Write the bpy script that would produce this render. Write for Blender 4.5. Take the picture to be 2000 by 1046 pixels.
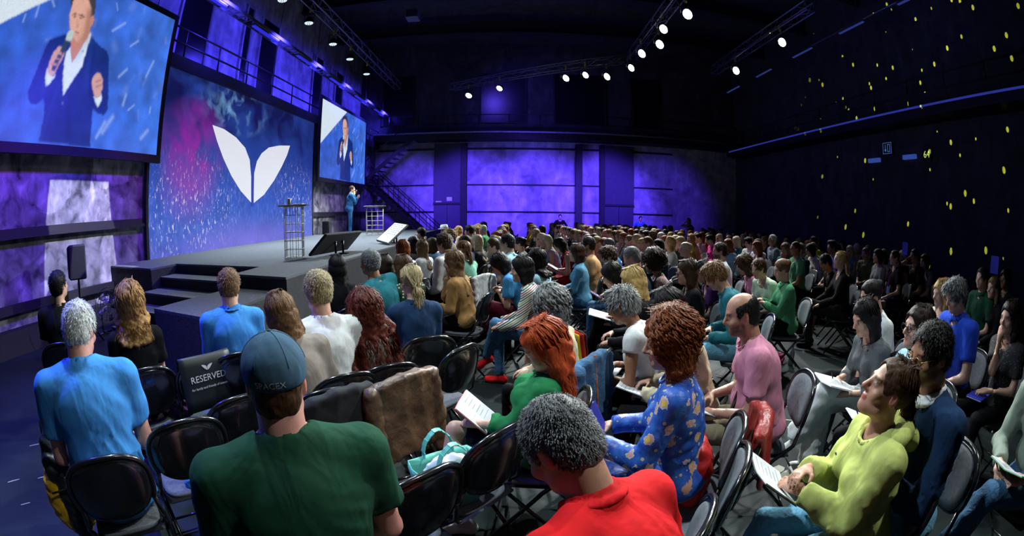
import bpy, bmesh, math, random
import numpy as np
from mathutils import Vector, Matrix

for _o in list(bpy.data.objects):
    bpy.data.objects.remove(_o)
SC = bpy.context.scene
COL = SC.collection
RND = random.Random(7)
R = math.radians

# ------------------------------------------------------------------ camera, world, exposure
CAM_H = 1.68
FLOOR = -0.08                         # the floor lies 1.76 m below the lens
cd = bpy.data.cameras.new('camera')
cd.type = 'PANO'                      # the photograph was taken through a wide fisheye lens
cd.panorama_type = 'FISHEYE_EQUISOLID'
cd.sensor_fit = 'HORIZONTAL'
cd.sensor_width = 36.0
cd.fisheye_lens = 911.5 * 36.0 / 2000.0
cd.fisheye_fov = R(200)
cd.clip_start = 0.02
cam = bpy.data.objects.new('camera', cd)
COL.objects.link(cam)
cam.matrix_world = Matrix.Translation((0, 0, CAM_H)) @ Matrix.Rotation(0.0092345, 4, 'Z') @ \
    Matrix.Rotation(math.pi / 2 - 0.117936, 4, 'X') @ Matrix.Rotation(0.0066867, 4, 'Z')
SC.camera = cam
world = bpy.data.worlds.new('world')
SC.world = world
world.use_nodes = True
world.node_tree.nodes['Background'].inputs[0].default_value = (0.02, 0.03, 0.12, 1)
world.node_tree.nodes['Background'].inputs[1].default_value = 0.02
vs = SC.view_settings
vs.view_transform = 'Standard'
vs.look = 'None'
vs.exposure = 0.0
vs.gamma = 1.0
vs.use_curve_mapping = False
SC.cycles.use_denoising = True
SC.cycles.max_bounces = 2
SC.cycles.diffuse_bounces = 1
SC.cycles.glossy_bounces = 1
SC.cycles.transmission_bounces = 2
SC.cycles.use_adaptive_sampling = True
SC.cycles.adaptive_threshold = 0.05
SC.cycles.sample_clamp_indirect = 4.0


def spot(name, loc, target, power, color, cone=60, blend=0.6, size=0.12):
    d = bpy.data.lights.new(name, 'SPOT')
    d.energy = power
    d.color = color
    d.spot_size = R(cone)
    d.spot_blend = blend
    d.shadow_soft_size = size
    o = bpy.data.objects.new(name, d)
    COL.objects.link(o)
    o.location = loc
    o.rotation_euler = (Vector(target) - Vector(loc)).to_track_quat('-Z', 'Y').to_euler()
    return o


WHITE = (0.95, 1.0, 0.98)
COOL = (0.80, 0.95, 1.0)
BLUE = (0.10, 0.06, 1.0)
VIOLET = (0.30, 0.10, 1.0)
PURPLE = (0.55, 0.08, 1.0)
# white wash on the audience, from the lighting trusses
spot('audience_wash', (3.9, 12.0, 7.0), (0.2, 3.6, 1.0), 3600, WHITE, 50, 0.7)
spot('audience_wash', (4.2, 6.5, 7.0), (0.6, 3.2, 1.0), 1900, WHITE, 75, 0.8)
spot('audience_wash', (4.0, 14.2, 7.0), (1.8, 8.5, 1.0), 5200, WHITE, 70, 0.8)
spot('audience_wash', (3.3, 17.1, 7.0), (1.0, 12.5, 1.0), 5600, WHITE, 80, 0.8)
spot('audience_wash', (-2.3, 2.9, 7.0), (-1.2, 1.9, 1.0), 1500, COOL, 70, 0.8)
spot('audience_wash', (4.2, 1.0, 7.0), (0.9, 1.9, 1.0), 1000, WHITE, 48, 0.8)
spot('audience_wash', (-3.2, 9.0, 7.0), (1.6, 2.2, 0.8), 1500, COOL, 50, 0.7)
spot('audience_wash', (7.7, 12.5, 7.0), (4.6, 6.4, 1.0), 1300, WHITE, 55, 0.9)
# stage lights
spot('stage_light', (-0.8, 19.3, 7.0), (-5.8, 16.2, 1.7), 4200, WHITE, 22, 0.6)
spot('stage_light', (1.9, 12.6, 7.0), (-5.6, 15.8, 1.9), 4200, WHITE, 20, 0.6)
for _y in (9.3, 11.0, 12.9, 14.5, 16.4):
    spot('stage_light', (-5.65, _y, 6.85), (-4.8, _y - 0.3, 0.95), 1900, COOL, 80, 0.9)
# blue and violet colour washes
for _x in (-6.0, -2.4, 1.0, 4.4, 7.6):
    spot('wall_wash', (_x * 0.9, 17.5, 4.4), (_x, 24.2, 2.0), 6000 if abs(_x) < 5 else (2400 if _x < 0 else 1100), (0.10, 0.045, 1.0), 54, 0.7, 0.3)
spot('wall_wash', (-3.6, 5.0, 5.6), (-7.6, 4.2, 1.6), 2300, (0.075, 0.035, 1.0), 70, 0.9, 0.2)
spot('wall_wash', (-3.8, 3.6, 5.2), (-7.6, 3.4, 1.9), 380, PURPLE, 40, 0.9, 0.2)
spot('wall_wash', (-4.0, 6.0, 5.2), (-7.6, 6.4, 2.0), 420, PURPLE, 34, 0.9, 0.2)
spot('wall_wash', (-4.6, 18.5, 6.2), (-7.6, 17.6, 2.0), 900, (0.45, 0.3, 1.0), 50, 0.9, 0.2)
for _y in (8.5, 11.5, 14.5, 17.5, 20.5, 23.0):
    spot('gallery_wash', (-6.5, _y, 6.9), (-8.5, _y + 0.3, 6.3), 800, (0.06, 0.045, 1.0), 130, 0.9, 0.2)
spot('floor_wash', (-5.6, 2.2, 6.8), (-3.6, 1.4, 0), 3600, (0.05, 0.04, 1.0), 58, 0.8, 0.3)
spot('gallery_wash', (-1.5, 19.5, 8.6), (0.5, 24.2, 6.6), 500, BLUE, 90, 0.9, 0.3)
spot('gallery_wash', (0.5, 21.2, 4.9), (0.8, 23.1, 5.8), 160, BLUE, 150, 0.9, 0.2)
spot('roof_wash', (6.0, 8.0, 3.6), (8.0, 9.0, 11.0), 200, (0.05, 0.08, 1.0), 120, 0.9, 0.3)
spot('roof_wash', (-1.0, 11.0, 4.2), (-1.0, 13.0, 11.0), 120, (0.05, 0.05, 1.0), 130, 0.9, 0.3)


def profile_spot(name, loc, target, power, color, wx, wy):
    """a shuttered profile lamp: its beam is a sharp rectangle"""
    o = spot(name, loc, target, power, color, 40, 0.0, 0.02)
    d = o.data
    d.use_nodes = True
    nt = d.node_tree
    em = nt.nodes['Emission']
    tc = nt.nodes.new('ShaderNodeTexCoord')
    sp_ = nt.nodes.new('ShaderNodeSeparateXYZ')
    nt.links.new(tc.outputs['Normal'], sp_.inputs[0])

    def op(kind, a, b_):
        m_ = nt.nodes.new('ShaderNodeMath')
        m_.operation = kind
        for i_, v_ in ((0, a), (1, b_)):
            if isinstance(v_, (int, float)):
                m_.inputs[i_].default_value = v_
            else:
                nt.links.new(v_, m_.inputs[i_])
        return m_.outputs[0]
    res = None
    for ax_, w_ in ((0, wx), (1, wy)):
        q_ = op('DIVIDE', sp_.outputs[ax_], sp_.outputs[2])
        q_ = op('LESS_THAN', op('ABSOLUTE', q_, 0), w_)
        res = q_ if res is None else op('MULTIPLY', res, q_)
    nt.links.new(res, em.inputs['Strength'])
    return o


profile_spot('profile_lamp', (-3.9, 5.1, 4.6), (-7.6, 5.2, 1.35), 2200, (0.80, 0.82, 1.0), 0.19, 0.215)


def gobo(name, loc, target, power, color, cone, scale, thr):
    """a projector that throws a pattern of small flecks of light"""
    o = spot(name, loc, target, power, color, cone, 0.5, 0.0)
    d = o.data
    d.use_nodes = True
    nt = d.node_tree
    em = nt.nodes['Emission']
    tc = nt.nodes.new('ShaderNodeTexCoord')
    mp = nt.nodes.new('ShaderNodeMapping')
    mp.inputs['Scale'].default_value = (1.6, 1.0, 1.0)
    vo = nt.nodes.new('ShaderNodeTexVoronoi')
    vo.inputs['Scale'].default_value = scale
    vo.inputs['Randomness'].default_value = 1.0
    cr = nt.nodes.new('ShaderNodeMath')
    cr.operation = 'LESS_THAN'
    cr.inputs[1].default_value = thr
    no = nt.nodes.new('ShaderNodeTexWhiteNoise')
    gt = nt.nodes.new('ShaderNodeMath')
    gt.operation = 'GREATER_THAN'
    gt.inputs[1].default_value = 0.5
    mu = nt.nodes.new('ShaderNodeMath')
    mu.operation = 'MULTIPLY'
    nt.links.new(tc.outputs['Normal'], mp.inputs[0])
    nt.links.new(mp.outputs[0], vo.inputs['Vector'])
    nt.links.new(vo.outputs['Distance'], cr.inputs[0])
    nt.links.new(vo.outputs['Color'], no.inputs['Vector'])
    nt.links.new(no.outputs['Value'], gt.inputs[0])
    nt.links.new(cr.outputs[0], mu.inputs[0])
    nt.links.new(gt.outputs[0], mu.inputs[1])
    nt.links.new(mu.outputs[0], em.inputs['Strength'])
    return o


gobo('pattern_projector', (2.6, 9.6, 6.6), (12.0, 9.0, 5.2), 42000, (0.80, 0.85, 0.05), 90, 19, 0.16)

# ------------------------------------------------------------------ materials
MATS = {}


def _nodes(name):
    m = bpy.data.materials.new(name)
    m.use_nodes = True
    nt = m.node_tree
    return m, nt, nt.nodes['Principled BSDF']


def _coord(nt, scale=(1, 1, 1)):
    tc = nt.nodes.new('ShaderNodeTexCoord')
    mp = nt.nodes.new('ShaderNodeMapping')
    mp.inputs['Scale'].default_value = scale
    nt.links.new(tc.outputs['Object'], mp.inputs[0])
    return mp.outputs[0]


def _noise(nt, vec, scale, detail=3.0, dist=0.0):
    n = nt.nodes.new('ShaderNodeTexNoise')
    n.inputs['Scale'].default_value = scale
    n.inputs['Detail'].default_value = detail
    n.inputs['Distortion'].default_value = dist
    nt.links.new(vec, n.inputs['Vector'])
    return n.outputs['Fac']


def _ramp(nt, fac, stops, interp='LINEAR'):
    r = nt.nodes.new('ShaderNodeValToRGB')
    r.color_ramp.interpolation = interp
    el = r.color_ramp.elements
    while len(el) > 1:
        el.remove(el[-1])
    el[0].position = stops[0][0]
    el[0].color = (*stops[0][1], 1)
    for p, c in stops[1:]:
        e = el.new(p)
        e.color = (*c, 1)
    nt.links.new(fac, r.inputs[0])
    return r.outputs[0]


def _mix(nt, fac, a, b, mode='MIX'):
    m = nt.nodes.new('ShaderNodeMix')
    m.data_type = 'RGBA'
    m.blend_type = mode
    for s, v in ((m.inputs[0], fac), (m.inputs[6], a), (m.inputs[7], b)):
        if isinstance(v, (int, float)):
            s.default_value = v
        elif isinstance(v, tuple):
            s.default_value = (*v, 1)
        else:
            nt.links.new(v, s)
    return m.outputs[2]


def _bump(nt, bsdf, h, strength, dist):
    b = nt.nodes.new('ShaderNodeBump')
    b.inputs['Strength'].default_value = strength
    b.inputs['Distance'].default_value = dist
    nt.links.new(h, b.inputs['Height'])
    nt.links.new(b.outputs[0], bsdf.inputs['Normal'])


def mat(name, color, rough=0.7, metal=0.0, var=0.15, vscale=6.0, bump=0.0, bscale=40.0, bdist=0.01, coat=0.0, emit=0.0):
    if name in MATS:
        return MATS[name]
    m, nt, b = _nodes(name)
    v = _coord(nt)
    dk = tuple(c * (1 - var) for c in color)
    lt = tuple(min(1, c * (1 + var)) for c in color)
    col = _ramp(nt, _noise(nt, v, vscale), [(0.3, dk), (0.7, lt)])
    nt.links.new(col, b.inputs['Base Color'])
    b.inputs['Roughness'].default_value = rough
    b.inputs['Metallic'].default_value = metal
    if coat:
        b.inputs['Coat Weight'].default_value = coat
    if bump:
        _bump(nt, b, _noise(nt, v, bscale, 4, 0.6), bump, bdist)
    if emit:
        nt.links.new(col, b.inputs['Emission Color'])
        b.inputs['Emission Strength'].default_value = emit
    MATS[name] = m
    return m


PAL = dict(black=(0.006, 0.006, 0.008), charcoal=(0.03, 0.03, 0.035), white=(0.75, 0.78, 0.78), offwhite=(0.62, 0.60, 0.54), cream=(0.60, 0.52, 0.36),
           grey=(0.25, 0.26, 0.27), midgrey=(0.10, 0.11, 0.12), beige=(0.40, 0.34, 0.26), taupe=(0.30, 0.26, 0.23), tan=(0.34, 0.19, 0.07), brown=(0.10, 0.05, 0.025),
           navy=(0.012, 0.035, 0.09), blue=(0.05, 0.24, 0.62), royal=(0.02, 0.07, 0.55), sky=(0.08, 0.36, 0.72), denim=(0.035, 0.11, 0.22), ltdenim=(0.14, 0.38, 0.55),
           paleblue=(0.35, 0.60, 0.72), teal=(0.02, 0.16, 0.20), steel=(0.045, 0.095, 0.15), green=(0.01, 0.055, 0.03), grass=(0.02, 0.20, 0.07), mint=(0.25, 0.62, 0.45), olive=(0.13, 0.16, 0.06),
           jade=(0.08, 0.30, 0.14), lime=(0.50, 0.56, 0.16), palegreen=(0.55, 0.70, 0.52), sage=(0.22, 0.27, 0.22), yellow=(0.75, 0.55, 0.03), mustard=(0.45, 0.30, 0.04),
           orange=(0.80, 0.09, 0.02), red=(0.62, 0.012, 0.015), crimson=(0.40, 0.01, 0.02), maroon=(0.12, 0.01, 0.03), pink=(0.75, 0.04, 0.30), rose=(0.55, 0.22, 0.32), peach=(0.75, 0.42, 0.20),
           purple=(0.05, 0.012, 0.09), lilac=(0.30, 0.22, 0.45), khaki=(0.30, 0.25, 0.15))
HAIRC = dict(black=(0.006, 0.005, 0.005), dark=(0.018, 0.011, 0.008), brown=(0.06, 0.028, 0.012), lbrown=(0.16, 0.085, 0.035), auburn=(0.22, 0.055, 0.012), mahog=(0.10, 0.016, 0.008),
             red=(0.48, 0.07, 0.012), honey=(0.32, 0.17, 0.05), blonde=(0.50, 0.33, 0.12), ash=(0.34, 0.27, 0.14), platinum=(0.62, 0.52, 0.34), grey=(0.20, 0.21, 0.21), silver=(0.55, 0.58, 0.57), salt=(0.12, 0.125, 0.13))
SKINC = dict(fair=(0.62, 0.36, 0.26), mid=(0.50, 0.26, 0.17), tan=(0.36, 0.17, 0.09), deep=(0.12, 0.05, 0.028), pink=(0.60, 0.30, 0.24))


def fabric(cname, shine=0.0):
    n = 'fabric_' + cname + ('_satin' if shine else '')
    if n in MATS:
        return MATS[n]
    c = PAL[cname]
    m, nt, b = _nodes(n)
    v = _coord(nt)
    col = _ramp(nt, _noise(nt, v, 9, 3, 0.4), [(0.3, tuple(x * 0.82 for x in c)), (0.7, tuple(min(1, x * 1.12) for x in c))])
    nt.links.new(col, b.inputs['Base Color'])
    b.inputs['Roughness'].default_value = 0.45 if shine else 0.85
    b.inputs['Specular IOR Level'].default_value = 0.12
    tc = nt.nodes.new('ShaderNodeTexCoord')
    mp = nt.nodes.new('ShaderNodeMapping')
    mp.inputs['Rotation'].default_value = (0.35, 0.5, 0.2)
    mp.inputs['Scale'].default_value = (1, 1, 0.38)
    nt.links.new(tc.outputs['Object'], mp.inputs[0])
    ns = _noise(nt, mp.outputs[0], 10, 2.5, 0.4)
    _bump(nt, b, ns, 0.5, 0.035)
    MATS[n] = m
    return m


def denim(cname):
    n = 'denim_' + cname
    if n in MATS:
        return MATS[n]
    c = PAL[cname]
    m, nt, b = _nodes(n)
    v = _coord(nt)
    f1 = _noise(nt, v, 8, 4, 0.6)
    f2 = _noise(nt, _coord(nt, (1, 1, 4)), 160, 2)
    col = _ramp(nt, f1, [(0.25, tuple(x * 0.5 for x in c)), (0.7, tuple(min(1, x * 1.5) for x in c))])
    col = _mix(nt, 0.35, col, _ramp(nt, f2, [(0.3, tuple(x * 0.5 for x in c)), (0.7, tuple(min(1, x * 1.6) for x in c))]))
    nt.links.new(col, b.inputs['Base Color'])
    b.inputs['Roughness'].default_value = 0.9
    _bump(nt, b, _noise(nt, v, 16, 3, 1.6), 0.5, 0.02)
    MATS[n] = m
    return m


def pattern(kind):
    n = 'fabric_' + kind
    if n in MATS:
        return MATS[n]
    m, nt, b = _nodes(n)
    b.inputs['Roughness'].default_value = 0.8
    v = _coord(nt)
    sep = nt.nodes.new('ShaderNodeSeparateXYZ')
    nt.links.new(v, sep.inputs[0])

    def frac(out, s, off=0.0):
        a = nt.nodes.new('ShaderNodeMath')
        a.operation = 'MULTIPLY_ADD'
        a.inputs[1].default_value = s
        a.inputs[2].default_value = off
        nt.links.new(out, a.inputs[0])
        f = nt.nodes.new('ShaderNodeMath')
        f.operation = 'FRACT'
        nt.links.new(a.outputs[0], f.inputs[0])
        return f.outputs[0]

    def vor(scale, vec=v):
        o = nt.nodes.new('ShaderNodeTexVoronoi')
        o.inputs['Scale'].default_value = scale
        nt.links.new(vec, o.inputs['Vector'])
        return o

    if kind == 'stripes':
        a = nt.nodes.new('ShaderNodeMath')
        a.operation = 'MULTIPLY_ADD'
        a.inputs[1].default_value = 0.7
        nt.links.new(sep.outputs[1], a.inputs[0])
        nt.links.new(sep.outputs[2], a.inputs[2])
        w, k, g, rd, y = (0.62, 0.60, 0.52), (0.02, 0.04, 0.06), (0.03, 0.14, 0.13), (0.35, 0.03, 0.03), (0.38, 0.34, 0.10)
        st = []
        for i, c in enumerate((w, k, w, rd, w, k, w, g, w, y, w, k)):
            st.append((i / 12, c))
        col = _ramp(nt, frac(a.outputs[0], 7.5), st, 'CONSTANT')
    elif kind == 'bw_stripes':
        col = _ramp(nt, frac(sep.outputs[2], 12), [(0, (0.7, 0.7, 0.7)), (0.5, (0.01, 0.01, 0.015))], 'CONSTANT')
    elif kind == 'dots':
        o = vor(34)
        o.inputs['Randomness'].default_value = 0.15
        col = _ramp(nt, o.outputs['Distance'], [(0, (0.62, 0.66, 0.5)), (0.30, (0.008, 0.03, 0.012))], 'CONSTANT')
    elif kind == 'leopard':
        o = vor(45)
        col = _ramp(nt, o.outputs['Distance'], [(0, (0.02, 0.013, 0.008)), (0.34, (0.50, 0.38, 0.20))], 'CONSTANT')
    elif kind == 'floral':
        o = vor(11)
        w = _noise(nt, v, 60, 2)
        d = nt.nodes.new('ShaderNodeMath')
        d.operation = 'MULTIPLY_ADD'
        d.inputs[1].default_value = 0.5
        nt.links.new(w, d.inputs[0])
        nt.links.new(o.outputs['Distance'], d.inputs[2])
        c1 = _ramp(nt, d.outputs[0], [(0, (0.75, 0.6, 0.10)), (0.38, (0.70, 0.30, 0.45)), (0.46, (0.60, 0.55, 0.45)), (0.53, (0.03, 0.12, 0.58))], 'CONSTANT')
        nn = _noise(nt, v, 22, 2)
        base = _ramp(nt, nn, [(0.35, (0.015, 0.06, 0.42)), (0.65, (0.035, 0.16, 0.62))])
        o2 = vor(20)
        c2 = _mix(nt, _ramp(nt, o2.outputs['Distance'], [(0, (1, 1, 1)), (0.16, (0, 0, 0))], 'CONSTANT'), base, (0.55, 0.55, 0.35))
        g = nt.nodes.new('ShaderNodeMath')
        g.operation = 'LESS_THAN'
        g.inputs[1].default_value = 0.53
        nt.links.new(d.outputs[0], g.inputs[0])
        col = _mix(nt, g.outputs[0], c2, c1)
        b.inputs['Roughness'].default_value = 0.45
    elif kind == 'print':
        o = vor(26)
        col = _ramp(nt, o.outputs['Distance'], [(0, (0.6, 0.65, 0.7)), (0.28, (0.02, 0.05, 0.12)), (0.55, (0.30, 0.36, 0.42))], 'CONSTANT')
    elif kind == 'tapestry':
        o = _noise(nt, _coord(nt, (1, 1, 3)), 14, 2)
        col = _ramp(nt, o, [(0.3, (0.30, 0.33, 0.34)), (0.45, (0.5, 0.10, 0.10)), (0.52, (0.35, 0.37, 0.38)), (0.62, (0.05, 0.07, 0.09))], 'CONSTANT')
    elif kind == 'sequins':
        o = vor(140)
        col = _ramp(nt, o.outputs['Distance'], [(0, (0.10, 0.10, 0.16)), (0.3, (0.008, 0.008, 0.014))])
        b.inputs['Roughness'].default_value = 0.3
    elif kind == 'speckle':
        o = vor(60)
        col = _ramp(nt, o.outputs['Distance'], [(0, (0.35, 0.36, 0.38)), (0.17, (0.01, 0.01, 0.013))], 'CONSTANT')
    nt.links.new(col, b.inputs['Base Color'])
    _bump(nt, b, _noise(nt, v, 13, 3, 1.2), 0.35, 0.02)
    MATS[n] = m
    return m


def clothmat(c):
    if c.startswith('denim:'):
        return denim(c[6:])
    if c in ('stripes', 'bw_stripes', 'dots', 'leopard', 'floral', 'print', 'tapestry', 'sequins', 'speckle'):
        return pattern(c)
    return fabric(c)


def hairmat(cname):
    n = 'hair_' + cname
    if n in MATS:
        return MATS[n]
    c = HAIRC[cname]
    m, nt, b = _nodes(n)
    v = _coord(nt, (1, 1, 0.18))
    f = _noise(nt, v, 95, 3, 0.3)
    f2 = _noise(nt, _coord(nt), 9, 2)
    col = _ramp(nt, f, [(0.30, tuple(x * 0.35 for x in c)), (0.52, c), (0.72, tuple(min(1, x * 1.7 + 0.004) for x in c))])
    f3 = _noise(nt, _coord(nt), 38, 2, 0.5)
    col = _mix(nt, 0.5, col, _ramp(nt, f3, [(0.32, tuple(x * 0.3 for x in c)), (0.68, tuple(min(1, x * 1.6) for x in c))]))
    col = _mix(nt, 0.3, col, _mix(nt, f2, tuple(x * 0.4 for x in c), tuple(min(1, x * 1.4) for x in c)))
    nt.links.new(col, b.inputs['Base Color'])
    b.inputs['Roughness'].default_value = 0.55
    b.inputs['Specular IOR Level'].default_value = 0.22
    _bump(nt, b, f, 0.5, 0.008)
    MATS[n] = m
    return m


def skinmat(cname):
    n = 'skin_' + cname
    if n in MATS:
        return MATS[n]
    c = SKINC[cname]
    m, nt, b = _nodes(n)
    at = nt.nodes.new('ShaderNodeAttribute')
    at.attribute_name = 'tint'
    v = _coord(nt)
    base = _ramp(nt, _noise(nt, v, 22, 3), [(0.3, tuple(x * 0.88 for x in c)), (0.7, tuple(min(1, x * 1.08) for x in c))])
    nt.links.new(_mix(nt, 1.0, base, at.outputs['Color'], 'MULTIPLY'), b.inputs['Base Color'])
    b.inputs['Roughness'].default_value = 0.48
    b.inputs['Subsurface Weight'].default_value = 0.0
    _bump(nt, b, _noise(nt, v, 140, 2), 0.12, 0.002)
    MATS[n] = m
    return m


def emitmat(name, color, strength):
    if name in MATS:
        return MATS[name]
    m, nt, b = _nodes(name)
    b.inputs['Base Color'].default_value = (*[c * 0.2 for c in color], 1)
    b.inputs['Emission Color'].default_value = (*color, 1)
    b.inputs['Emission Strength'].default_value = strength
    m.cycles.emission_sampling = 'NONE' if not name.startswith('big') else 'AUTO'
    MATS[name] = m
    return m


M_BLACKMETAL = mat('black_metal', (0.010, 0.010, 0.012), 0.35, 0.6, 0.1)
M_GLOSS = mat('gloss_black_plastic', (0.006, 0.007, 0.009), 0.22, 0.0, 0.1, coat=0.6)
M_PAD = mat('grey_seat_fabric', (0.10, 0.115, 0.135), 0.95, 0.0, 0.2, 60, 0.3, 300, 0.002)
M_STEEL = mat('grey_steel', (0.20, 0.20, 0.21), 0.4, 0.8, 0.15)
M_DARK = mat('dark_paint', (0.008, 0.008, 0.011), 0.7)
M_PAPER = mat('white_paper', (0.72, 0.74, 0.76), 0.8, 0, 0.03)

# ------------------------------------------------------------------ mesh helpers


def link(name, me, parent=None, m=None):
    o = bpy.data.objects.new(name, me)
    COL.objects.link(o)
    if parent is not None:
        o.parent = parent
    if m is not None and me is not None and hasattr(me, 'materials') and not len(me.materials):
        me.materials.append(m)
    return o


def tag(o, label=None, cat=None, group=None, kind=None):
    if label:
        o['label'] = label
    if cat:
        o['category'] = cat
    if group:
        o['group'] = group
    if kind:
        o['kind'] = kind
    return o


def empty(name, loc=(0, 0, 0), rz=0.0):
    o = bpy.data.objects.new(name, None)
    COL.objects.link(o)
    o.location = loc
    o.rotation_euler = (0, 0, rz)
    o.empty_display_size = 0.1
    return o


class MB:
    """collects simple shapes into one mesh"""

    def __init__(self):
        self.v, self.f, self.sm = [], [], []

    def add(self, vs, fs, smooth=False):
        n = len(self.v)
        self.v += [tuple(p) for p in vs]
        self.f += [tuple(i + n for i in f) for f in fs]
        self.sm += [smooth] * len(fs)
        return self

    def box(self, x0, x1, y0, y1, z0, z1, M=None):
        p = [Vector(q) for q in ((x0, y0, z0), (x1, y0, z0), (x1, y1, z0), (x0, y1, z0), (x0, y0, z1), (x1, y0, z1), (x1, y1, z1), (x0, y1, z1))]
        if M is not None:
            p = [M @ q for q in p]
        return self.add(p, [(3, 2, 1, 0), (4, 5, 6, 7), (0, 1, 5, 4), (1, 2, 6, 5), (2, 3, 7, 6), (3, 0, 4, 7)])

    def rbox(self, x0, x1, y0, y1, z0, z1, b, M=None):
        """box with chamfered vertical and top edges"""
        def ring(e, z):
            return [(x0 + e, y0, z), (x1 - e, y0, z), (x1, y0 + e, z), (x1, y1 - e, z), (x1 - e, y1, z), (x0 + e, y1, z), (x0, y1 - e, z), (x0, y0 + e, z)]
        def inset(z):
            return [(x0 + 2 * b, y0 + b, z), (x1 - 2 * b, y0 + b, z), (x1 - b, y0 + 2 * b, z), (x1 - b, y1 - 2 * b, z), (x1 - 2 * b, y1 - b, z), (x0 + 2 * b, y1 - b, z), (x0 + b, y1 - 2 * b, z), (x0 + b, y0 + 2 * b, z)]
        rs = [inset(z0), ring(b, z0 + b), ring(b, z1 - b), inset(z1)]
        vs = [Vector(q) for r_ in rs for q in r_]
        if M is not None:
            vs = [M @ q for q in vs]
        fs = [tuple(range(7, -1, -1)), tuple(range(24, 32))]
        for k in range(3):
            for i in range(8):
                j = (i + 1) % 8
                fs.append((k * 8 + i, k * 8 + j, k * 8 + 8 + j, k * 8 + 8 + i))
        return self.add(vs, fs)

    def tube(self, pts, r, n=8, close=False, smooth=True):
        P = [Vector(p) for p in pts]
        rr = r if isinstance(r, (list, tuple)) else [r] * len(P)
        vs, fs = [], []
        up = None
        for i, p in enumerate(P):
            a = P[(i - 1) % len(P)] if (close or i > 0) else p
            c = P[(i + 1) % len(P)] if (close or i < len(P) - 1) else p
            t = (c - a).normalized()
            if up is None:
                up = Vector((0, 0, 1)) if abs(t.z) < 0.9 else Vector((0, 1, 0))
            s = t.cross(up)
            if s.length < 1e-5:
                s = t.cross(Vector((1, 0.3, 0)))
            s.normalize()
            up = s.cross(t).normalized()
            for k in range(n):
                a_ = 2 * math.pi * k / n
                vs.append(p + (s * math.cos(a_) + up * math.sin(a_)) * rr[i])
        m = len(P)
        for i in range(m if close else m - 1):
            for k in range(n):
                j = (i + 1) % m
                fs.append((i * n + k, i * n + (k + 1) % n, j * n + (k + 1) % n, j * n + k))
        if not close:
            fs.append(tuple(range(n - 1, -1, -1)))
            fs.append(tuple((m - 1) * n + k for k in range(n)))
        return self.add(vs, fs, smooth)

    def lathe(self, prof, n=20, M=None, smooth=True):
        vs, fs = [], []
        for r_, z in prof:
            for k in range(n):
                a = 2 * math.pi * k / n
                vs.append(Vector((r_ * math.cos(a), r_ * math.sin(a), z)))
        if M is not None:
            vs = [M @ q for q in vs]
        for i in range(len(prof) - 1):
            for k in range(n):
                fs.append((i * n + k, i * n + (k + 1) % n, (i + 1) * n + (k + 1) % n, (i + 1) * n + k))
        fs.append(tuple(range(n - 1, -1, -1)))
        fs.append(tuple((len(prof) - 1) * n + k for k in range(n)))
        return self.add(vs, fs, smooth)

    def prism(self, poly, d0, d1, fn):
        """extrude a 2-D polygon; fn(u, v, d) gives the 3-D point"""
        n = len(poly)
        vs = [fn(u, v, d0) for u, v in poly] + [fn(u, v, d1) for u, v in poly]
        fs = [tuple(range(n - 1, -1, -1)), tuple(range(n, 2 * n))]
        for i in range(n):
            j = (i + 1) % n
            fs.append((i, j, n + j, n + i))
        return self.add(vs, fs)

    def mesh(self, name, m):
        me = bpy.data.meshes.new(name)
        me.from_pydata(self.v, [], self.f)
        me.polygons.foreach_set('use_smooth', self.sm)
        if m is not None:
            me.materials.append(m)
        me.update()
        return me

    def build(self, name, m, parent=None):
        me = self.mesh(name, m)
        bm = bmesh.new()
        bm.from_mesh(me)
        bmesh.ops.recalc_face_normals(bm, faces=bm.faces)
        bm.to_mesh(me)
        bm.free()
        return link(name, me, parent)


def qmesh(name, V, Q, m=None, tint=None):
    """fast all-quad mesh from numpy arrays"""
    me = bpy.data.meshes.new(name)
    nv, nq = len(V), len(Q)
    me.vertices.add(nv)
    me.vertices.foreach_set('co', np.ascontiguousarray(V, dtype=np.float32).ravel())
    me.loops.add(nq * 4)
    me.loops.foreach_set('vertex_index', np.ascontiguousarray(Q, dtype=np.int32).ravel())
    me.polygons.add(nq)
    me.polygons.foreach_set('loop_start', np.arange(0, nq * 4, 4, dtype=np.int32))
    me.polygons.foreach_set('use_smooth', np.ones(nq, dtype=bool))
    if m is not None:
        me.materials.append(m)
    me.update(calc_edges=True)
    me.validate()
    if tint is not None:
        at = me.attributes.new('tint', 'FLOAT_COLOR', 'POINT')
        at.data.foreach_set('color', np.ascontiguousarray(tint, dtype=np.float32).ravel())
    return me


def copy_tree(o, parent=None):
    c = o.copy()
    COL.objects.link(c)
    c.parent = parent
    for ch in o.children:
        copy_tree(ch, c)
    return c


def text_mesh(body, size, name='lettering', extrude=0.0005):
    cu = bpy.data.curves.new(name, 'FONT')
    cu.body = body
    cu.size = size
    cu.extrude = extrude
    cu.align_x = 'CENTER'
    cu.align_y = 'CENTER'
    cu.resolution_u = 3
    t = bpy.data.objects.new(name, cu)
    COL.objects.link(t)
    dg = bpy.context.evaluated_depsgraph_get()
    me = bpy.data.meshes.new_from_object(t.evaluated_get(dg))
    bpy.data.objects.remove(t)
    bpy.data.curves.remove(cu)
    me.name = name
    me.materials.clear()
    return me

# ------------------------------------------------------------------ the hall


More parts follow.
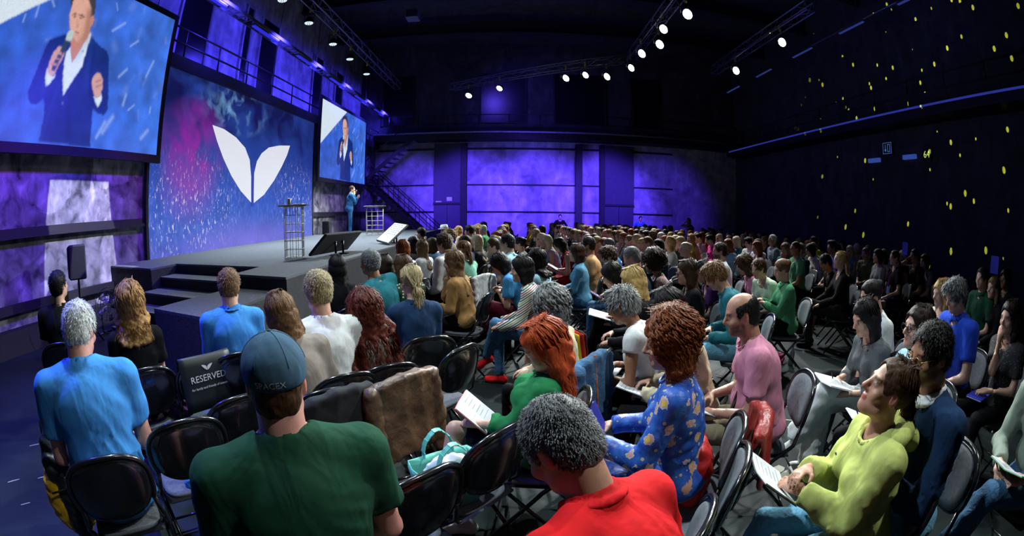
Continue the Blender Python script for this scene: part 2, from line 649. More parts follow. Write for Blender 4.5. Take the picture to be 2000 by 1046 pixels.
def concrete(name, base, dark, light, scale=1.0, peel=0.5):
    m, nt, b = _nodes(name)
    v = _coord(nt)
    vs_ = _coord(nt, (1, 1, 0.35))
    big = _noise(nt, v, 0.55 * scale, 6, 0.8)
    mid = _noise(nt, v, 2.6 * scale, 6, 0.5)
    streak = _noise(nt, vs_, 3.2 * scale, 5, 0.3)
    col = _ramp(nt, mid, [(0.25, dark), (0.5, base), (0.75, light)])
    col = _mix(nt, 0.45, col, _ramp(nt, streak, [(0.3, dark), (0.55, base), (0.7, light)]))
    col = _mix(nt, _ramp(nt, big, [(peel, (0, 0, 0)), (peel + 0.03, (1, 1, 1))]), col, _ramp(nt, mid, [(0.3, dark), (0.7, base)]))
    nt.links.new(col, b.inputs['Base Color'])
    b.inputs['Roughness'].default_value = 0.92
    _bump(nt, b, _mix(nt, 0.5, mid, big), 0.5, 0.05)
    return m


M_CONC = concrete('plaster_concrete', (0.26, 0.26, 0.27), (0.03, 0.03, 0.035), (0.62, 0.62, 0.62), 1.3, 0.50)
M_CONC2 = concrete('mottled_concrete', (0.34, 0.33, 0.36), (0.16, 0.16, 0.18), (0.60, 0.60, 0.62), 0.9, 0.60)
M_DKCONC = concrete('dark_concrete', (0.045, 0.045, 0.05), (0.02, 0.02, 0.024), (0.08, 0.08, 0.09), 0.8, 0.55)
M_FLOOR = mat('black_dance_floor', (0.011, 0.017, 0.018), 0.6, 0, 0.35, 1.2, 0.15, 60, 0.004)
M_FLOOR.node_tree.nodes['Principled BSDF'].inputs['Specular IOR Level'].default_value = 0.2
M_CARPET = mat('grey_stage_carpet', (0.10, 0.108, 0.125), 0.95, 0, 0.2, 30, 0.5, 260, 0.004)
M_SKIRT = mat('black_stage_cloth', (0.02, 0.022, 0.028), 0.9, 0, 0.2, 8, 0.3, 40, 0.01)


def struct(name, b, m, label=None):
    o = b.build(name, m)
    tag(o, label, None, None, 'structure')
    return o


struct('floor', MB().box(-8.6, 13.4, -4.0, 25.2, -0.3, FLOOR), M_FLOOR, 'dark scuffed hall floor')
struct('wall_left', MB().box(-8.2, -7.6, -4, 25.0, FLOOR, 5.3), M_CONC, 'worn plaster hall wall behind the stage, washed in blue')
struct('wall_upper_left', MB().box(-9.1, -8.6, -4, 25.0, 5.3, 11.5), M_CONC2, 'upper hall wall behind the gallery')
struct('wall_back', MB().box(-8.6, 13.4, 24.2, 25.0, FLOOR, 5.6), M_CONC2, 'mottled concrete back wall in violet light')
struct('wall_upper_back', MB().box(-8.6, 13.4, 24.2, 25.0, 5.6, 11.5), M_DKCONC, 'dark upper back wall above the balcony')  # same wall continued; the shade above the balcony is put into its darker colour
struct('wall_right', MB().box(12.4, 13.4, -4, 25.0, FLOOR, 11.5), M_DKCONC, 'dark right-hand hall wall')
struct('wall_front', MB().box(-9.1, 13.4, -4.6, -4.0, FLOOR, 11.5), M_DKCONC, 'dark wall behind the audience')
struct('ceiling', MB().box(-9.1, 13.4, -4.6, 25.0, 11.0, 11.5), M_DKCONC, 'black roof of the hall')
# ledges on the walls
struct('trim_1', MB().box(-7.62, -7.5, -4, 24.2, 1.70, 1.80).box(-7.62, -7.46, -4, 24.2, 1.64, 1.70), M_DARK, 'dark steel ledge along the plaster wall')
struct('trim_2', MB().box(-7.62, -7.5, -4, 7.0, 0.52, 0.66), M_DARK, 'low dark ledge on the plaster wall')
struct('baseboard_left', MB().box(-7.62, -7.35, -4, 7.0, FLOOR, 0.30), M_DARK, 'black base along the plaster wall')
for k, (z, h) in enumerate(((3.11, 0.07), (1.71, 0.07), (5.0, 0.10))):
    struct('trim_%d' % (3 + k), MB().box(-7.6, 8.4, 24.12, 24.22, z, z + h), M_DARK, ('upper', 'lower', 'top')[k] + ' dark steel rail across the back wall')
M_PIER = mat('dark_blue_pier', (0.035, 0.035, 0.05), 0.6)
# doors and dark bays in the back wall
for k, (x0, x1, lab) in enumerate(((-4.32, -2.9, 'dark double door bay below the stairs'), (4.55, 6.15, 'dark door bay at the far end of the back wall'))):
    e = empty('door_%d' % (k + 1), (0, 0, 0))
    tag(e, lab, None, None, 'structure')
    MB().box(x0, x1, 24.0, 24.22, 2.2, 5.3).build('bay_panel', M_PIER, e)
    xm = (x0 + x1) / 2
    for a, b_ in ((x0, xm - 0.01), (xm + 0.01, x1)):
        MB().box(a, b_, 24.06, 24.22, FLOOR, 2.12).build('door_leaf', mat('door_paint', (0.03, 0.03, 0.045), 0.5), e)
    MB().box(x0 - 0.02, x1 + 0.02, 23.97, 24.22, 2.12, 2.22).build('door_head', M_DARK, e)
    MB().box(xm + 0.05, xm + 0.08, 24.0, 24.06, 0.95, 1.15).build('door_handle', M_STEEL, e)
struct('pillar', MB().box(-2.9, -2.58, 23.75, 24.22, FLOOR, 5.3), M_DARK, 'dark steel column beside the door bay')
struct('pillar', MB().box(3.02, 3.36, 23.75, 24.22, FLOOR, 5.3), M_DARK, 'dark steel column in the middle of the back wall')
struct('pillar', MB().box(4.30, 4.55, 23.75, 24.22, FLOOR, 5.3), M_DARK, 'dark steel column beside the far door bay')
sg = MB().box(-3.62, -3.34, 23.95, 23.99, 2.30, 2.50).build('door_sign', mat('pale_sign', (0.6, 0.6, 0.7), 0.6))
tag(sg, 'small pale sign above the door bay below the stairs', 'sign')
sg = MB().box(-4.2, -3.9, 23.95, 23.99, 2.24, 2.30).build('door_sign', MATS['pale_sign'])
tag(sg, 'narrow pale strip sign left of the sign over the door bay', 'sign')
# crowd-height standing frames with sparkling boards near the back wall
# recessed windows of the upper walls
for k, (a, b_) in enumerate(((-5.0, -4.6), (-2.6, -0.9), (1.9, 3.5), (5.2, 6.6))):
    pass
M_WIN = mat('dark_glass_bay', (0.008, 0.008, 0.012), 0.3)
n_w = 0
for (y0, y1) in ((8.6, 10.0), (11.9, 12.3), (13.0, 14.2), (17.6, 18.6), (20.2, 21.2)):
    n_w += 1
    e = empty('window_%d' % n_w)
    tag(e, 'dark blocked window bay number %d along the gallery wall' % n_w, None, None, 'structure')
    MB().box(-8.62, -8.56, y0, y1, 5.5, 8.6).build('pane', M_WIN, e)
    for yy in (y0 - 0.08, y1):
        MB().box(-8.62, -8.5, yy, yy + 0.08, 5.5, 8.6).build('window_jamb', M_CONC2, e)
for (x0, x1) in ((-7.2, -5.6), (-1.9, 0.4), (2.0, 4.6), (6.2, 7.6)):
    n_w += 1
    e = empty('window_%d' % n_w)
    tag(e, 'dark blocked window bay number %d above the back balcony' % (n_w - 5), None, None, 'structure')
    MB().box(x0, x1, 24.16, 24.22, 6.4, 9.2).build('pane', M_WIN, e)
    MB().box(x0 - 0.1, x0, 24.1, 24.22, 6.4, 9.2).box(x1, x1 + 0.1, 24.1, 24.22, 6.4, 9.2).build('window_jamb', M_DARK, e)
# galleries
M_DECK = mat('gallery_steel', (0.03, 0.03, 0.04), 0.5, 0.3)
struct('gallery_deck', MB().box(-8.6, -7.38, -4, 25.8, 5.24, 5.36).box(-7.46, -7.36, -4, 24.2, 5.10, 5.40), M_DECK, 'steel gallery deck over the stage wall')
struct('balcony_deck', MB().box(-7.4, 12.4, 23.2, 24.2, 5.42, 5.56).box(-7.4, 12.4, 23.12, 23.22, 5.40, 5.72), mat('balcony_edge', (0.012, 0.012, 0.016), 0.5, 0.3), 'balcony deck along the back wall')
struct('side_gallery_deck', MB().box(11.4, 12.4, -4, 23.2, 5.0, 5.12).box(11.32, 11.42, -4, 23.2, 4.98, 5.22), mat('balcony_edge', (0.12, 0.12, 0.14)), 'gallery deck along the dark wall')
tag(MB().tube([(-7.4, 23.1, 5.76), (12.3, 23.1, 5.76)], 0.045, 8).build('balcony_pipe', mat('pale_pipe', (0.3, 0.3, 0.34), 0.4)), 'pale pipe along the balcony edge', 'pipe')
M_RAIL = mat('rail_steel', (0.02, 0.02, 0.026), 0.4, 0.5)


def railing(name, p0, p1, z, hgts, step, label):
    e = empty(name, (p0[0], p0[1], z))
    tag(e, label, 'railing')
    d = Vector((p1[0] - p0[0], p1[1] - p0[1], 0))
    n = max(1, int(d.length / step))
    for h in hgts:
        MB().tube([(0, 0, h), (d.x, d.y, h)], 0.025, 6).build('rail', M_RAIL, e)
    pm = MB().tube([(0, 0, 0), (0, 0, hgts[0])], 0.024, 6).mesh('post', M_RAIL)
    for i in range(n + 1):
        o = link('post', pm, e)
        o.location = d * (i / n)
    return e


railing('gallery_railing', (-7.42, 2.0), (-7.42, 24.0), 5.36, (0.72, 0.36), 1.45, 'dark railing of the gallery above the stage')
railing('balcony_railing', (-6.6, 23.18), (12.0, 23.18), 5.78, (0.9, 0.45), 1.5, 'dark railing of the balcony along the back wall')
railing('side_railing', (11.37, 1.0), (11.37, 22.8), 5.22, (0.9, 0.45), 1.6, 'dark railing of the gallery on the dark wall')
# cable tray with light strips above the gallery
t = empty('cable_tray', (-7.0, 2.0, 6.92))
tag(t, 'long perforated cable tray under the roof above the gallery', 'cable tray')
for dx in (-0.16, 0.16):
    MB().box(dx - 0.012, dx + 0.012, 0, 22, -0.03, 0.07).build('side_rail', mat('tray_steel', (0.16, 0.16, 0.2), 0.4, 0.4), t)
rm = MB().box(-0.15, 0.15, -0.02, 0.02, -0.02, 0.0).mesh('rung', MATS['tray_steel'])
for i in range(74):
    o = link('rung', rm, t)
    o.location = (0, i * 0.3, 0)
hm = MB().tube([(0, 0, 0), (0, 0, 4.0)], 0.012, 5).mesh('hanger', M_RAIL)
for i in range(8):
    o = link('hanger', hm, t)
    o.location = (0, 1 + i * 2.9, 0)
for i in range(7):
    s = empty('light_strip', (-6.92, 4.2 + i * 2.9, 6.845))
    tag(s, ['light strip under the cable tray, %s from the big screen' % w for w in ('first', 'second', 'third', 'fourth', 'fifth', 'sixth', 'last')][i], 'light strip', 'light strips under the cable tray')
    MB().box(-0.07, 0.07, 0, 1.5, 0.0, 0.06).build('housing', M_STEEL, s)
    MB().box(-0.055, 0.055, 0.03, 1.47, -0.03, 0.0).build('diffuser', emitmat('blue_strip', (0.025, 0.03, 0.75), 0.8), s)
# long dim strips along the dark wall side
for i in range(6):
    s = empty('light_strip', (10.2, 3.6 + i * 3.1, 7.9))
    tag(s, ['dim blue light strip under the roof on the dark side, %s from the camera' % w for w in ('first', 'second', 'third', 'fourth', 'fifth', 'last')][i], 'light strip', 'light strips on the dark side')
    MB().box(-0.05, 0.05, 0, 1.4, 0, 0.06).build('housing', M_STEEL, s)
    MB().box(-0.04, 0.04, 0.02, 1.38, -0.025, 0.0).build('diffuser', emitmat('dim_strip', (0.05, 0.09, 0.45), 0.35), s)
e = empty('conduit', (10.2, 1, 7.98))
tag(e, 'thin conduit carrying the dim blue light strips', 'conduit')
MB().tube([(0, 0, 0), (0, 22, 0)], 0.03, 6).build('pipe', M_STEEL, e)
for i in range(6):
    MB().tube([(0, 1 + i * 4, 0), (0, 1 + i * 4, 3.02)], 0.01, 5).build('hanger', M_RAIL, e)
s = empty('light_strip', (11.28, 1.0, 5.26))
tag(s, 'continuous thin blue light line along the dark gallery edge', 'light strip')
MB().box(-0.01, 0.03, 0, 21.8, -0.035, 0.035).build('housing', M_STEEL, s)
MB().box(-0.02, -0.01, 0, 21.8, -0.03, 0.03).build('diffuser', emitmat('rail_strip', (0.03, 0.045, 0.40), 0.6), s)
# roof beams
for i, y in enumerate((4.0, 8.0, 12.0, 16.0, 20.0)):
    b_ = MB()
    b_.box(-8.6, 12.4, y - 0.15, y + 0.15, 9.9, 9.95).box(-8.6, 12.4, y - 0.15, y + 0.15, 10.45, 10.5).box(-8.6, 12.4, y - 0.02, y + 0.02, 9.95, 10.45)
    o = b_.build('roof_beam', M_DARK)
    tag(o, '%s dark steel beam under the roof' % ('nearest', 'second', 'third', 'fourth', 'farthest')[i], 'beam', 'roof beams', 'structure')


def truss(name, p0, p1, label, w=0.29):
    """square box truss: four chords, braces and end plates"""
    p0, p1 = Vector(p0), Vector(p1)
    e = empty(name, p0)
    tag(e, label, 'truss')
    d = p1 - p0
    u = d.normalized()
    s = u.cross(Vector((0, 0, 1))).normalized() * (w / 2)
    k = Vector((0, 0, w / 2))
    cs = [s + k, s - k, -s - k, -s + k]
    for c in cs:
        MB().tube([c, c + d], 0.024, 6).build('chord', M_STEEL, e)
    n = max(2, int(d.length / 0.5))
    for q in range(4):
        a, b2 = cs[q], cs[(q + 1) % 4]
        pts = [(a if i % 2 == 0 else b2) + d * (i / n) for i in range(n + 1)]
        MB().tube(pts, 0.011, 5).build('bracing', M_STEEL, e)
    for f in (0.0, 1.0):
        MB().tube([c + d * f for c in cs], 0.02, 5, close=True).build('end_frame', M_STEEL, e)
    for f in (0.15, 0.85):
        q = p0 + d * f
        MB().tube([d * f + k, d * f + Vector((0, 0, 10.9 - q.z))], 0.006, 5).build('hanging_wire', M_RAIL, e)
    return e


truss('lighting_truss', (-5.5, 6.5, 7.6), (-5.5, 20.5, 7.6), 'box truss over the stage carrying a row of lamps')
truss('lighting_truss', (4.15, 2.0, 7.55), (4.15, 16.0, 7.55), 'box truss over the right half of the audience')
truss('lighting_truss', (-3.0, 20.95, 7.55), (4.1, 16.35, 7.55), 'oblique box truss over the rear of the audience')
truss('lighting_truss', (7.7, 9.5, 7.55), (7.7, 16.5, 7.55), 'short box truss near the dark wall')
M_LENS = emitmat('lamp_lens_white', (0.9, 1.0, 1.0), 9.0)
M_LENSDIM = emitmat('lamp_lens_dim', (0.75, 0.9, 1.0), 1.1)


def par_lamp(loc, target, bright, label, group, rad=0.14):
    e = empty('stage_lamp', loc)
    tag(e, label, 'lamp', group)
    q = (Vector(target) - Vector(loc)).to_track_quat('-Z', 'Y').to_matrix().to_4x4()
    MB().lathe([(rad * 0.55, 0.20), (rad * 0.8, 0.14), (rad, 0.06), (rad * 1.03, 0.0), (rad * 0.98, 0.0), (rad * 0.93, 0.03)], 20, q).build('lamp_housing', M_BLACKMETAL, e)
    lp = MB().lathe([(rad * 0.9, 0.03), (rad * 0.9, 0.022)], 20, q).build('lens_plate', M_BLACKMETAL if not bright else M_LENS, e)
    if bright != 2:
        for rr, n in ((0.0, 1), (rad * 0.42, 6), (rad * 0.74, 12)):
            for i in range(n):
                a = 2 * math.pi * i / n
                MB().lathe([(rad * 0.145, 0.021), (rad * 0.145, 0.006), (rad * 0.07, 0.0)], 8,
                           q @ Matrix.Translation((rr * math.cos(a), rr * math.sin(a), 0))).build('lens', M_LENS if bright else M_LENSDIM, lp)
    MB().tube([(rad * 1.15, 0, 0.02), (rad * 1.15, 0, 0.34), (-rad * 1.15, 0, 0.34), (-rad * 1.15, 0, 0.02)], 0.012, 5).build('yoke', M_BLACKMETAL, e)
    MB().box(-0.03, 0.03, -0.03, 0.03, 0.34, 0.56).build('clamp', mat('yellow_tag_paint', (0.45, 0.38, 0.02), 0.6), e)
    return e


ordn = ('first', 'second', 'third', 'fourth', 'fifth')
for i, y in enumerate((9.3, 10.98, 12.86, 14.46, 16.36)):
    par_lamp((-5.65, y, 7.0), (-5.3, y - 0.2, 0.9), 0, 'round stage lamp pointing down on the stage truss, %s from the big screen' % ordn[i], 'lamps on the stage truss')
for i, (x, y, b_, lab) in enumerate(((-2.19, 20.52, 1, 'glowing round lamp at the left end of the oblique truss'), (-0.77, 19.34, 2, 'bright white lamp second from the left end of the oblique truss'),
                                     (1.87, 17.62, 1, 'small glowing lamp left of the brightest lamp'), (2.56, 17.08, 2, 'brightest lamp of the oblique truss'),
                                     (3.4, 17.12, 1, 'round multi-lens lamp right of the brightest lamp'), (4.04, 15.8, 2, 'bright lamp at the corner of the two trusses'),
                                     (4.01, 14.17, 1, 'lowest glowing lamp on the truss over the right half'), (4.32, 13.15, 1, 'second lowest glowing lamp on the truss over the right half'),
                                     (4.06, 11.9, 2, 'bright lamp second from the top of the truss over the right half'), (4.35, 10.66, 1, 'topmost glowing lamp on the truss over the right half'),
                                     (7.69, 11.26, 2, 'bright lamp alone near the dark wall'), (7.7, 14.6, 1, 'small glowing lamp beyond the lone bright lamp near the dark wall'))):
    par_lamp((x, y, 7.0), (-4.5, y - 5.0, 0.5), b_, lab, 'lamps over the audience', 0.15 if b_ == 2 else 0.16)
# hanging speaker cabinets of the roof
for i, (x, y) in enumerate(((-3.6, 10.6), (-3.3, 13.6), (5.6, 9.2))):
    e = empty('hanging_speaker', (x, y, 7.9))
    tag(e, ('hanging loudspeaker box above the stage edge', 'second hanging loudspeaker box farther along the stage edge', 'hanging loudspeaker box near the dark wall')[i], 'loudspeaker', 'hanging loudspeakers')
    MB().rbox(-0.2, 0.2, -0.22, 0.22, 0, 0.3, 0.02).build('cabinet', mat('blue_grey_box', (0.10, 0.11, 0.16), 0.5), e)
    MB().rbox(-0.18, 0.18, -0.25, -0.22, 0.02, 0.28, 0.01).build('grille', M_DARK, e)
    MB().tube([(0, 0, 0.3), (0, 0, 3.1)], 0.01, 5).build('hanging_wire', M_RAIL, e)

# ------------------------------------------------------------------ signs on the dark wall
e = empty('exit_sign', (12.33, 11.5, 4.2))
tag(e, 'square outlined escape sign with arrow and door on the dark wall', 'sign')
MB().box(-0.03, 0.06, -0.25, 0.25, 0, 0.42).build('sign_box', M_DARK, e)
mb = MB()
for (y0, y1, z0, z1) in ((-0.23, 0.23, 0.02, 0.035), (-0.23, 0.23, 0.385, 0.40), (-0.23, -0.215, 0.02, 0.40), (0.215, 0.23, 0.02, 0.40),
                         (0.09, 0.11, 0.16, 0.34), (-0.15, -0.13, 0.08, 0.34), (-0.03, -0.01, 0.08, 0.34), (-0.15, -0.01, 0.32, 0.34), (-0.15, -0.01, 0.08, 0.10)):
    mb.box(-0.036, -0.03, y0, y1, z0, z1)
mb.prism([(0.04, 0.17), (0.16, 0.17), (0.10, 0.08)], -0.036, -0.03, lambda u, v, d: (d, u, v))
mb.build('sign_symbol', emitmat('sign_blue', (0.12, 0.25, 0.65), 0.45), e)
for i, y in enumerate((12.3, 10.4)):
    o = MB().box(12.30, 12.41, y - 0.32, y + 0.32, 3.98, 4.12).build('wall_light', emitmat('wall_strip', (0.05, 0.11, 0.50), 0.5))
    tag(o, ('blue wall light left of the square escape sign', 'blue wall light between the escape sign and the number 64')[i], 'wall light', 'blue lights on the dark wall')
e = empty('number_sign', (12.36, 9.55, 4.05))
tag(e, 'small glowing clock sign reading 64 on the dark wall', 'sign')
MB().rbox(-0.02, 0.06, -0.22, 0.22, -0.16, 0.18, 0.01).build('sign_box', M_DARK, e)
tm = text_mesh('64', 0.30, 'digits')
tm.materials.append(emitmat('digit_green', (0.55, 0.75, 0.12), 0.9))
o = link('digits', tm, e)
o.location = (-0.03, 0, 0.02)
o.rotation_euler = (R(90), 0, R(-90))

# ------------------------------------------------------------------ stairs at the back left corner
e = empty('steel_staircase', (-3.9, 23.0, FLOOR))
tag(e, 'dark steel staircase climbing to the gallery in the back corner', 'staircase')
st = MB().box(-0.14, 0.14, -0.45, 0.45, -0.03, 0.0).mesh('step', M_BLACKMETAL)
N = 14
for i in range(N):
    o = link('step', st, e)
    o.location = (-0.15 - i * 0.235, 0, 0.22 + i * 0.22)
for sy in (-0.47, 0.47):
    MB().prism([(0.1, -0.02), (0.1, 0.22), (-3.5, 3.42), (-3.5, 3.10)], sy - 0.02, sy + 0.02, lambda u, v, d: (u, d, v)).build('stringer', M_BLACKMETAL, e)
    MB().tube([(0.1, sy, 1.05), (-3.4, sy, 4.15)], 0.022, 6).build('handrail', M_RAIL, e)
    MB().tube([(0.1, sy, 0.62), (-3.4, sy, 3.75)], 0.016, 6).build('midrail', M_RAIL, e)
    for i in range(7):
        x = 0.05 - i * 0.56
        z = 0.12 + i * 0.50
        MB().tube([(x, sy, z), (x, sy, z + 0.98)], 0.016, 6).build('post', M_RAIL, e)
MB().box(-4.4, -3.3, -1.2, 0.5, 3.2, 3.28).build('landing', M_BLACKMETAL, e)
for i in range(N - 4):
    o = link('step', st, e)
    o.location = (-3.2 + i * 0.235, -0.95, 3.45 + i * 0.2)
MB().prism([(-3.4, 3.25), (-3.4, 3.5), (-0.9, 5.55), (-0.9, 5.3)], -1.44, -1.40, lambda u, v, d: (u, d, v)).build('stringer', M_BLACKMETAL, e)
MB().tube([(-3.4, -1.42, 4.3), (-0.9, -1.42, 6.4)], 0.022, 6).build('handrail', M_RAIL, e)

# ------------------------------------------------------------------ stage
SZ = 0.95
e = empty('stage', (0, 0, 0))
tag(e, 'raised grey carpeted stage with black cloth sides and a stair notch', 'stage')
top = [(-7.58, 6.0), (-5.95, 5.68), (-5.95, 6.42), (-3.8, 6.06), (-3.74, 5.24), (-2.77, 5.04), (-2.77, 14.2), (-3.4, 15.2), (-3.4, 20.6), (-7.58, 20.6)]
MB().prism(top, SZ - 0.03, SZ, lambda u, v, d: (u, v, d)).build('deck', M_CARPET, e)
MB().prism([(x * 0.999, y + 0.004) for x, y in top], FLOOR, SZ - 0.03, lambda u, v, d: (u, v, d)).build('skirt', M_SKIRT, e)
for z, y0, y1 in ((0.78, 5.75, 6.5), (0.60, 5.25, 6.5), (0.42, 4.8, 6.5), (0.22, 4.4, 6.5)):
    b_ = MB()
    b_.prism([(-5.95, y0 + 0.18), (-3.9, y0 - 0.14), (-3.9, 6.05), (-5.95, 6.40)], z - 0.03, z, lambda u, v, d: (u, v, d))
    o = b_.build('step', M_CARPET, e)
    b_ = MB()
    b_.prism([(-5.95, y0 + 0.20), (-3.9, y0 - 0.12), (-3.9, 6.05), (-5.95, 6.40)], FLOOR, z - 0.03, lambda u, v, d: (u, v, d))
    b_.build('riser', M_SKIRT, o)
e = empty('stage_platform', (0, 0, 0))
tag(e, 'black low platform standing before the near corner of the stage', 'platform')
pl = [(-3.86, 3.68), (-2.86, 3.47), (-2.86, 5.03), (-3.70, 5.20)]
MB().prism(pl, 0.75, 0.78, lambda u, v, d: (u, v, d)).build('platform_top', mat('navy_platform_top', (0.045, 0.05, 0.065), 0.9, 0, 0.2, 20), e)
MB().prism(pl, FLOOR, 0.75, lambda u, v, d: (u, v, d)).build('platform_skirt', M_SKIRT, e)

# backdrop: a lit picture wall with a two-leaf emblem
X0 = -7.45


def backdrop_mat():
    m, nt, b = _nodes('backdrop_picture')
    tc = nt.nodes.new('ShaderNodeTexCoord')
    v = tc.outputs['Object']
    sep = nt.nodes.new('ShaderNodeSeparateXYZ')
    nt.links.new(v, sep.inputs[0])

    def blob(y, z, ry, rz):
        mp = nt.nodes.new('ShaderNodeMapping')
        mp.inputs['Location'].default_value = (0, -y / ry, -z / rz)
        mp.inputs['Scale'].default_value = (0, 1 / ry, 1 / rz)
        nt.links.new(v, mp.inputs[0])
        g = nt.nodes.new('ShaderNodeTexGradient')
        g.gradient_type = 'SPHERICAL'
        nt.links.new(mp.outputs[0], g.inputs[0])
        return g.outputs['Fac']

    def mul(a, c):
        q = nt.nodes.new('ShaderNodeMath')
        q.operation = 'MULTIPLY'
        nt.links.new(a, q.inputs[0])
        if isinstance(c, (int, float)):
            q.inputs[1].default_value = c
        else:
            nt.links.new(c, q.inputs[1])
        return q.outputs[0]

    vert = nt.nodes.new('ShaderNodeMapRange')
    vert.inputs[1].default_value = SZ
    vert.inputs[2].default_value = 5.3
    nt.links.new(sep.outputs[2], vert.inputs[0])
    base = _ramp(nt, vert.outputs[0], [(0, (0.10, 0.12, 0.62)), (0.12, (0.05, 0.12, 0.58)), (0.30, (0.025, 0.085, 0.50)), (0.55, (0.012, 0.035, 0.25)), (0.8, (0.004, 0.006, 0.07)), (1, (0.003, 0.004, 0.045))])
    n1 = _noise(nt, v, 1.1, 4, 0.6)
    base = _mix(nt, _ramp(nt, n1, [(0.4, (0, 0, 0)), (0.75, (0.8, 0.8, 0.8))]), base, (0.02, 0.06, 0.34))
    # light streaks like grass in the lower half
    mp = nt.nodes.new('ShaderNodeMapping')
    mp.inputs['Scale'].default_value = (1, 5.5, 2.0)
    mp.inputs['Rotation'].default_value = (R(16), 0, 0)
    nt.links.new(v, mp.inputs[0])
    n2 = _noise(nt, mp.outputs[0], 2.0, 5, 0.8)
    low = _ramp(nt, vert.outputs[0], [(0.0, (0.65, 0.65, 0.65)), (0.25, (0.9, 0.9, 0.9)), (0.48, (0.35, 0.35, 0.35)), (0.62, (0, 0, 0))])
    st_ = _mix(nt, 1.0, _ramp(nt, n2, [(0.50, (0, 0, 0)), (0.68, (0.75, 0.75, 0.75))]), low, 'MULTIPLY')
    base = _mix(nt, st_, base, (0.10, 0.19, 0.66))
    # sparse bright flecks
    n3 = _noise(nt, mp.outputs[0], 3.4, 3, 0.5)
    fl = _ramp(nt, n3, [(0.60, (0, 0, 0)), (0.66, (1, 1, 1))])
    zone = mul(blob(8.7, 2.0, 2.4, 1.5), 1.6)
    z2 = mul(blob(14.4, 2.2, 1.8, 1.5), 1.4)
    ad = nt.nodes.new('ShaderNodeMath')
    ad.operation = 'ADD'
    ad.use_clamp = True
    nt.links.new(zone, ad.inputs[0])
    nt.links.new(z2, ad.inputs[1])
    base = _mix(nt, mul(fl, ad.outputs[0]), base, (0.66, 0.62, 0.85))
    # magenta haze and pale blossom of the picture
    mg = mul(mul(blob(8.75, 3.45, 1.6, 1.25), 2.1), _ramp(nt, _noise(nt, v, 1.3, 5, 0.8), [(0.32, (0.05, 0.05, 0.05)), (0.68, (0.75, 0.75, 0.75))]))
    base = _mix(nt, mg, base, (0.30, 0.012, 0.34))
    mg = mul(blob(8.6, 2.5, 1.3, 1.0), 0.5)
    base = _mix(nt, mg, base, (0.35, 0.03, 0.40))
    bl = mul(mul(blob(10.5, 4.6, 1.9, 0.75), 2.0), _ramp(nt, _noise(nt, v, 2.2, 5, 0.5), [(0.48, (0, 0, 0)), (0.68, (0.8, 0.8, 0.8))]))
    base = _mix(nt, bl, base, (0.14, 0.30, 0.55))
    low2 = mul(blob(11.5, 1.0, 3.8, 0.8), 0.55)
    base = _mix(nt, low2, base, (0.28, 0.20, 0.80))
    b.inputs['Base Color'].default_value = (0.01, 0.01, 0.02, 1)
    b.inputs['Roughness'].default_value = 0.6
    nt.links.new(base, b.inputs['Emission Color'])
    b.inputs['Emission Strength'].default_value = 1.0
    return m


e = empty('backdrop', (0, 0, 0))
tag(e, 'tall glowing blue backdrop picture with a white two-leaf emblem behind the stage', 'backdrop')
MB().box(X0 - 0.06, X0, 7.1, 15.78, SZ, 5.18).build('picture_panel', backdrop_mat(), e)
MB().box(X0 - 0.08, X0 + 0.02, 7.02, 7.1, SZ, 5.18).box(X0 - 0.08, X0 + 0.02, 15.78, 15.86, SZ, 5.18).build('edge_frame', M_DARK, e)
LEAF_L = [(9.42, 4.03), (9.94, 4.0), (10.55, 3.86), (11.06, 3.63), (11.34, 3.31), (11.45, 2.84), (11.47, 2.12), (10.91, 2.43), (10.43, 2.81), (10.0, 3.25), (9.67, 3.66)]
LEAF_R = [(13.87, 4.02), (13.11, 3.93), (12.45, 3.79), (12.03, 3.57), (11.77, 3.31), (11.62, 2.92), (11.62, 2.10), (12.22, 2.35), (12.85, 2.81), (13.34, 3.28), (13.68, 3.68)]
M_LEAF = emitmat('emblem_white', (0.78, 0.80, 0.86), 0.9)
for lf in (LEAF_L, LEAF_R):
    MB().prism(lf, X0, X0 + 0.012, lambda u, v, d: (d, u, v)).build('emblem_leaf', M_LEAF, e)
MB().box(X0, X0 + 0.008, 11.47, 11.62, 2.0, 3.1).build('emblem_gap', emitmat('emblem_blue', (0.03, 0.06, 0.42), 0.9), e)


def emblem(name, s, M, m, parent):
    """the small two-leaf emblem as flat print; x right, y up, about s wide"""
    b_ = MB()
    for lf in (LEAF_L, LEAF_R):
        b_.prism([((u - 11.55) / 4.45 * s, (v - 3.1) / 2.6 * s * 0.62) for u, v in lf], 0, 0.0006, lambda u, v, d: M @ Vector((u, v, d)))
    return b_.build(name, m, parent)


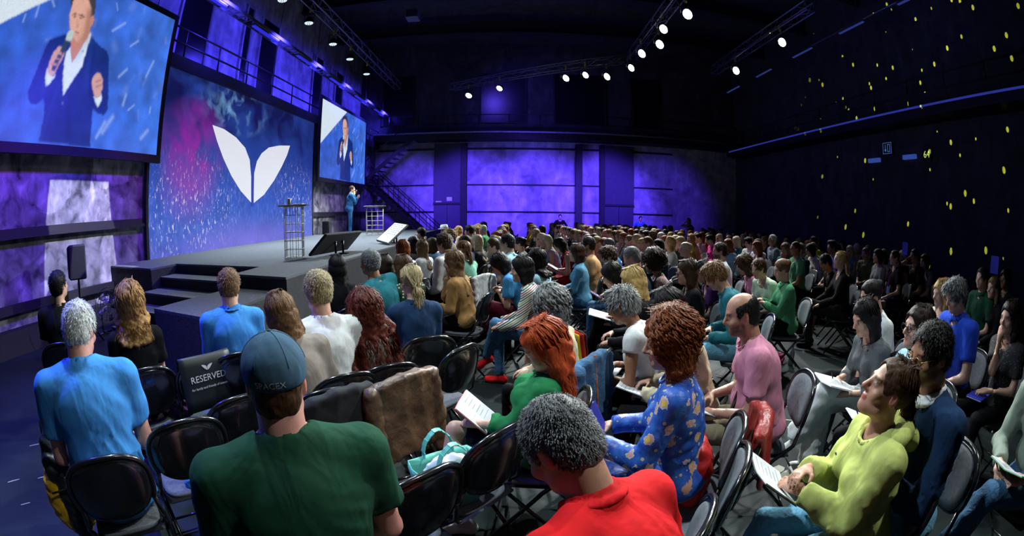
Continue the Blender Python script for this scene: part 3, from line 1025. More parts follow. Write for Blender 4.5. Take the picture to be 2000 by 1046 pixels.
# ------------------------------------------------------------------ projection screens
PORTRAIT = [('jacket', (0.01, 0.04, 0.26), [(0.4531, 0.6447), (0.4323, 0.6206), (0.3932, 0.5901), (0.3645, 0.5615), (0.3541, 0.5163), (0.3415, 0.4311), (0.3287, 0.343), (0.3169, 0.2715), (0.3182, 0.2311), (0.336, 0.1993), (0.3589, 0.198), (0.388, 0.2395), (0.3971, 0.2051), (0.3998, 0.1228), (0.3962, 0.0678), (0.3923, 0.0108), (0.632, 0.0051), (0.6261, 0.1917), (0.627, 0.2319), (0.6508, 0.2061), (0.6855, 0.2041), (0.7008, 0.2391), (0.6933, 0.3499), (0.6805, 0.4441), (0.6635, 0.5714), (0.6412, 0.6031), (0.6055, 0.6156), (0.557, 0.6553), (0.5409, 0.6816)]), ('fold', (0.004, 0.016, 0.13), [(0.3903, 0.2567), (0.4177, 0.3601), (0.4051, 0.3338), (0.3986, 0.281), (0.3949, 0.2046), (0.388, 0.2395)]), ('fold', (0.004, 0.016, 0.13), [(0.6195, 0.2519), (0.6243, 0.2996), (0.5926, 0.4163), (0.5633, 0.5019), (0.592, 0.3847), (0.6091, 0.2958), (0.6205, 0.1449), (0.6236, 0.1912)]), ('fold', (0.005, 0.02, 0.15), [(0.4323, 0.6206), (0.3932, 0.5901), (0.3645, 0.5615), (0.3541, 0.5163), (0.344, 0.4433), (0.3619, 0.5012), (0.3771, 0.5479), (0.4054, 0.5794), (0.4371, 0.5975)]), ('fold', (0.004, 0.016, 0.13), [(0.4686, 0.2566), (0.4938, 0.2097), (0.5107, 0.0688), (0.5106, 0.0119), (0.518, 0.0099), (0.5066, 0.1832), (0.4904, 0.2381)]), ('lapel', (0.006, 0.024, 0.17), [(0.4508, 0.4705), (0.4471, 0.3739), (0.4415, 0.314), (0.475, 0.2638), (0.4611, 0.3778)]), ('lapel', (0.006, 0.024, 0.17), [(0.5483, 0.6716), (0.5529, 0.5623), (0.5395, 0.4561), (0.4773, 0.2643), (0.5228, 0.3649), (0.5573, 0.4745), (0.5707, 0.582)]), ('shirt', (0.62, 0.72, 0.85), [(0.5403, 0.6847), (0.5489, 0.6685), (0.5463, 0.5985), (0.5385, 0.462), (0.4738, 0.2723), (0.4588, 0.3771), (0.4518, 0.4648), (0.4534, 0.5262), (0.4657, 0.5553), (0.475, 0.5183), (0.4875, 0.4763), (0.5064, 0.5293), (0.5255, 0.6098)]), ('fold', (0.42, 0.52, 0.7), [(0.5403, 0.6847), (0.5255, 0.6098), (0.5064, 0.5293), (0.4875, 0.4763), (0.4943, 0.4662), (0.5226, 0.5257), (0.544, 0.6106), (0.5489, 0.6685)]), ('neck', (0.52, 0.22, 0.16), [(0.4555, 0.6203), (0.5334, 0.6652), (0.5384, 0.6805), (0.5255, 0.6098), (0.5064, 0.5293), (0.4875, 0.4763), (0.475, 0.5183), (0.4646, 0.5611)]), ('hair', (0.025, 0.025, 0.03), [(0.4267, 0.7751), (0.4096, 0.813), (0.404, 0.8567), (0.4138, 0.9023), (0.4516, 0.9366), (0.4949, 0.9325), (0.5247, 0.8923), (0.5364, 0.8425), (0.5394, 0.7922), (0.5321, 0.775), (0.5132, 0.8101)]), ('face', (0.6, 0.33, 0.26), [(0.4233, 0.767), (0.423, 0.7343), (0.4348, 0.6817), (0.4471, 0.6486), (0.4662, 0.6183), (0.4889, 0.5954), (0.5144, 0.599), (0.5344, 0.6328), (0.5384, 0.6805), (0.5351, 0.7358), (0.5339, 0.7793), (0.5171, 0.8292), (0.4938, 0.869), (0.4649, 0.8848), (0.4293, 0.8629), (0.4191, 0.8176)]), ('shade', (0.36, 0.15, 0.11), [(0.5344, 0.6328), (0.5384, 0.6805), (0.5351, 0.7358), (0.5339, 0.7793), (0.5171, 0.8292), (0.5019, 0.8113), (0.507, 0.7397), (0.5148, 0.677), (0.5048, 0.6209), (0.4889, 0.5954), (0.5144, 0.599)]), ('hairside', (0.05, 0.05, 0.055), [(0.4938, 0.869), (0.5171, 0.8292), (0.5253, 0.7684), (0.5346, 0.7762), (0.5357, 0.8213), (0.5251, 0.8785), (0.4961, 0.905)]), ('ear', (0.5, 0.22, 0.16), [(0.5246, 0.7714), (0.5376, 0.7879), (0.5468, 0.7582), (0.5427, 0.7258), (0.5321, 0.711)]), ('brow', (0.1, 0.06, 0.05), [(0.4336, 0.7456), (0.4459, 0.7611), (0.4569, 0.7596), (0.4586, 0.7521), (0.4459, 0.7496), (0.4356, 0.7368)]), ('brow', (0.1, 0.06, 0.05), [(0.4651, 0.7585), (0.4794, 0.7668), (0.4967, 0.7616), (0.4956, 0.7544), (0.4814, 0.7578), (0.4668, 0.751)]), ('eye', (0.06, 0.04, 0.04), [(0.4407, 0.7374), (0.4523, 0.7444), (0.4561, 0.7395), (0.4448, 0.7311)]), ('eye', (0.06, 0.04, 0.04), [(0.4733, 0.7458), (0.4883, 0.751), (0.49, 0.7435), (0.4747, 0.7398)]), ('nose', (0.42, 0.18, 0.13), [(0.4592, 0.7377), (0.4743, 0.7052), (0.4812, 0.6854), (0.4682, 0.6718), (0.4683, 0.6961)]), ('mouth', (0.3, 0.06, 0.06), [(0.4659, 0.658), (0.4789, 0.6585), (0.4953, 0.6557), (0.481, 0.6482), (0.4674, 0.6506)]), ('mouthshade', (0.4, 0.17, 0.13), [(0.4729, 0.6368), (0.4904, 0.6408), (0.487, 0.6314), (0.4771, 0.629)]), ('cuff', (0.6, 0.72, 0.8), [(0.3812, 0.408), (0.3895, 0.3872), (0.4146, 0.3651), (0.4207, 0.3871), (0.4196, 0.3635), (0.404, 0.3249), (0.3901, 0.3073), (0.378, 0.3554)]), ('hand', (0.58, 0.34, 0.26), [(0.4104, 0.5416), (0.4221, 0.5457), (0.4329, 0.5282), (0.4431, 0.5135), (0.4421, 0.4918), (0.4263, 0.427), (0.4156, 0.374), (0.3976, 0.3663), (0.3849, 0.3859), (0.3846, 0.4438), (0.392, 0.4963)]), ('mic', (0.02, 0.05, 0.06), [(0.4353, 0.5937), (0.4565, 0.5893), (0.4516, 0.5625), (0.4337, 0.483), (0.4147, 0.3942), (0.4, 0.3959), (0.3985, 0.4188), (0.4217, 0.5213)]), ('michead', (0.45, 0.55, 0.55), [(0.4506, 0.6564), (0.4626, 0.6486), (0.4662, 0.6183), (0.4601, 0.5844), (0.4341, 0.587), (0.4329, 0.6177), (0.4399, 0.6457)]), ('finger', (0.54, 0.29, 0.22), [(0.4042, 0.5093), (0.4343, 0.5074), (0.434, 0.4952), (0.4045, 0.4945)]), ('finger', (0.5, 0.26, 0.2), [(0.3979, 0.4774), (0.4301, 0.4758), (0.4274, 0.463), (0.3981, 0.4627)]), ('finger', (0.48, 0.24, 0.18), [(0.3937, 0.4466), (0.4211, 0.4432), (0.4183, 0.4305), (0.3939, 0.432)]), ('cuff', (0.6, 0.72, 0.8), [(0.6165, 0.3195), (0.6327, 0.2955), (0.6536, 0.3198), (0.6591, 0.3404), (0.6626, 0.2904), (0.6497, 0.2401), (0.6331, 0.2706)]), ('hand', (0.6, 0.34, 0.26), [(0.619, 0.4534), (0.6354, 0.4523), (0.6538, 0.4193), (0.6585, 0.3658), (0.6532, 0.3229), (0.6353, 0.2961), (0.6187, 0.3232), (0.6017, 0.3718), (0.599, 0.4088), (0.6069, 0.4271)]), ('finger', (0.4, 0.18, 0.14), [(0.6164, 0.3982), (0.6456, 0.42), (0.6495, 0.4115), (0.6207, 0.3868)]), ('finger', (0.4, 0.18, 0.14), [(0.6207, 0.3678), (0.6525, 0.3898), (0.6538, 0.3806), (0.6275, 0.357)]), ('button', (0.1, 0.14, 0.25), [(0.4715, 0.2341), (0.4782, 0.2384), (0.482, 0.2276), (0.4756, 0.2205)]), ('pocket', (0.015, 0.05, 0.3), [(0.5232, 0.5512), (0.5301, 0.5569), (0.5311, 0.551), (0.5243, 0.5453)])]
STREAKS = [((0.779, 0.2907), (0.7882, 0.3604), 0.0106), ((0.6584, 0.0659), (0.6948, 0.165), 0.0121), ((0.6871, 0.1011), (0.7318, 0.2044), 0.0152), ((0.8994, 0.0977), (0.9348, 0.1559), 0.0136), ((0.8106, 0.2652), (0.8415, 0.307), 0.0061), ((0.7344, 0.4619), (0.7716, 0.5264), 0.0091), ((0.8865, 0.5149), (0.917, 0.6376), 0.0091), ((0.2731, 0.6648), (0.2729, 0.7252), 0.0076), ((0.2246, 0.617), (0.2264, 0.6585), 0.0061), ((0.6529, 0.7388), (0.7109, 0.8207), 0.0091), ((0.7671, 0.6839), (0.8041, 0.7371), 0.0076), ((0.9363, 0.2793), (0.939, 0.3156), 0.0076), ((0.3408, 0.7549), (0.323, 0.7848), 0.0076), ((0.6525, 0.8819), (0.6369, 0.9247), 0.0045), ((0.1734, 0.633), (0.1897, 0.662), 0.0091)]


def screen_picture():
    """the live picture on the screens: one finely divided flat sheet with a colour at each point (u right, v up, 0..1)"""
    W, Hh = 5.35, 3.0
    nx, ny = 236, 132
    U, Vv = np.meshgrid(np.linspace(0, 1, nx + 1), np.linspace(0, 1, ny + 1), indexing='ij')
    X, Y = U * W, Vv * Hh
    nr = np.random.RandomState(4)

    def smooth(a, n):
        for _ in range(n):
            p = np.pad(a, 1, mode='edge')
            a = (p[1:-1, 1:-1] * 2 + p[:-2, 1:-1] + p[2:, 1:-1] + p[1:-1, :-2] + p[1:-1, 2:]) / 6
        return a

    def inside(pts):
        P = [(u * W, v * Hh) for u, v in pts]
        m_ = np.zeros(X.shape, bool)
        for (x0, y0), (x1, y1) in zip(P, P[1:] + P[:1]):
            if y0 == y1:
                continue
            c_ = ((y0 > Y) != (y1 > Y)) & (X < (x1 - x0) * (Y - y0) / (y1 - y0) + x0)
            m_ ^= c_
        return m_

    def stroke(a, b_, w):
        ax_, ay = a[0] * W, a[1] * Hh
        dx, dy = b_[0] * W - ax_, b_[1] * Hh - ay
        t_ = np.clip(((X - ax_) * dx + (Y - ay) * dy) / (dx * dx + dy * dy + 1e-9), 0, 1)
        d_ = np.hypot(X - ax_ - t_ * dx, Y - ay - t_ * dy)
        return np.exp(-(d_ / w) ** 2)
    n1 = smooth(nr.normal(0, 1, X.shape), 60) * 9
    n2 = smooth(nr.normal(0, 1, X.shape), 14) * 4
    k = np.clip(0.86 + 0.22 * n1 + 0.06 * n2, 0.5, 1.5)
    g = (0.62 + 0.5 * U)
    C = np.stack([0.034 * k * g + 0.012, 0.135 * k * g + 0.02, 0.70 * k * (0.80 + 0.28 * U)], -1)

    def blend(m_, col):
        C[:] = C * (1 - m_[..., None]) + np.array(col) * m_[..., None]
    for (a, b_, w) in STREAKS:
        blend(np.clip(stroke(a, b_, w * W * 0.6), 0, 1) * 0.6, (0.30, 0.44, 0.82))
    for _ in range(26):
        u, v = nr.uniform(0.3, 1), nr.uniform(0.05, 0.95)
        blend(stroke((u, v), (u + nr.uniform(-0.02, 0.04), v + nr.uniform(0.01, 0.08)), nr.uniform(0.03, 0.09)) * nr.uniform(0.08, 0.28), (0.25, 0.38, 0.8))
    tri = smooth(inside([(0, 0.42), (0.5, 1.0), (0.5, 1.2), (-0.1, 1.2), (-0.1, 0.42)]).astype(float), 1)
    blend(tri, (0.62, 0.72, 0.80))
    masks = {}
    for nm, col, pts in PORTRAIT:
        raw = inside(pts).astype(float)
        soft_ = {'fold': 7, 'shade': 9, 'lapel': 2, 'nose': 3, 'mouthshade': 3, 'brow': 1, 'eye': 1, 'mouth': 1, 'finger': 1, 'hairside': 3}.get(nm, 1)
        m_ = smooth(raw, soft_)
        if nm in ('fold', 'shade', 'nose'):
            m_ = m_ * 0.8
        if nm in ('jacket', 'face', 'hand', 'shirt'):
            masks.setdefault(nm, raw)
            lit = 1 + (0.10 * n2 + 0.12 * n1 if nm == 'jacket' else 0.03 * n2)
            if nm == 'jacket':
                col = (0.007, 0.026, 0.19)
            if nm == 'face':
                lit = 1.12 - 0.5 * np.clip((U - 0.485) / 0.05, 0, 1) * 0.6 + 0.03 * n2
            C[:] = C * (1 - m_[..., None]) + np.array(col) * lit[..., None] * m_[..., None]
        else:
            blend(m_, col)
    body = smooth(masks['jacket'], 2)
    for (a, b_, w, s_) in (((0.30, 0.62), (0.265, 0.42), 0.10, 1), ((0.285, 0.34), (0.33, 0.42), 0.06, -1), ((0.56, 0.62), (0.575, 0.35), 0.07, 1), ((0.38, 0.30), (0.375, 0.02), 0.07, 1), ((0.50, 0.30), (0.52, 0.05), 0.06, -1), ((0.45, 0.34), (0.40, 0.02), 0.04, 1), ((0.58, 0.60), (0.60, 0.3), 0.04, -1)):
        q = stroke(a, b_, w) * body
        blend(np.clip(q, 0, 1) * 0.35, (0.014, 0.05, 0.30) if s_ > 0 else (0.003, 0.010, 0.08))
    C *= (1 + nr.normal(0, 0.035, X.shape))[..., None]
    n = (nx + 1) * (ny + 1)
    V = np.stack([np.zeros(n), X.ravel(), Y.ravel()], 1)
    idx = np.arange(n).reshape(nx + 1, ny + 1)
    Q = np.stack([idx[:-1, :-1], idx[1:, :-1], idx[1:, 1:], idx[:-1, 1:]], -1).reshape(-1, 4)
    m, nt, b = _nodes('screen_picture')
    a = nt.nodes.new('ShaderNodeAttribute')
    a.attribute_name = 'tint'
    b.inputs['Base Color'].default_value = (0.02, 0.02, 0.02, 1)
    nt.links.new(a.outputs['Color'], b.inputs['Emission Color'])
    b.inputs['Emission Strength'].default_value = 1.05
    return qmesh('live_picture', V, Q, m, np.concatenate([np.clip(C, 0, 1).reshape(-1, 3), np.ones((n, 1))], 1))


PIC = screen_picture()


def screen(loc, label):
    e = empty('projection_screen', loc)
    tag(e, label, 'screen')
    o = link('live_picture', PIC, e)
    o['label'] = 'live picture of a person in a navy suit holding a microphone'
    f = MB()
    f.box(-0.09, 0.0, -0.14, 5.49, -0.16, 0.0).box(-0.09, 0.0, -0.14, 5.49, 3.0, 3.14).box(-0.09, 0.0, -0.14, 0.0, 0.0, 3.0).box(-0.09, 0.0, 5.35, 5.49, 0.0, 3.0)
    f.build('screen_frame', M_DARK, e)
    MB().box(-0.06, -0.03, 0, 5.35, 0, 3.0).build('screen_back', M_DARK, e)
    for y in (0.6, 4.7):
        MB().tube([(-0.04, y, 3.14), (-0.04, y, 4.5)], 0.008, 5).build('hanging_wire', M_RAIL, e)
    return e


screen((-7.25, 1.78, 3.07), 'huge black-framed screen showing a speaker at the left of the backdrop')
screen((-7.25, 16.0, 3.10), 'farther screen showing the same speaker at the right of the backdrop')

# ------------------------------------------------------------------ things on and beside the stage
M_WIRE = mat('thin_steel_rod', (0.55, 0.52, 0.48), 0.45, 0.2)


def wire_table(loc, w, h, rz, label):
    e = empty('wire_table', loc, rz)
    tag(e, label, 'table', 'wire side tables on the stage')
    n = 3
    for i in range(n + 1):
        for j in range(n + 1):
            if i in (0, n) or j in (0, n):
                x, y = -w / 2 + w * i / n, -w / 2 + w * j / n
                MB().tube([(x, y, 0.01), (x, y, h)], 0.006, 5).build('upright', M_WIRE, e)
    for k in range(7):
        z = 0.012 + k * (h - 0.02) / 6
        MB().tube([(-w / 2, -w / 2, z), (w / 2, -w / 2, z), (w / 2, w / 2, z), (-w / 2, w / 2, z)], 0.006, 5, close=True).build('ring', M_WIRE, e)
    MB().rbox(-w / 2 - 0.1, w / 2 + 0.1, -w / 2 - 0.1, w / 2 + 0.1, h, h + 0.025, 0.006).build('table_top', mat('dark_table_top', (0.05, 0.05, 0.055), 0.4), e)
    return e


wire_table((-3.87, 7.42, SZ), 0.32, 0.90, R(20), 'thin wire cage side table near the stair notch of the stage')
wire_table((-4.93, 15.7, SZ), 0.58, 0.98, R(15), 'wide wire cage side table beside the standing speaker')
o = MB().lathe([(0.03, 0), (0.035, 0.02), (0.034, 0.11), (0.02, 0.12)], 14).build('drinking_glass', M_WIRE)
o.location = (-3.95, 7.38, SZ + 0.926)
tag(o, 'small tumbler on the near wire table', 'glass')
o = MB().rbox(-0.09, 0.09, -0.06, 0.06, 0, 0.02, 0.004).build('notebook', M_PAPER)
o.location = (-3.78, 7.44, SZ + 0.926)
tag(o, 'white notes lying on the near wire table', 'notebook')


def prompter(BL, BR, TL, label, lit):
    """a floor monitor; BL, BR, TL are corners of its face"""
    BL, BR, TL = Vector(BL), Vector(BR), Vector(TL)
    e = empty('floor_monitor', BL)
    tag(e, label, 'monitor')
    ux, uy = (BR - BL), (TL - BL)
    n = ux.cross(uy).normalized()
    if n.z < 0:
        n = -n
    M = Matrix.Identity(4)
    for i, c in enumerate((ux.normalized(), uy.normalized(), n)):
        for j in range(3):
            M[j][i] = c[j]
    w, h = ux.length, uy.length
    MB().rbox(0, w, 0, h, -0.05, 0.0, 0.012, M).build('monitor_case', M_DARK, e)
    sc = MB()
    sc.box(0.03, w - 0.03, 0.03, h - 0.03, 0.0, 0.002, M)
    s = sc.build('display', emitmat('display_white' if lit else 'display_dim', (0.72, 0.74, 0.82) if lit else (0.05, 0.06, 0.1), 0.85 if lit else 0.4), e)
    if lit:
        rr = random.Random(5)
        t_ = MB()
        for k in range(6):
            x = 0.10
            while x < w - 0.2:
                l = rr.uniform(0.06, 0.16)
                t_.box(x, x + l, h - 0.12 - k * 0.095, h - 0.085 - k * 0.095, 0.002, 0.003, M)
                x += l + 0.03
        t_.build('text_line', mat('display_ink', (0.16, 0.17, 0.22), 0.8), e)
    for f in (0.42, 0.62):
        p = ux * f + uy * 0.62 - n * 0.05
        MB().tube([p, (p.x, p.y, SZ - BL.z)], 0.022, 6).build('support_leg', M_BLACKMETAL, e)
        MB().box(p.x - 0.1, p.x + 0.1, p.y - 0.06, p.y + 0.06, SZ - BL.z, SZ - BL.z + 0.015).build('foot', M_BLACKMETAL, e)
    return e


prompter((-3.42, 8.85, 1.0), (-3.5, 7.2, 1.02), (-3.12, 8.95, 1.36), 'black floor monitor seen from behind on the stage edge', False)
prompter((-3.45, 11.05, 1.04), (-2.92, 10.3, 1.0), (-3.18, 11.9, 1.45), 'tilted floor monitor with white text display on the stage edge', True)

e = empty('loudspeaker', (-6.8, 4.55, FLOOR))
tag(e, 'black loudspeaker on a pole in front of the plaster wall', 'loudspeaker')
rz = Matrix.Rotation(R(-35), 4, 'Z')
MB().rbox(-0.19, 0.19, -0.17, 0.17, 1.0, 1.53, 0.02, rz).build('cabinet', M_DARK, e)
MB().rbox(-0.17, 0.17, -0.19, -0.17, 1.03, 1.50, 0.008, rz).build('grille', mat('speaker_grille', (0.02, 0.02, 0.024), 0.6), e)
MB().tube([(0, 0, 0.12), (0, 0, 1.0)], 0.02, 8).build('pole', M_BLACKMETAL, e)
for k in range(3):
    a = R(120 * k + 20)
    MB().tube([(0, 0, 0.5), (0.42 * math.cos(a), 0.42 * math.sin(a), 0.015)], 0.014, 6).build('leg', M_BLACKMETAL, e)
MB().tube([(0.1, -0.1, 0.95), (0.14, -0.12, 0.7), (0.1, -0.1, 0.4), (0.2, -0.1, 0.03)], 0.006, 5).build('cable', M_DARK, e)
e = empty('loudspeaker', (-7.2, 16.6, SZ))
tag(e, 'small black loudspeaker box on the stage floor under the farther screen', 'loudspeaker')
MB().rbox(-0.14, 0.14, -0.15, 0.15, 0, 0.5, 0.02).build('cabinet', M_DARK, e)
MB().rbox(0.14, 0.16, -0.13, 0.13, 0.03, 0.47, 0.006).build('grille', MATS['speaker_grille'], e)
e = empty('floor_fan', (-6.55, 5.05, FLOOR))
tag(e, 'chrome floor fan catching blue light beside the stage end', 'fan')
M_CHROME = mat('chrome_blue', (0.5, 0.5, 0.55), 0.18, 1.0, 0.05)
q = Matrix.Translation((0, 0, 0.5)) @ Matrix.Rotation(R(72), 4, 'X') @ Matrix.Rotation(R(20), 4, 'Y')
for rr_ in (0.10, 0.17, 0.24, 0.30):
    MB().tube([q @ Vector((rr_ * math.cos(a), rr_ * math.sin(a), 0.1 - rr_ * 0.2)) for a in [2 * math.pi * i / 24 for i in range(24)]], 0.006, 5, close=True).build('guard_ring', M_CHROME, e)
for k in range(12):
    a = 2 * math.pi * k / 12
    MB().tube([q @ Vector((0.04 * math.cos(a), 0.04 * math.sin(a), 0.1)), q @ Vector((0.30 * math.cos(a), 0.30 * math.sin(a), 0.04))], 0.004, 4).build('guard_wire', M_CHROME, e)
for k in range(5):
    a = 2 * math.pi * k / 5
    c, s = math.cos(a), math.sin(a)
    MB().add([q @ Vector(p) for p in ((0.04 * c, 0.04 * s, 0.03), (0.24 * c - 0.08 * s, 0.24 * s + 0.08 * c, 0.05), (0.26 * c + 0.05 * s, 0.26 * s - 0.05 * c, 0.0), (0.05 * c + 0.03 * s, 0.05 * s - 0.03 * c, 0.0))] +
             [q @ Vector(p) for p in ((0.04 * c, 0.04 * s, 0.02), (0.24 * c - 0.08 * s, 0.24 * s + 0.08 * c, 0.04), (0.26 * c + 0.05 * s, 0.26 * s - 0.05 * c, -0.01), (0.05 * c + 0.03 * s, 0.05 * s - 0.03 * c, -0.01))],
             [(0, 1, 2, 3), (7, 6, 5, 4), (0, 4, 5, 1), (1, 5, 6, 2), (2, 6, 7, 3), (3, 7, 4, 0)]).build('blade', M_CHROME, e)
MB().tube([(-0.3, 0, 0.02), (-0.3, 0, 0.5)], 0.015, 6).tube([(0.3, 0, 0.02), (0.3, 0, 0.5)], 0.015, 6).tube([(-0.3, -0.2, 0.015), (-0.3, 0.2, 0.015)], 0.015, 6).tube([(0.3, -0.2, 0.015), (0.3, 0.2, 0.015)], 0.015, 6).tube([(-0.3, 0, 0.03), (0.3, 0, 0.03)], 0.015, 6).build('stand', M_CHROME, e)
# worn tape marks on the floor
rr = random.Random(11)
M_TAPE = mat('worn_tape', (0.42, 0.42, 0.34), 0.8)
for i, (x, y, w, l, a) in enumerate(((1.88, 2.52, 0.08, 0.22, 20), (1.95, 2.44, 0.08, 0.24, 22), (1.80, 2.30, 0.04, 0.09, 60), (1.52, 2.05, 0.03, 0.08, 40), (1.58, 1.96, 0.025, 0.08, 30), (2.5, 3.3, 0.012, 0.35, -30), (2.65, 3.6, 0.01, 0.3, -35),
                                     (-3.71, 1.16, 0.010, 0.14, 62), (-3.3, 1.05, 0.008, 0.10, 60), (-4.1, 1.7, 0.010, 0.12, 58), (-3.5, 1.4, 0.008, 0.09, 60), (2.2, 3.0, 0.02, 0.05, 10))):
    b_ = MB()
    c, s = math.cos(R(a)), math.sin(R(a))
    pts = [(-l / 2, -w / 2), (-l / 4, -w * 0.7), (l / 3, -w / 2), (l / 2, -w * 0.2), (l / 2 - 0.01, w / 2), (0, w * 0.6), (-l / 2, w * 0.3)]
    b_.prism([(x + u * c - v * s, y + u * s + v * c) for u, v in pts], FLOOR + 0.0005, FLOOR + 0.002, lambda u, v, d: (u, v, d))
    o = b_.build('floor_tape', M_TAPE)
    tag(o, ('upper of two broad pale tape scraps on the aisle floor', 'lower of two broad pale tape scraps on the aisle floor', 'small tape scrap just below the two broad ones', 'upper tiny tape scrap by the chairs at the aisle', 'lower tiny tape scrap by the chairs at the aisle', 'long thin tape line in the aisle beside the pink T-shirt', 'thin tape line farthest up the aisle', 'leftmost tape scrap on the blue lit floor', 'lowest tape scrap on the blue lit floor', 'highest tape scrap on the blue lit floor', 'middle tape scrap on the blue lit floor', 'dot of tape between the broad scraps and the thin lines')[i], 'tape', 'scraps of tape on the floor')

# ------------------------------------------------------------------ figures: smooth implicit shapes turned into meshes


class Field:
    def __init__(self, h):
        self.h = h
        self.ops = []
        self.lo = np.array([1e9] * 3)
        self.hi = np.array([-1e9] * 3)

    def _bb(self, lo, hi):
        self.lo = np.minimum(self.lo, lo)
        self.hi = np.maximum(self.hi, hi)

    def cone(self, a, b, r1, r2=None, k=0.02, cut=False, sub=False, flat=None):
        a, b = np.array(a, float), np.array(b, float)
        r2 = r1 if r2 is None else r2
        rm = max(r1, r2)
        lo, hi = np.minimum(a, b) - rm, np.maximum(a, b) + rm
        if not sub:
            self._bb(lo, hi)
        self.ops.append(('c', lo, hi, k, sub, (a, b, r1, r2, cut)))
        return self

    def ell(self, c, r, M=None, k=0.02, sub=False):
        c, r = np.array(c, float), np.array(r, float)
        rm = max(r) if M is not None else r
        if not sub:
            self._bb(c - rm, c + rm)
        self.ops.append(('e', c - rm, c + rm, k, sub, (c, r, M)))
        return self

    def disp(self, fn):
        self.ops.append(('d', None, None, 0, False, fn))
        return self

    def run(self):
        h = self.h
        pad = 0.03 + 2 * h
        o = self.lo - pad
        n = np.ceil((self.hi + pad - o) / h).astype(int) + 1
        ax = [o[i] + np.arange(n[i]) * h for i in range(3)]
        F = np.full(n, 0.2, dtype=np.float32)
        for kind, lo, hi, k, sub, d in self.ops:
            if kind == 'd':
                idx = np.nonzero(np.abs(F) < 0.035 + h)
                P = np.stack([ax[i][idx[i]] for i in range(3)], 1)
                F[idx] += d(P).astype(np.float32)
                continue
            m = k + 2.5 * h
            i0 = np.maximum(((lo - m - o) / h).astype(int), 0)
            i1 = np.minimum(((hi + m - o) / h).astype(int) + 2, n)
            if np.any(i1 <= i0):
                continue
            sl = tuple(slice(i0[i], i1[i]) for i in range(3))
            x = ax[0][sl[0]][:, None, None]
            y = ax[1][sl[1]][None, :, None]
            z = ax[2][sl[2]][None, None, :]
            if kind == 'c':
                a, b, r1, r2, cut = d
                ba = b - a
                L2 = max(float(ba @ ba), 1e-9)
                t0 = ((x - a[0]) * ba[0] + (y - a[1]) * ba[1] + (z - a[2]) * ba[2]) / L2
                t = np.clip(t0, 0, 1)
                D = np.sqrt((x - a[0] - t * ba[0]) ** 2 + (y - a[1] - t * ba[1]) ** 2 + (z - a[2] - t * ba[2]) ** 2) - (r1 + (r2 - r1) * t)
                if cut:
                    D = np.maximum(D, (t0 - 1) * math.sqrt(L2))
            else:
                c, r, M = d
                x, y, z = x - c[0], y - c[1], z - c[2]
                if M is not None:
                    x, y, z = (x * M[0, 0] + y * M[1, 0] + z * M[2, 0], x * M[0, 1] + y * M[1, 1] + z * M[2, 1], x * M[0, 2] + y * M[1, 2] + z * M[2, 2])
                k0 = np.sqrt((x / r[0]) ** 2 + (y / r[1]) ** 2 + (z / r[2]) ** 2)
                k1 = np.sqrt((x / r[0] ** 2) ** 2 + (y / r[1] ** 2) ** 2 + (z / r[2] ** 2) ** 2)
                D = k0 * (k0 - 1) / np.maximum(k1, 1e-6)
            D = D.astype(np.float32)
            G = F[sl]
            kk = max(k, 1e-4)
            if sub:
                D = -D
                q = np.maximum(kk - np.abs(G - D), 0) / kk
                F[sl] = np.maximum(G, D) + q * q * kk * 0.25
            else:
                q = np.maximum(kk - np.abs(G - D), 0) / kk
                F[sl] = np.minimum(G, D) - q * q * kk * 0.25
        return nets(F, o, h)


_CR = np.array([[i, j, k] for i in (0, 1) for j in (0, 1) for k in (0, 1)])
_ED = [(a, b) for a in range(8) for b in range(a + 1, 8) if np.abs(_CR[a] - _CR[b]).sum() == 1]


def nets(F, o, h):
    S = F < 0
    nx, ny, nz = F.shape
    cnt = np.zeros((nx - 1, ny - 1, nz - 1), np.uint8)
    for i, j, k in _CR:
        cnt += S[i:nx - 1 + i, j:ny - 1 + j, k:nz - 1 + k]
    act = np.nonzero((cnt > 0) & (cnt < 8))
    idx = np.stack(act, 1)
    N = len(idx)
    ids = np.full(cnt.shape, -1, np.int32)
    ids[act] = np.arange(N)
    cv = [F[idx[:, 0] + c[0], idx[:, 1] + c[1], idx[:, 2] + c[2]] for c in _CR]
    pos = np.zeros((N, 3))
    num = np.zeros(N)
    for a, b in _ED:
        va, vb = cv[a], cv[b]
        x = (va < 0) != (vb < 0)
        t = np.where(x, va / np.where(x, va - vb, 1), 0)
        pos += x[:, None] * (_CR[a] + (_CR[b] - _CR[a]) * t[:, None])
        num += x
    V = o + (idx + pos / num[:, None]) * h
    Q = []
    for ax_ in range(3):
        A = [slice(None)] * 3
        B = [slice(None)] * 3
        A[ax_], B[ax_] = slice(0, -1), slice(1, None)
        e = np.nonzero(S[tuple(A)] != S[tuple(B)])
        E = np.stack(e, 1)
        o1, o2 = [q for q in range(3) if q != ax_]
        lim = np.array(cnt.shape)
        ok = (E[:, o1] >= 1) & (E[:, o2] >= 1) & (E[:, o1] < lim[o1]) & (E[:, o2] < lim[o2]) & (E[:, ax_] < lim[ax_])
        E = E[ok]

        def g(d1, d2):
            c = E.copy()
            c[:, o1] -= d1
            c[:, o2] -= d2
            return ids[c[:, 0], c[:, 1], c[:, 2]]
        q = np.stack([g(1, 1), g(0, 1), g(0, 0), g(1, 0)], 1)
        fl = S[E[:, 0], E[:, 1], E[:, 2]]
        if ax_ == 1:
            fl = ~fl
        q[~fl] = q[~fl][:, ::-1]
        Q.append(q)
    Q = np.concatenate(Q)
    Q = Q[(Q >= 0).all(1)]
    return V, Q


def join(parts):
    V, Q, n = [], [], 0
    for v, q in parts:
        V.append(v)
        Q.append(q + n)
        n += len(v)
    return np.concatenate(V), np.concatenate(Q)


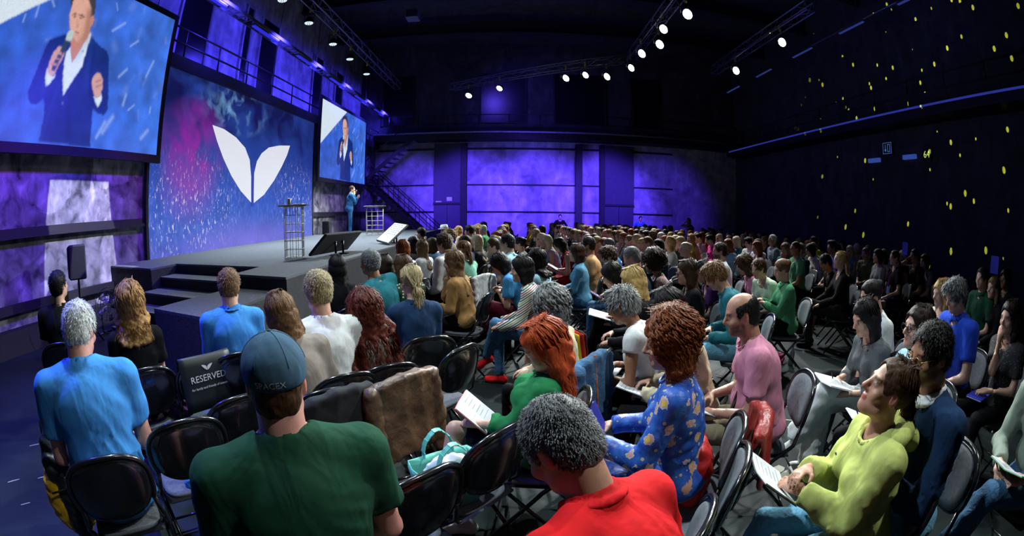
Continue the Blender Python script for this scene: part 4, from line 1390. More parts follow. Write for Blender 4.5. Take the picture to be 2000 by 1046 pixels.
def wob(P, f, ph=0.0):
    x, y, z = P[:, 0] * f, P[:, 1] * f, P[:, 2] * f
    return np.sin(x + 1.7 * np.sin(0.8 * y + ph) + ph) * np.sin(0.9 * y + 1.3 * np.sin(1.1 * z) + 2 * ph) + 0.6 * np.sin(1.9 * z + 1.6 * np.sin(1.3 * x + ph))


def tubes(paths, r, n=3):
    """many thin tapering strands as one quad mesh; paths (S, K, 3)"""
    P = np.asarray(paths)
    S, K, _ = P.shape
    T = np.gradient(P, axis=1)
    T /= np.linalg.norm(T, axis=2, keepdims=True) + 1e-9
    ref = np.where(np.abs(T[..., 2:3]) < 0.85, np.array([0, 0, 1.0]), np.array([0, 1.0, 0]))
    A = np.cross(T, ref)
    A /= np.linalg.norm(A, axis=2, keepdims=True) + 1e-9
    B = np.cross(T, A)
    tp = np.sin(np.linspace(0.35, math.pi - 0.12, K))[None, :, None] * (r if np.isscalar(r) else np.asarray(r)[:, None, None])
    V = np.stack([P + tp * (A * math.cos(2 * math.pi * i / n) + B * math.sin(2 * math.pi * i / n)) for i in range(n)], 2)
    base = (np.arange(S * K) * n).reshape(S, K)
    Q = []
    for i in range(n):
        j = (i + 1) % n
        a, b = base[:, :-1], base[:, 1:]
        Q.append(np.stack([a + i, a + j, b + j, b + i], -1).reshape(-1, 4))
    return V.reshape(-1, 3), np.concatenate(Q)


def ribbons(paths, width, centre):
    """flat hair ribbons lying on the head and back: one quad strip per lock"""
    P = np.asarray(paths)
    S, K, _ = P.shape
    T = np.gradient(P, axis=1)
    T /= np.linalg.norm(T, axis=2, keepdims=True) + 1e-9
    O = P - centre
    A = np.cross(T, O)
    A /= np.linalg.norm(A, axis=2, keepdims=True) + 1e-9
    w = np.sin(np.linspace(0.5, math.pi - 0.1, K))[None, :, None] * width * 0.5
    V = np.stack([P - A * w, P + A * w], 2)
    base = (np.arange(S * K) * 2).reshape(S, K)
    a, b = base[:, :-1], base[:, 1:]
    Q = np.stack([a, a + 1, b + 1, b], -1).reshape(-1, 4)
    return V.reshape(-1, 3), Q


def resample(K, ctrl):
    """Catmull-Rom through control points (S, C, 3) to K samples"""
    c = np.asarray(ctrl)
    S, C, _ = c.shape
    pts = np.concatenate([2 * c[:, :1] - c[:, 1:2], c, 2 * c[:, -1:] - c[:, -2:-1]], 1)
    out = []
    for s in np.linspace(0, C - 1 - 1e-6, K):
        i = int(s)
        t = s - i
        p0, p1, p2, p3 = pts[:, i], pts[:, i + 1], pts[:, i + 2], pts[:, i + 3]
        out.append(0.5 * ((2 * p1) + (-p0 + p2) * t + (2 * p0 - 5 * p1 + 4 * p2 - p3) * t * t + (-p0 + 3 * p1 - 3 * p2 + p3) * t ** 3))
    return np.stack(out, 1)


def rot(ax, a):
    return np.array(Matrix.Rotation(a, 3, ax))


def nrm(v):
    v = np.array(v, float)
    return v / (np.linalg.norm(v) + 1e-12)


def skeleton(sp):
    """joint positions of a seated (or standing) figure facing +Y, origin on the floor below the hips"""
    s = sp.get('s', 1.0)
    f = sp['sex'] == 'f'
    lean = R(sp.get('lean', 6))
    side = R(sp.get('side', 0))
    tw = R(sp.get('twist', 0))
    k = {}
    stand = sp.get('stand', False)
    hz = 0.93 if stand else 0.575
    hip = np.array([0, 0, hz])
    fr = []
    p = hip.copy()
    J = [p.copy()]
    for seg, (w, l) in enumerate(((0.5, 0.15), (0.9, 0.18), (1.35, 0.185))):
        M = rot('Y', side) @ rot('X', -lean * w) @ rot('Z', tw * (seg + 1) / 3)
        fr.append(M)
        p = p + M[:, 2] * l * s
        J.append(p.copy())
    k['J'], k['fr'] = J, fr
    M2 = fr[2]
    sw = (0.158 if f else 0.182) * (1 + 0.4 * (s - 1)) * sp.get('bulk', 1.0)
    k['sh'] = [J[2] + M2[:, 2] * 0.108 * s + M2[:, 0] * sg * sw + M2[:, 1] * 0.005 for sg in (-1, 1)]
    nk = J[3]
    hm = rot('Z', R(-sp.get('yaw', 0))) @ rot('X', -R(sp.get('pitch', 5))) @ rot('Y', R(sp.get('roll', 0)))
    nd = nrm(M2[:, 2] * 0.75 + np.array([0, 0, 0.35]) + hm[:, 1] * 0.12)
    hb = nk + nd * (0.080 - 0.10 * max(0, sp.get('bulk', 1.0) - 1))
    k['neck'], k['hb'], k['hm'] = nk, hb, hm
    k['hc'] = hb + hm[:, 2] * 0.075 + hm[:, 1] * 0.025
    # arms
    tgt = ARMS[sp.get('arms', 'lap')]
    k['el'], k['wr'] = [], []
    ua, fa = 0.285 * s, 0.25 * s
    for i, sg in enumerate((-1, 1)):
        t = tgt[i]
        if callable(t):
            t = t(k)
        t = np.array(t, float)
        if stand and tgt is not None:
            t = t + np.array([0, 0, 0.36])
        v = t - k['sh'][i]
        d = np.linalg.norm(v)
        dm = min(d, (ua + fa) * 0.985)
        v = v / d
        aa = (ua * ua - fa * fa + dm * dm) / (2 * dm)
        hh = math.sqrt(max(ua * ua - aa * aa, 0))
        hint = np.array([sg * 0.55, -0.5, -0.75]) if not sp.get('elb') else np.array([sg * sp['elb'], -0.4, -0.5])
        hint = hint - v * (hint @ v)
        k['el'].append(k['sh'][i] + v * aa + nrm(hint) * hh)
        k['wr'].append(k['sh'][i] + v * dm)
    # legs
    lg = LEGS[sp.get('legs', 'sit') if not stand else 'stand']
    ls = s * (0.96 if f else 1.0)
    k['hj'] = [hip + np.array([sg * 0.088, 0.02, -0.015]) for sg in (-1, 1)]
    k['kn'] = [np.array(lg[i][0]) * np.array([1, ls if not stand else 1, 1]) for i in (0, 1)]
    k['an'] = [np.array(lg[i][1]) * np.array([1, ls if not stand else 1, 1]) for i in (0, 1)]
    return k


ARMS = dict(
    lap=((-0.05, 0.30, 0.64), (0.05, 0.31, 0.66)),
    rest=((-0.15, 0.33, 0.65), (0.15, 0.33, 0.65)),
    write=((-0.09, 0.34, 0.67), (0.06, 0.33, 0.72)),
    phone=((-0.05, 0.33, 0.84), (0.05, 0.34, 0.86)),
    chin=((-0.06, 0.28, 0.72), lambda k: k['hc'] + k['hm'] @ np.array([0.03, 0.085, -0.145])),
    cross=((0.10, 0.21, 0.86), (-0.12, 0.23, 0.84)),
    point=((-0.06, 0.30, 0.66), (0.16, 0.28, 1.32)),
    knee=((-0.12, 0.40, 0.66), (0.06, 0.42, 0.67)),
    speak=((-0.10, 0.30, 0.97), (0.06, 0.17, 1.07)),
    hold=((-0.10, 0.36, 0.74), (0.12, 0.36, 0.74)),
    high=((-0.03, 0.33, 0.80), (0.07, 0.30, 0.84)),
    raise_=((-0.05, 0.30, 0.66), (0.12, 0.22, 1.25)),
    shade=((-0.06, 0.28, 0.70), lambda k: k['hc'] + k['hm'] @ np.array([-0.02, 0.07, -0.19])),
    down=((-0.27, 0.03, 0.48), (0.27, 0.03, 0.48)),
    camera=((-0.08, 0.22, 1.15), (0.08, 0.22, 1.15)),
    pockets=((-0.24, 0.02, 0.60), (0.24, 0.02, 0.60)),
)
LEGS = dict(
    sit=(((-0.13, 0.45, 0.545), (-0.13, 0.47, 0.09)), ((0.13, 0.45, 0.545), (0.13, 0.46, 0.09))),
    vwide=(((-0.36, 0.36, 0.545), (-0.33, 0.38, 0.09)), ((0.30, 0.40, 0.545), (0.28, 0.40, 0.09))),
    wide=(((-0.24, 0.42, 0.545), (-0.22, 0.44, 0.09)), ((0.24, 0.42, 0.545), (0.22, 0.42, 0.09))),
    tuck=(((-0.11, 0.45, 0.54), (-0.12, 0.26, 0.09)), ((0.11, 0.45, 0.54), (0.08, 0.22, 0.10))),
    fwd=(((-0.13, 0.46, 0.55), (-0.14, 0.68, 0.09)), ((0.12, 0.46, 0.55), (0.10, 0.60, 0.09))),
    cross=(((0.02, 0.47, 0.66), (0.15, 0.60, 0.27)), ((0.10, 0.46, 0.545), (0.09, 0.44, 0.09))),
    crossl=(((-0.10, 0.46, 0.545), (-0.09, 0.44, 0.09)), ((-0.02, 0.48, 0.655), (-0.14, 0.58, 0.24))),
    stand=(((-0.10, 0.03, 0.50), (-0.11, 0.0, 0.09)), ((0.10, 0.03, 0.50), (0.12, 0.02, 0.09))),
)


def torso(F, k, f, g, sp, low=True):
    """add the trunk to a field, inflated by g"""
    s = (1 + 0.45 * (sp.get('s', 1.0) - 1)) * sp.get('bulk', 1.0)
    J, fr = k['J'], k['fr']
    if low:
        F.ell(J[0] + np.array([0, -0.015, 0.0]), ((0.178 if f else 0.172) * s + g, 0.135 * s + g, 0.105 + g), fr[0], 0.05)
    F.ell(J[1] + fr[1][:, 2] * 0.0, ((0.132 if f else 0.152) * s + g, (0.105 if f else 0.118) * s + g, 0.165 * s), fr[1], 0.06)
    F.ell(J[2] + fr[2][:, 2] * 0.01, ((0.143 if f else 0.168) * s + g, (0.108 if f else 0.122) * s + g, 0.165 * s + g * 0.5), fr[2], 0.06)
    if sp.get('belly'):
        F.ell(J[1] + fr[1][:, 1] * 0.05, (0.15 * s + g, 0.12 * s + g, 0.13), fr[1], 0.06)
    sl, sr = k['sh']
    md = (sl + sr) / 2
    F.cone(sl * 0.93 + md * 0.07, sr * 0.93 + md * 0.07, 0.047 * s + g, k=0.05)
    for q in (sl, sr):
        F.cone(k['neck'] - fr[2][:, 2] * 0.012, q * 0.88 + md * 0.12, 0.046 * s + g * 0.6, 0.047 * s + g, k=0.045)
    if f:
        for sg in (-1, 1):
            F.ell(J[2] + fr[2] @ np.array([sg * 0.068, 0.088, 0.005]), (0.062 + g, 0.055 + g, 0.062 + g), None, 0.03)


def head_field(k, sp, h):
    c, M = k['hc'], k['hm']
    f = sp['sex'] == 'f'
    F = Field(h)

    def L(x, y, z):
        return c + M @ np.array([x, y, z])
    w = 0.95 if f else 1.0
    F.ell(L(0, -0.012, 0.032), (0.075 * w, 0.096, 0.085), M)
    F.ell(L(0, 0.022, -0.040), (0.060 * w, 0.066, 0.076), M, 0.03)
    F.ell(L(0, 0.062, -0.092), (0.026, 0.022, 0.020), M, 0.025)
    F.cone(L(-0.045 * w, 0.02, -0.075), L(0, 0.062, -0.088), 0.022, 0.020, 0.025)
    F.cone(L(0.045 * w, 0.02, -0.075), L(0, 0.062, -0.088), 0.022, 0.020, 0.025)
    F.cone(L(-0.034, 0.074, 0.022), L(0.034, 0.074, 0.022), 0.013, k=0.02)       # brow
    for sg in (-1, 1):
        F.ell(L(sg * 0.032, 0.098, 0.002), (0.017, 0.012, 0.010), M, 0.012, True)  # eye sockets
        F.ell(L(sg * 0.032, 0.079, 0.002), (0.012, 0.012, 0.010), M, 0.003)        # eyeballs
        F.ell(L(sg * 0.045, 0.06, -0.03), (0.022, 0.022, 0.022), M, 0.02)          # cheeks
        F.ell(L(sg * 0.076 * w, -0.012, -0.008), (0.009, 0.019, 0.032), M, 0.008)  # ears
        F.ell(L(sg * 0.084 * w, -0.004, -0.006), (0.006, 0.010, 0.018), M, 0.004, True)
    F.cone(L(0, 0.088, 0.012), L(0, 0.110, -0.026), 0.008, 0.012, 0.012)           # nose
    F.ell(L(0, 0.094, -0.032), (0.017, 0.012, 0.009), M, 0.008)
    F.ell(L(0, 0.086, -0.055), (0.023, 0.010, 0.006), M, 0.006)                    # lips
    F.ell(L(0, 0.084, -0.066), (0.020, 0.010, 0.0065), M, 0.006)
    r = (0.050 if f else 0.060) * (1 + 0.8 * (sp.get('bulk', 1.0) - 1))
    F.cone(k['neck'] - k['fr'][2][:, 2] * 0.03, L(0, -0.025, -0.055), r * 1.04, r * 0.97, 0.03)
    return F


def head_tint(V, k, sp):
    """natural colouring: lips, brows, eyes, stubble"""
    P = (V - k['hc']) @ k['hm']
    x, y, z = np.abs(P[:, 0]), P[:, 1], P[:, 2]
    T = np.ones((len(V), 4))
    f = sp['sex'] == 'f'
    lip = (x < 0.023) & (y > 0.083) & (z > -0.072) & (z < -0.050)
    T[lip, :3] = (0.85, 0.45, 0.48) if f else (0.85, 0.6, 0.6)
    hc = np.array(HAIRC[sp['hair'][1]]) / np.array(SKINC[sp.get('skin', 'fair')]) + 0.12
    brow = (x > 0.014) & (x < 0.050) & (z > 0.018) & (z < 0.028) & (y > 0.06)
    T[brow, :3] = np.clip(hc, 0, 0.6)
    eye = (((x - 0.032) / 0.0135) ** 2 + ((z - 0.002) / 0.0075) ** 2 < 1) & (y > 0.07)
    T[eye, :3] = (1.15, 1.8, 2.2)
    iris = (((x - 0.031) / 0.007) ** 2 + ((z - 0.002) / 0.008) ** 2 < 1) & (y > 0.07)
    T[iris, :3] = (0.06, 0.08, 0.1)
    lash = (x > 0.019) & (x < 0.047) & (z > 0.008) & (z < 0.014) & (y > 0.07)
    T[lash, :3] *= 0.55
    if sp.get('beard'):
        d = sp['beard']
        q = np.clip((-0.032 - z - 0.25 * np.maximum(0.03 - x, 0)) / 0.018, 0, 1) * np.clip((y + 0.012) / 0.02, 0, 1) * np.clip((z + 0.135) / 0.02, 0, 1) * (~lip) * d
        T[:, :3] = T[:, :3] * (1 - q[:, None]) + np.clip(hc * 0.8, 0.05, 0.6) * q[:, None]
    nose = (y > 0.098) & (z < -0.01)
    T[nose, :3] *= (1.05, 0.9, 0.88)
    ear = (x > 0.074) & (np.abs(y + 0.01) < 0.025)
    T[ear, :3] *= (1.05, 0.82, 0.78)
    return T


def hand_field(w, d, n, sd, h, curl, s=1.0):
    """hand: wrist w, finger direction d, palm normal n, thumb side sd"""
    F = Field(h)
    d, n, sd = nrm(d), nrm(n), nrm(sd)
    Mx = np.stack([sd, d, n], 1)
    F.cone(w - d * 0.03, w + d * 0.02, 0.025 * s, 0.026 * s, 0.02)
    F.ell(w + d * 0.052 * s, (0.041 * s, 0.052 * s, 0.017 * s), Mx, 0.015)
    for i, (l, off) in enumerate(((0.068, 0.028), (0.076, 0.0095), (0.070, -0.009), (0.054, -0.026))):
        p = w + d * (0.092 - 0.006 * (i == 3)) * s + sd * off * s
        a = curl * (0.55 + 0.12 * i)
        r = 0.0088 * s
        for fr_, rr in ((0.44, 1.0), (0.32, 0.92), (0.24, 0.82)):
            dd = d * math.cos(a) + n * math.sin(a) + sd * off * 1.5
            q = p + nrm(dd) * l * fr_ * s
            F.cone(p, q, r * rr * 1.05, r * rr * 0.95, 0.004)
            p = q
            a += curl * 0.75
    p = w + d * 0.03 * s + sd * 0.030 * s
    t1 = nrm(d * 0.75 + sd * 0.75 + n * 0.35)
    q = p + t1 * 0.042 * s
    F.cone(p, q, 0.014 * s, 0.0105 * s, 0.012)
    t2 = nrm(d * 0.9 + sd * 0.15 + n * (0.3 + 0.4 * curl))
    F.cone(q, q + t2 * 0.032 * s, 0.0105 * s, 0.0085 * s, 0.004)
    return F


def hand_frame(k, i, sp):
    sg = (-1, 1)[i]
    fd = nrm(k['wr'][i] - k['el'][i])
    pose = sp.get('arms', 'lap')
    if pose in ('chin', 'shade') and i == 1:
        d = nrm(fd + np.array([0, 0, 0.4]))
        n = -k['hm'][:, 1]
    elif pose in ('speak', 'raise_', 'point', 'camera'):
        d = nrm(fd + np.array([-sg * 0.2, 0.2, 0.5]))
        n = np.array([-sg * 1.0, -0.1, 0.1])
    else:
        d = nrm(fd * 0.7 + np.array([-sg * 0.45, 0.35, -0.15]))
        n = np.array([-sg * 0.25, -0.15, -1.0])
    n = nrm(n - d * (n @ d))
    sd = np.cross(d, n) if i == 0 else np.cross(n, d)
    if sd @ np.array([-sg, 0.2, 0.6]) < 0:
        sd = -sd
    return d, n, sd


def legs_field(F, k, sp, g, style, full=True):
    s = sp.get('s', 1.0)
    f = sp['sex'] == 'f'
    lo = sp.get('loose', 0.0)
    for i in (0, 1):
        hj, kn, an = k['hj'][i], k['kn'][i], k['an'][i]
        rt, rk, ra = (0.084 + g) * s, (0.056 + g + lo) * s, (0.038 + g + lo) * s
        if style == 'skin':
            F.cone(hj, kn, rt, rk, 0.03)
            md = kn * 0.68 + an * 0.32
            bk = nrm(np.array([0, -1.0, 0.1]))
            F.cone(kn, an, rk * 0.98, ra, 0.02)
            F.cone(kn * 0.85 + an * 0.15 + bk * 0.012, md + bk * 0.016, 0.046 * s, 0.042 * s, 0.03)
        elif style == 'shorts':
            F.cone(hj, hj * 0.22 + kn * 0.78, rt, rk + 0.028, 0.03, cut=True)
        elif style == 'skirt':
            F.cone(hj, hj * 0.15 + kn * 0.85, rt, rk + 0.02, 0.06, cut=True)
        else:
            F.cone(hj, kn, rt, rk, 0.03)
            F.cone(kn, an + (an - kn) * 0.04, rk, ra + 0.006 + lo * 0.6, 0.02, cut=True)
    if style == 'skirt':
        a = (k['hj'][0] + k['hj'][1]) / 2
        b = (k['kn'][0] + k['kn'][1]) / 2
        F.cone(a, a * 0.2 + b * 0.8, 0.085 + g, 0.075 + g, 0.06, cut=True)
    F.ell(k['J'][0] + np.array([0, -0.015, -0.005]), ((0.178 if f else 0.172) * s + g, 0.135 * s + g, 0.11 + g), k['fr'][0], 0.05)
    F.cone(k['J'][0] + np.array([0, 0.0, 0.02]), k['J'][1] * 0.55 + k['J'][0] * 0.45, (0.118 if f else 0.122) * s + g, 0.112 * s + g, 0.05)
    return F


def hair_geom(k, sp, h, D):
    """hair volume plus strands, by style"""
    st = sp['hair'][0]
    c, M = k['hc'], k['hm']
    f = sp['sex'] == 'f'
    w = 0.95 if f else 1.0
    rg = random.Random(sp.get('seed', 1))
    nr = np.random.RandomState(sp.get('seed', 1))
    parts = []

    def L(x, y, z):
        return c + M @ np.array([x, y, z])
    up, bk = k['fr'][2][:, 2], -k['fr'][2][:, 1]
    F = Field(h)
    t = {'short': 0.010, 'crop': 0.005, 'bald': 0.004, 'thick': 0.020, 'curly': 0.03, 'afro': 0.05, 'pixie': 0.017, 'bun': 0.010, 'pony': 0.010, 'long': 0.014, 'bob': 0.018, 'wavy': 0.020, 'lowpony': 0.012, 'cap': 0.0}.get(st, 0.012)
    tb = t * 0.65 if (D < 5.5 and st in ('curly', 'afro', 'wavy')) else t
    F.ell(L(0, -0.014, 0.034), (0.076 * w + tb, 0.097 + tb, 0.087 + tb), M, 0.01)
    if st in ('short', 'thick', 'crop', 'pixie', 'bald', 'cap'):
        F.ell(L(0, -0.050, -0.030), (0.066 * w + t * 0.6, 0.055 + t * 0.6, 0.065), M, 0.03)
        for sg in (-1, 1):
            F.cone(L(sg * 0.066 * w, 0.012, 0.03), L(sg * 0.070 * w, 0.008, -0.02), 0.012 + t * 0.2, 0.008, 0.015)
        if st in ('thick', 'pixie'):
            F.ell(L(0.01, 0.06, 0.105), (0.055, 0.035, 0.025), M, 0.03)
    if st in ('curly', 'afro', 'wavy', 'bob', 'long'):
        F.ell(L(0, -0.045, -0.03), (0.078 * w + t, 0.070 + t, 0.085), M, 0.03)
    # face opening
    fo = 0.096 if st in ('curly', 'afro') else 0.098
    hl = {'short': 0.020, 'crop': 0.022, 'pony': 0.020, 'lowpony': 0.020, 'bun': 0.020, 'thick': 0.012, 'bald': 0.03}.get(st, 0.008)
    F.ell(L(0, 0.105, -0.008), (0.064 * w, fo - 0.005 + hl * 0.5, 0.070 + hl), M, 0.010, True)
    F.ell(L(0, 0.075, -0.085), (0.068 * w, 0.080, 0.070), M, 0.015, True)
    if st == 'bald':
        F.ell(L(0, 0.040, 0.130), (0.13, 0.135, 0.080), M, 0.012, True)
        F.ell(L(0, 0.13, 0.02), (0.12, 0.11, 0.12), M, 0.012, True)
    if st in ('short', 'crop', 'bald', 'thick', 'pixie', 'pony', 'bun', 'lowpony'):
        for sg in (-1, 1):
            F.ell(L(sg * 0.088 * w, 0.0, -0.03), (0.03, 0.03, 0.042), M, 0.01, True)
    amp = {'curly': 0.005 if D < 5.5 else 0.014, 'afro': 0.006 if D < 5.5 else 0.014, 'wavy': 0.005, 'short': 0.002, 'thick': 0.005, 'pixie': 0.006, 'long': 0.003, 'bob': 0.003}.get(st, 0.002)
    fq = {'curly': 75, 'afro': 80, 'wavy': 45}.get(st, 90)
    L_ = sp.get('hlen', 0.30)
    # hanging lengths
    guides = []
    if st in ('long', 'wavy', 'curly', 'bob'):
        ln = {'bob': 0.0, 'curly': L_ * 0.8 if L_ > 0.08 else 0.0}.get(st, L_)
        wd = {'curly': 1.35, 'wavy': 1.2, 'bob': 1.0}.get(st, 1.0) * sp.get('hwid', 1.0)
        nape = L(0, -0.075, -0.10)
        fall = nrm(-up * 0.7 + np.array([0, 0, -0.5]))
        bk2 = nrm(bk - fall * (bk @ fall))
        sd = nrm(np.cross(fall, bk2))
        for q in np.linspace(-1, 1, 5):
            a = L(q * 0.066, -0.062 + 0.05 * q * q, -0.02)
            b = L(q * 0.074 * wd, -0.070 + 0.06 * q * q, -0.115)
            F.cone(a, b, 0.026 + t * 0.5, 0.024 + t * 0.4, 0.03)
            if ln > 0:
                e = nape + bk2 * 0.045 + sd * (-q) * 0.075 * wd + fall * ln * (1 - 0.12 * q * q)
                e2 = e + bk2 * 0.03
                F.cone(b, e2, 0.026 + t * 0.4, 0.014 + t * 0.3, 0.035)
                guides.append((q, a, b, e2))
            else:
                guides.append((q, a, b, b + np.array([0, 0, -0.02])))
        if sp.get('front', st != 'curly'):
            for sg in (-1, 1):
                a, b = L(sg * 0.075, -0.012, 0.0), L(sg * 0.080, -0.015, -0.10)
                F.cone(a, b, 0.018, 0.022, 0.03)
                if st != 'bob':
                    F.cone(b, k['sh'][0 if sg < 0 else 1] * 0.45 + k['neck'] * 0.55 + np.array([0, 0.045, 0.03 - 0.1]), 0.022, 0.012, 0.03)
    if st in ('pony', 'lowpony'):
        a = L(0, -0.105, 0.02 if st == 'pony' else -0.045)
        b = a + M @ np.array([0, -0.035, -0.05]) if st == 'pony' else a + np.array([0, 0, -0.05]) + bk * 0.02
        e = b + np.array([0, 0, -1.0]) * L_ * 0.55 + bk * 0.02
        F.cone(a, b, 0.020, 0.028, 0.015)
        F.cone(b, e, 0.030, 0.012, 0.02)
        guides.append((0, a, b, e))
    if st == 'bun':
        F.ell(L(0, -0.105, 0.06), (0.040, 0.036, 0.038), M, 0.012)
    if amp:
        ph = rg.uniform(0, 6)
        F.disp(lambda P: amp * wob(P, fq, ph))
    if st == 'cap':
        pass
    parts.append(F.run())
    # strands on near figures
    if D < 8.0 and not sp.get('nostrand'):
        den = 1.0 if D < 3.0 else 0.42 if D < 5.5 else 0.2
        th = 1.0 if D < 3.0 else 1.7 if D < 5.5 else 2.6
        if st in ('long', 'wavy', 'curly', 'bob', 'afro', 'pony', 'lowpony'):
            S = int({'curly': 1500 if sp.get('curlamp') else 1100, 'afro': 900, 'wavy': 1000, 'long': 1000, 'bob': 850, 'pony': 600, 'lowpony': 600}[st] * den)
            K = {'curly': 28 if D < 2.2 else 20, 'afro': 10, 'wavy': 11}.get(st, 8)
            phi = nr.uniform(-1, 1, S) * (2.05 if st in ('curly', 'afro') else 1.95)          # angle from the back of the head
            top = np.stack([0.012 * np.sin(phi) + nr.normal(0, 0.012, S), -0.02 + nr.normal(0, 0.03, S), np.full(S, 0.122 + t)], 1)
            rx, ry = 0.079 * w + t, 0.100 + t

            def at(el, sc=1.0):
                ce, se = math.cos(el), math.sin(el)
                return np.stack([np.sin(phi) * rx * ce * sc, -np.cos(phi) * ry * ce * sc - 0.014, np.full(S, 0.034 + se * (0.088 + t))], 1)
            ctrl = [top, at(R(52)), at(R(12)), at(R(-28), 1.02)]
            ctrl = [c + q @ M.T for q in ctrl]
            if st in ('long', 'wavy', 'curly', 'bob'):
                qq = np.clip(np.sin(phi) * 1.0, -1, 1)
                low = ctrl[-1].copy()
                b = np.stack([c + M @ np.array([x * 0.080 * wd, -0.078 + 0.07 * x * x, -0.11 - 0.02 * (1 - x * x)]) for x in qq])
                if ln > 0:
                    e = np.stack([nape + bk2 * (0.092 - 0.03 * x * x) + sd * (-x) * 0.088 * wd + fall * ln * (1 - 0.15 * x * x) * rg.uniform(0.72, 1.08) for x in qq])
                    ctrl += [b, b * 0.5 + e * 0.5 + bk2 * 0.012, e]
                else:
                    ctrl += [b, b + np.array([0, 0, -0.03]) + (nr.normal(0, 0.022, (S, 3)) if st == 'curly' else 0)]
            elif st in ('pony', 'lowpony'):
                g = guides[0]
                ctrl = ctrl[:3] + [np.repeat(g[1][None], S, 0) + nr.normal(0, 0.012, (S, 3)), np.repeat(g[2][None], S, 0) + nr.normal(0, 0.016, (S, 3)), np.repeat(g[3][None], S, 0) + nr.normal(0, 0.014, (S, 3))]
            else:
                e = ctrl[-1] + nr.normal(0, 0.02, (S, 3)) + np.array([0, 0, -0.035])
                ctrl += [e]
            P = resample(K, np.stack(ctrl, 1))
            P += nr.normal(0, 0.008 if st in ('curly', 'afro') else 0.0022, (S, 1, 3)) + nr.normal(0, 0.004 if st in ('long', 'bob') else 0.008, (S, 1, 3)) * np.linspace(0, 1, K)[None, :, None]
            ca, cf = {'curly': (0.0135, 4.6), 'afro': (0.016, 2.6), 'wavy': (0.007, 2.6), 'long': (0.003, 1.2)}.get(st, (0.001, 1.0))
            ca, cf = sp.get('curlamp', (ca, cf))
            s_ = np.linspace(0, 1, K)[None, :]
            ph = nr.uniform(0, 6.28, (S, 1))
            am = ca * np.clip(s_ * 3, 0.15, 1)
            P[..., 0] += am * np.cos(2 * math.pi * cf * s_ + ph)
            P[..., 1] += am * np.sin(2 * math.pi * cf * s_ + ph)
            P[..., 2] += am * 0.4 * np.sin(2 * math.pi * cf * s_ * 0.7 + 2 * ph)
            parts.append(ribbons(P, (0.0052 if sp.get('curlamp') else 0.0070 if st in ('curly', 'afro') else 0.0062) * th, c - up * 0.05))
        elif st in ('short', 'crop', 'thick', 'pixie', 'bald'):
            v, q = parts[0]
            S = int({'crop': 4200, 'short': 3300, 'thick': 3300, 'pixie': 2600, 'bald': 1200}[st] * den)
            pk = nr.randint(0, len(v), S)
            base = v[pk]
            loc = (base - c) @ M
            keep = (loc[:, 2] > -0.07)
            base, loc = base[keep], loc[keep]
            out = loc / np.array([0.08, 0.10, 0.09])
            out = out / (np.linalg.norm(out, axis=1, keepdims=True) + 1e-9)
            ll = {'crop': 0.008, 'short': 0.016, 'thick': 0.030, 'pixie': 0.032, 'bald': 0.007}[st]
            cen = np.array([0.005, -0.055, 0.12])
            comb = loc - cen
            comb = comb - out * (comb * out).sum(1, keepdims=True)
            comb = comb / (np.linalg.norm(comb, axis=1, keepdims=True) + 0.02)
            rad = {'crop': 0.45, 'short': 0.22, 'thick': 0.20, 'pixie': 0.28, 'bald': 0.3}[st]
            o1 = (out * rad + comb * 0.85 + nr.normal(0, 0.13, out.shape)) @ M.T
            P = np.stack([base - (out @ M.T) * 0.004, base + o1 * ll * 0.6 + (out @ M.T) * 0.002, base + o1 * ll * 1.25 - np.array([0, 0, 0.002])], 1)
            parts.append(ribbons(resample(4, P), 0.0030 * th, c))
    return join(parts)


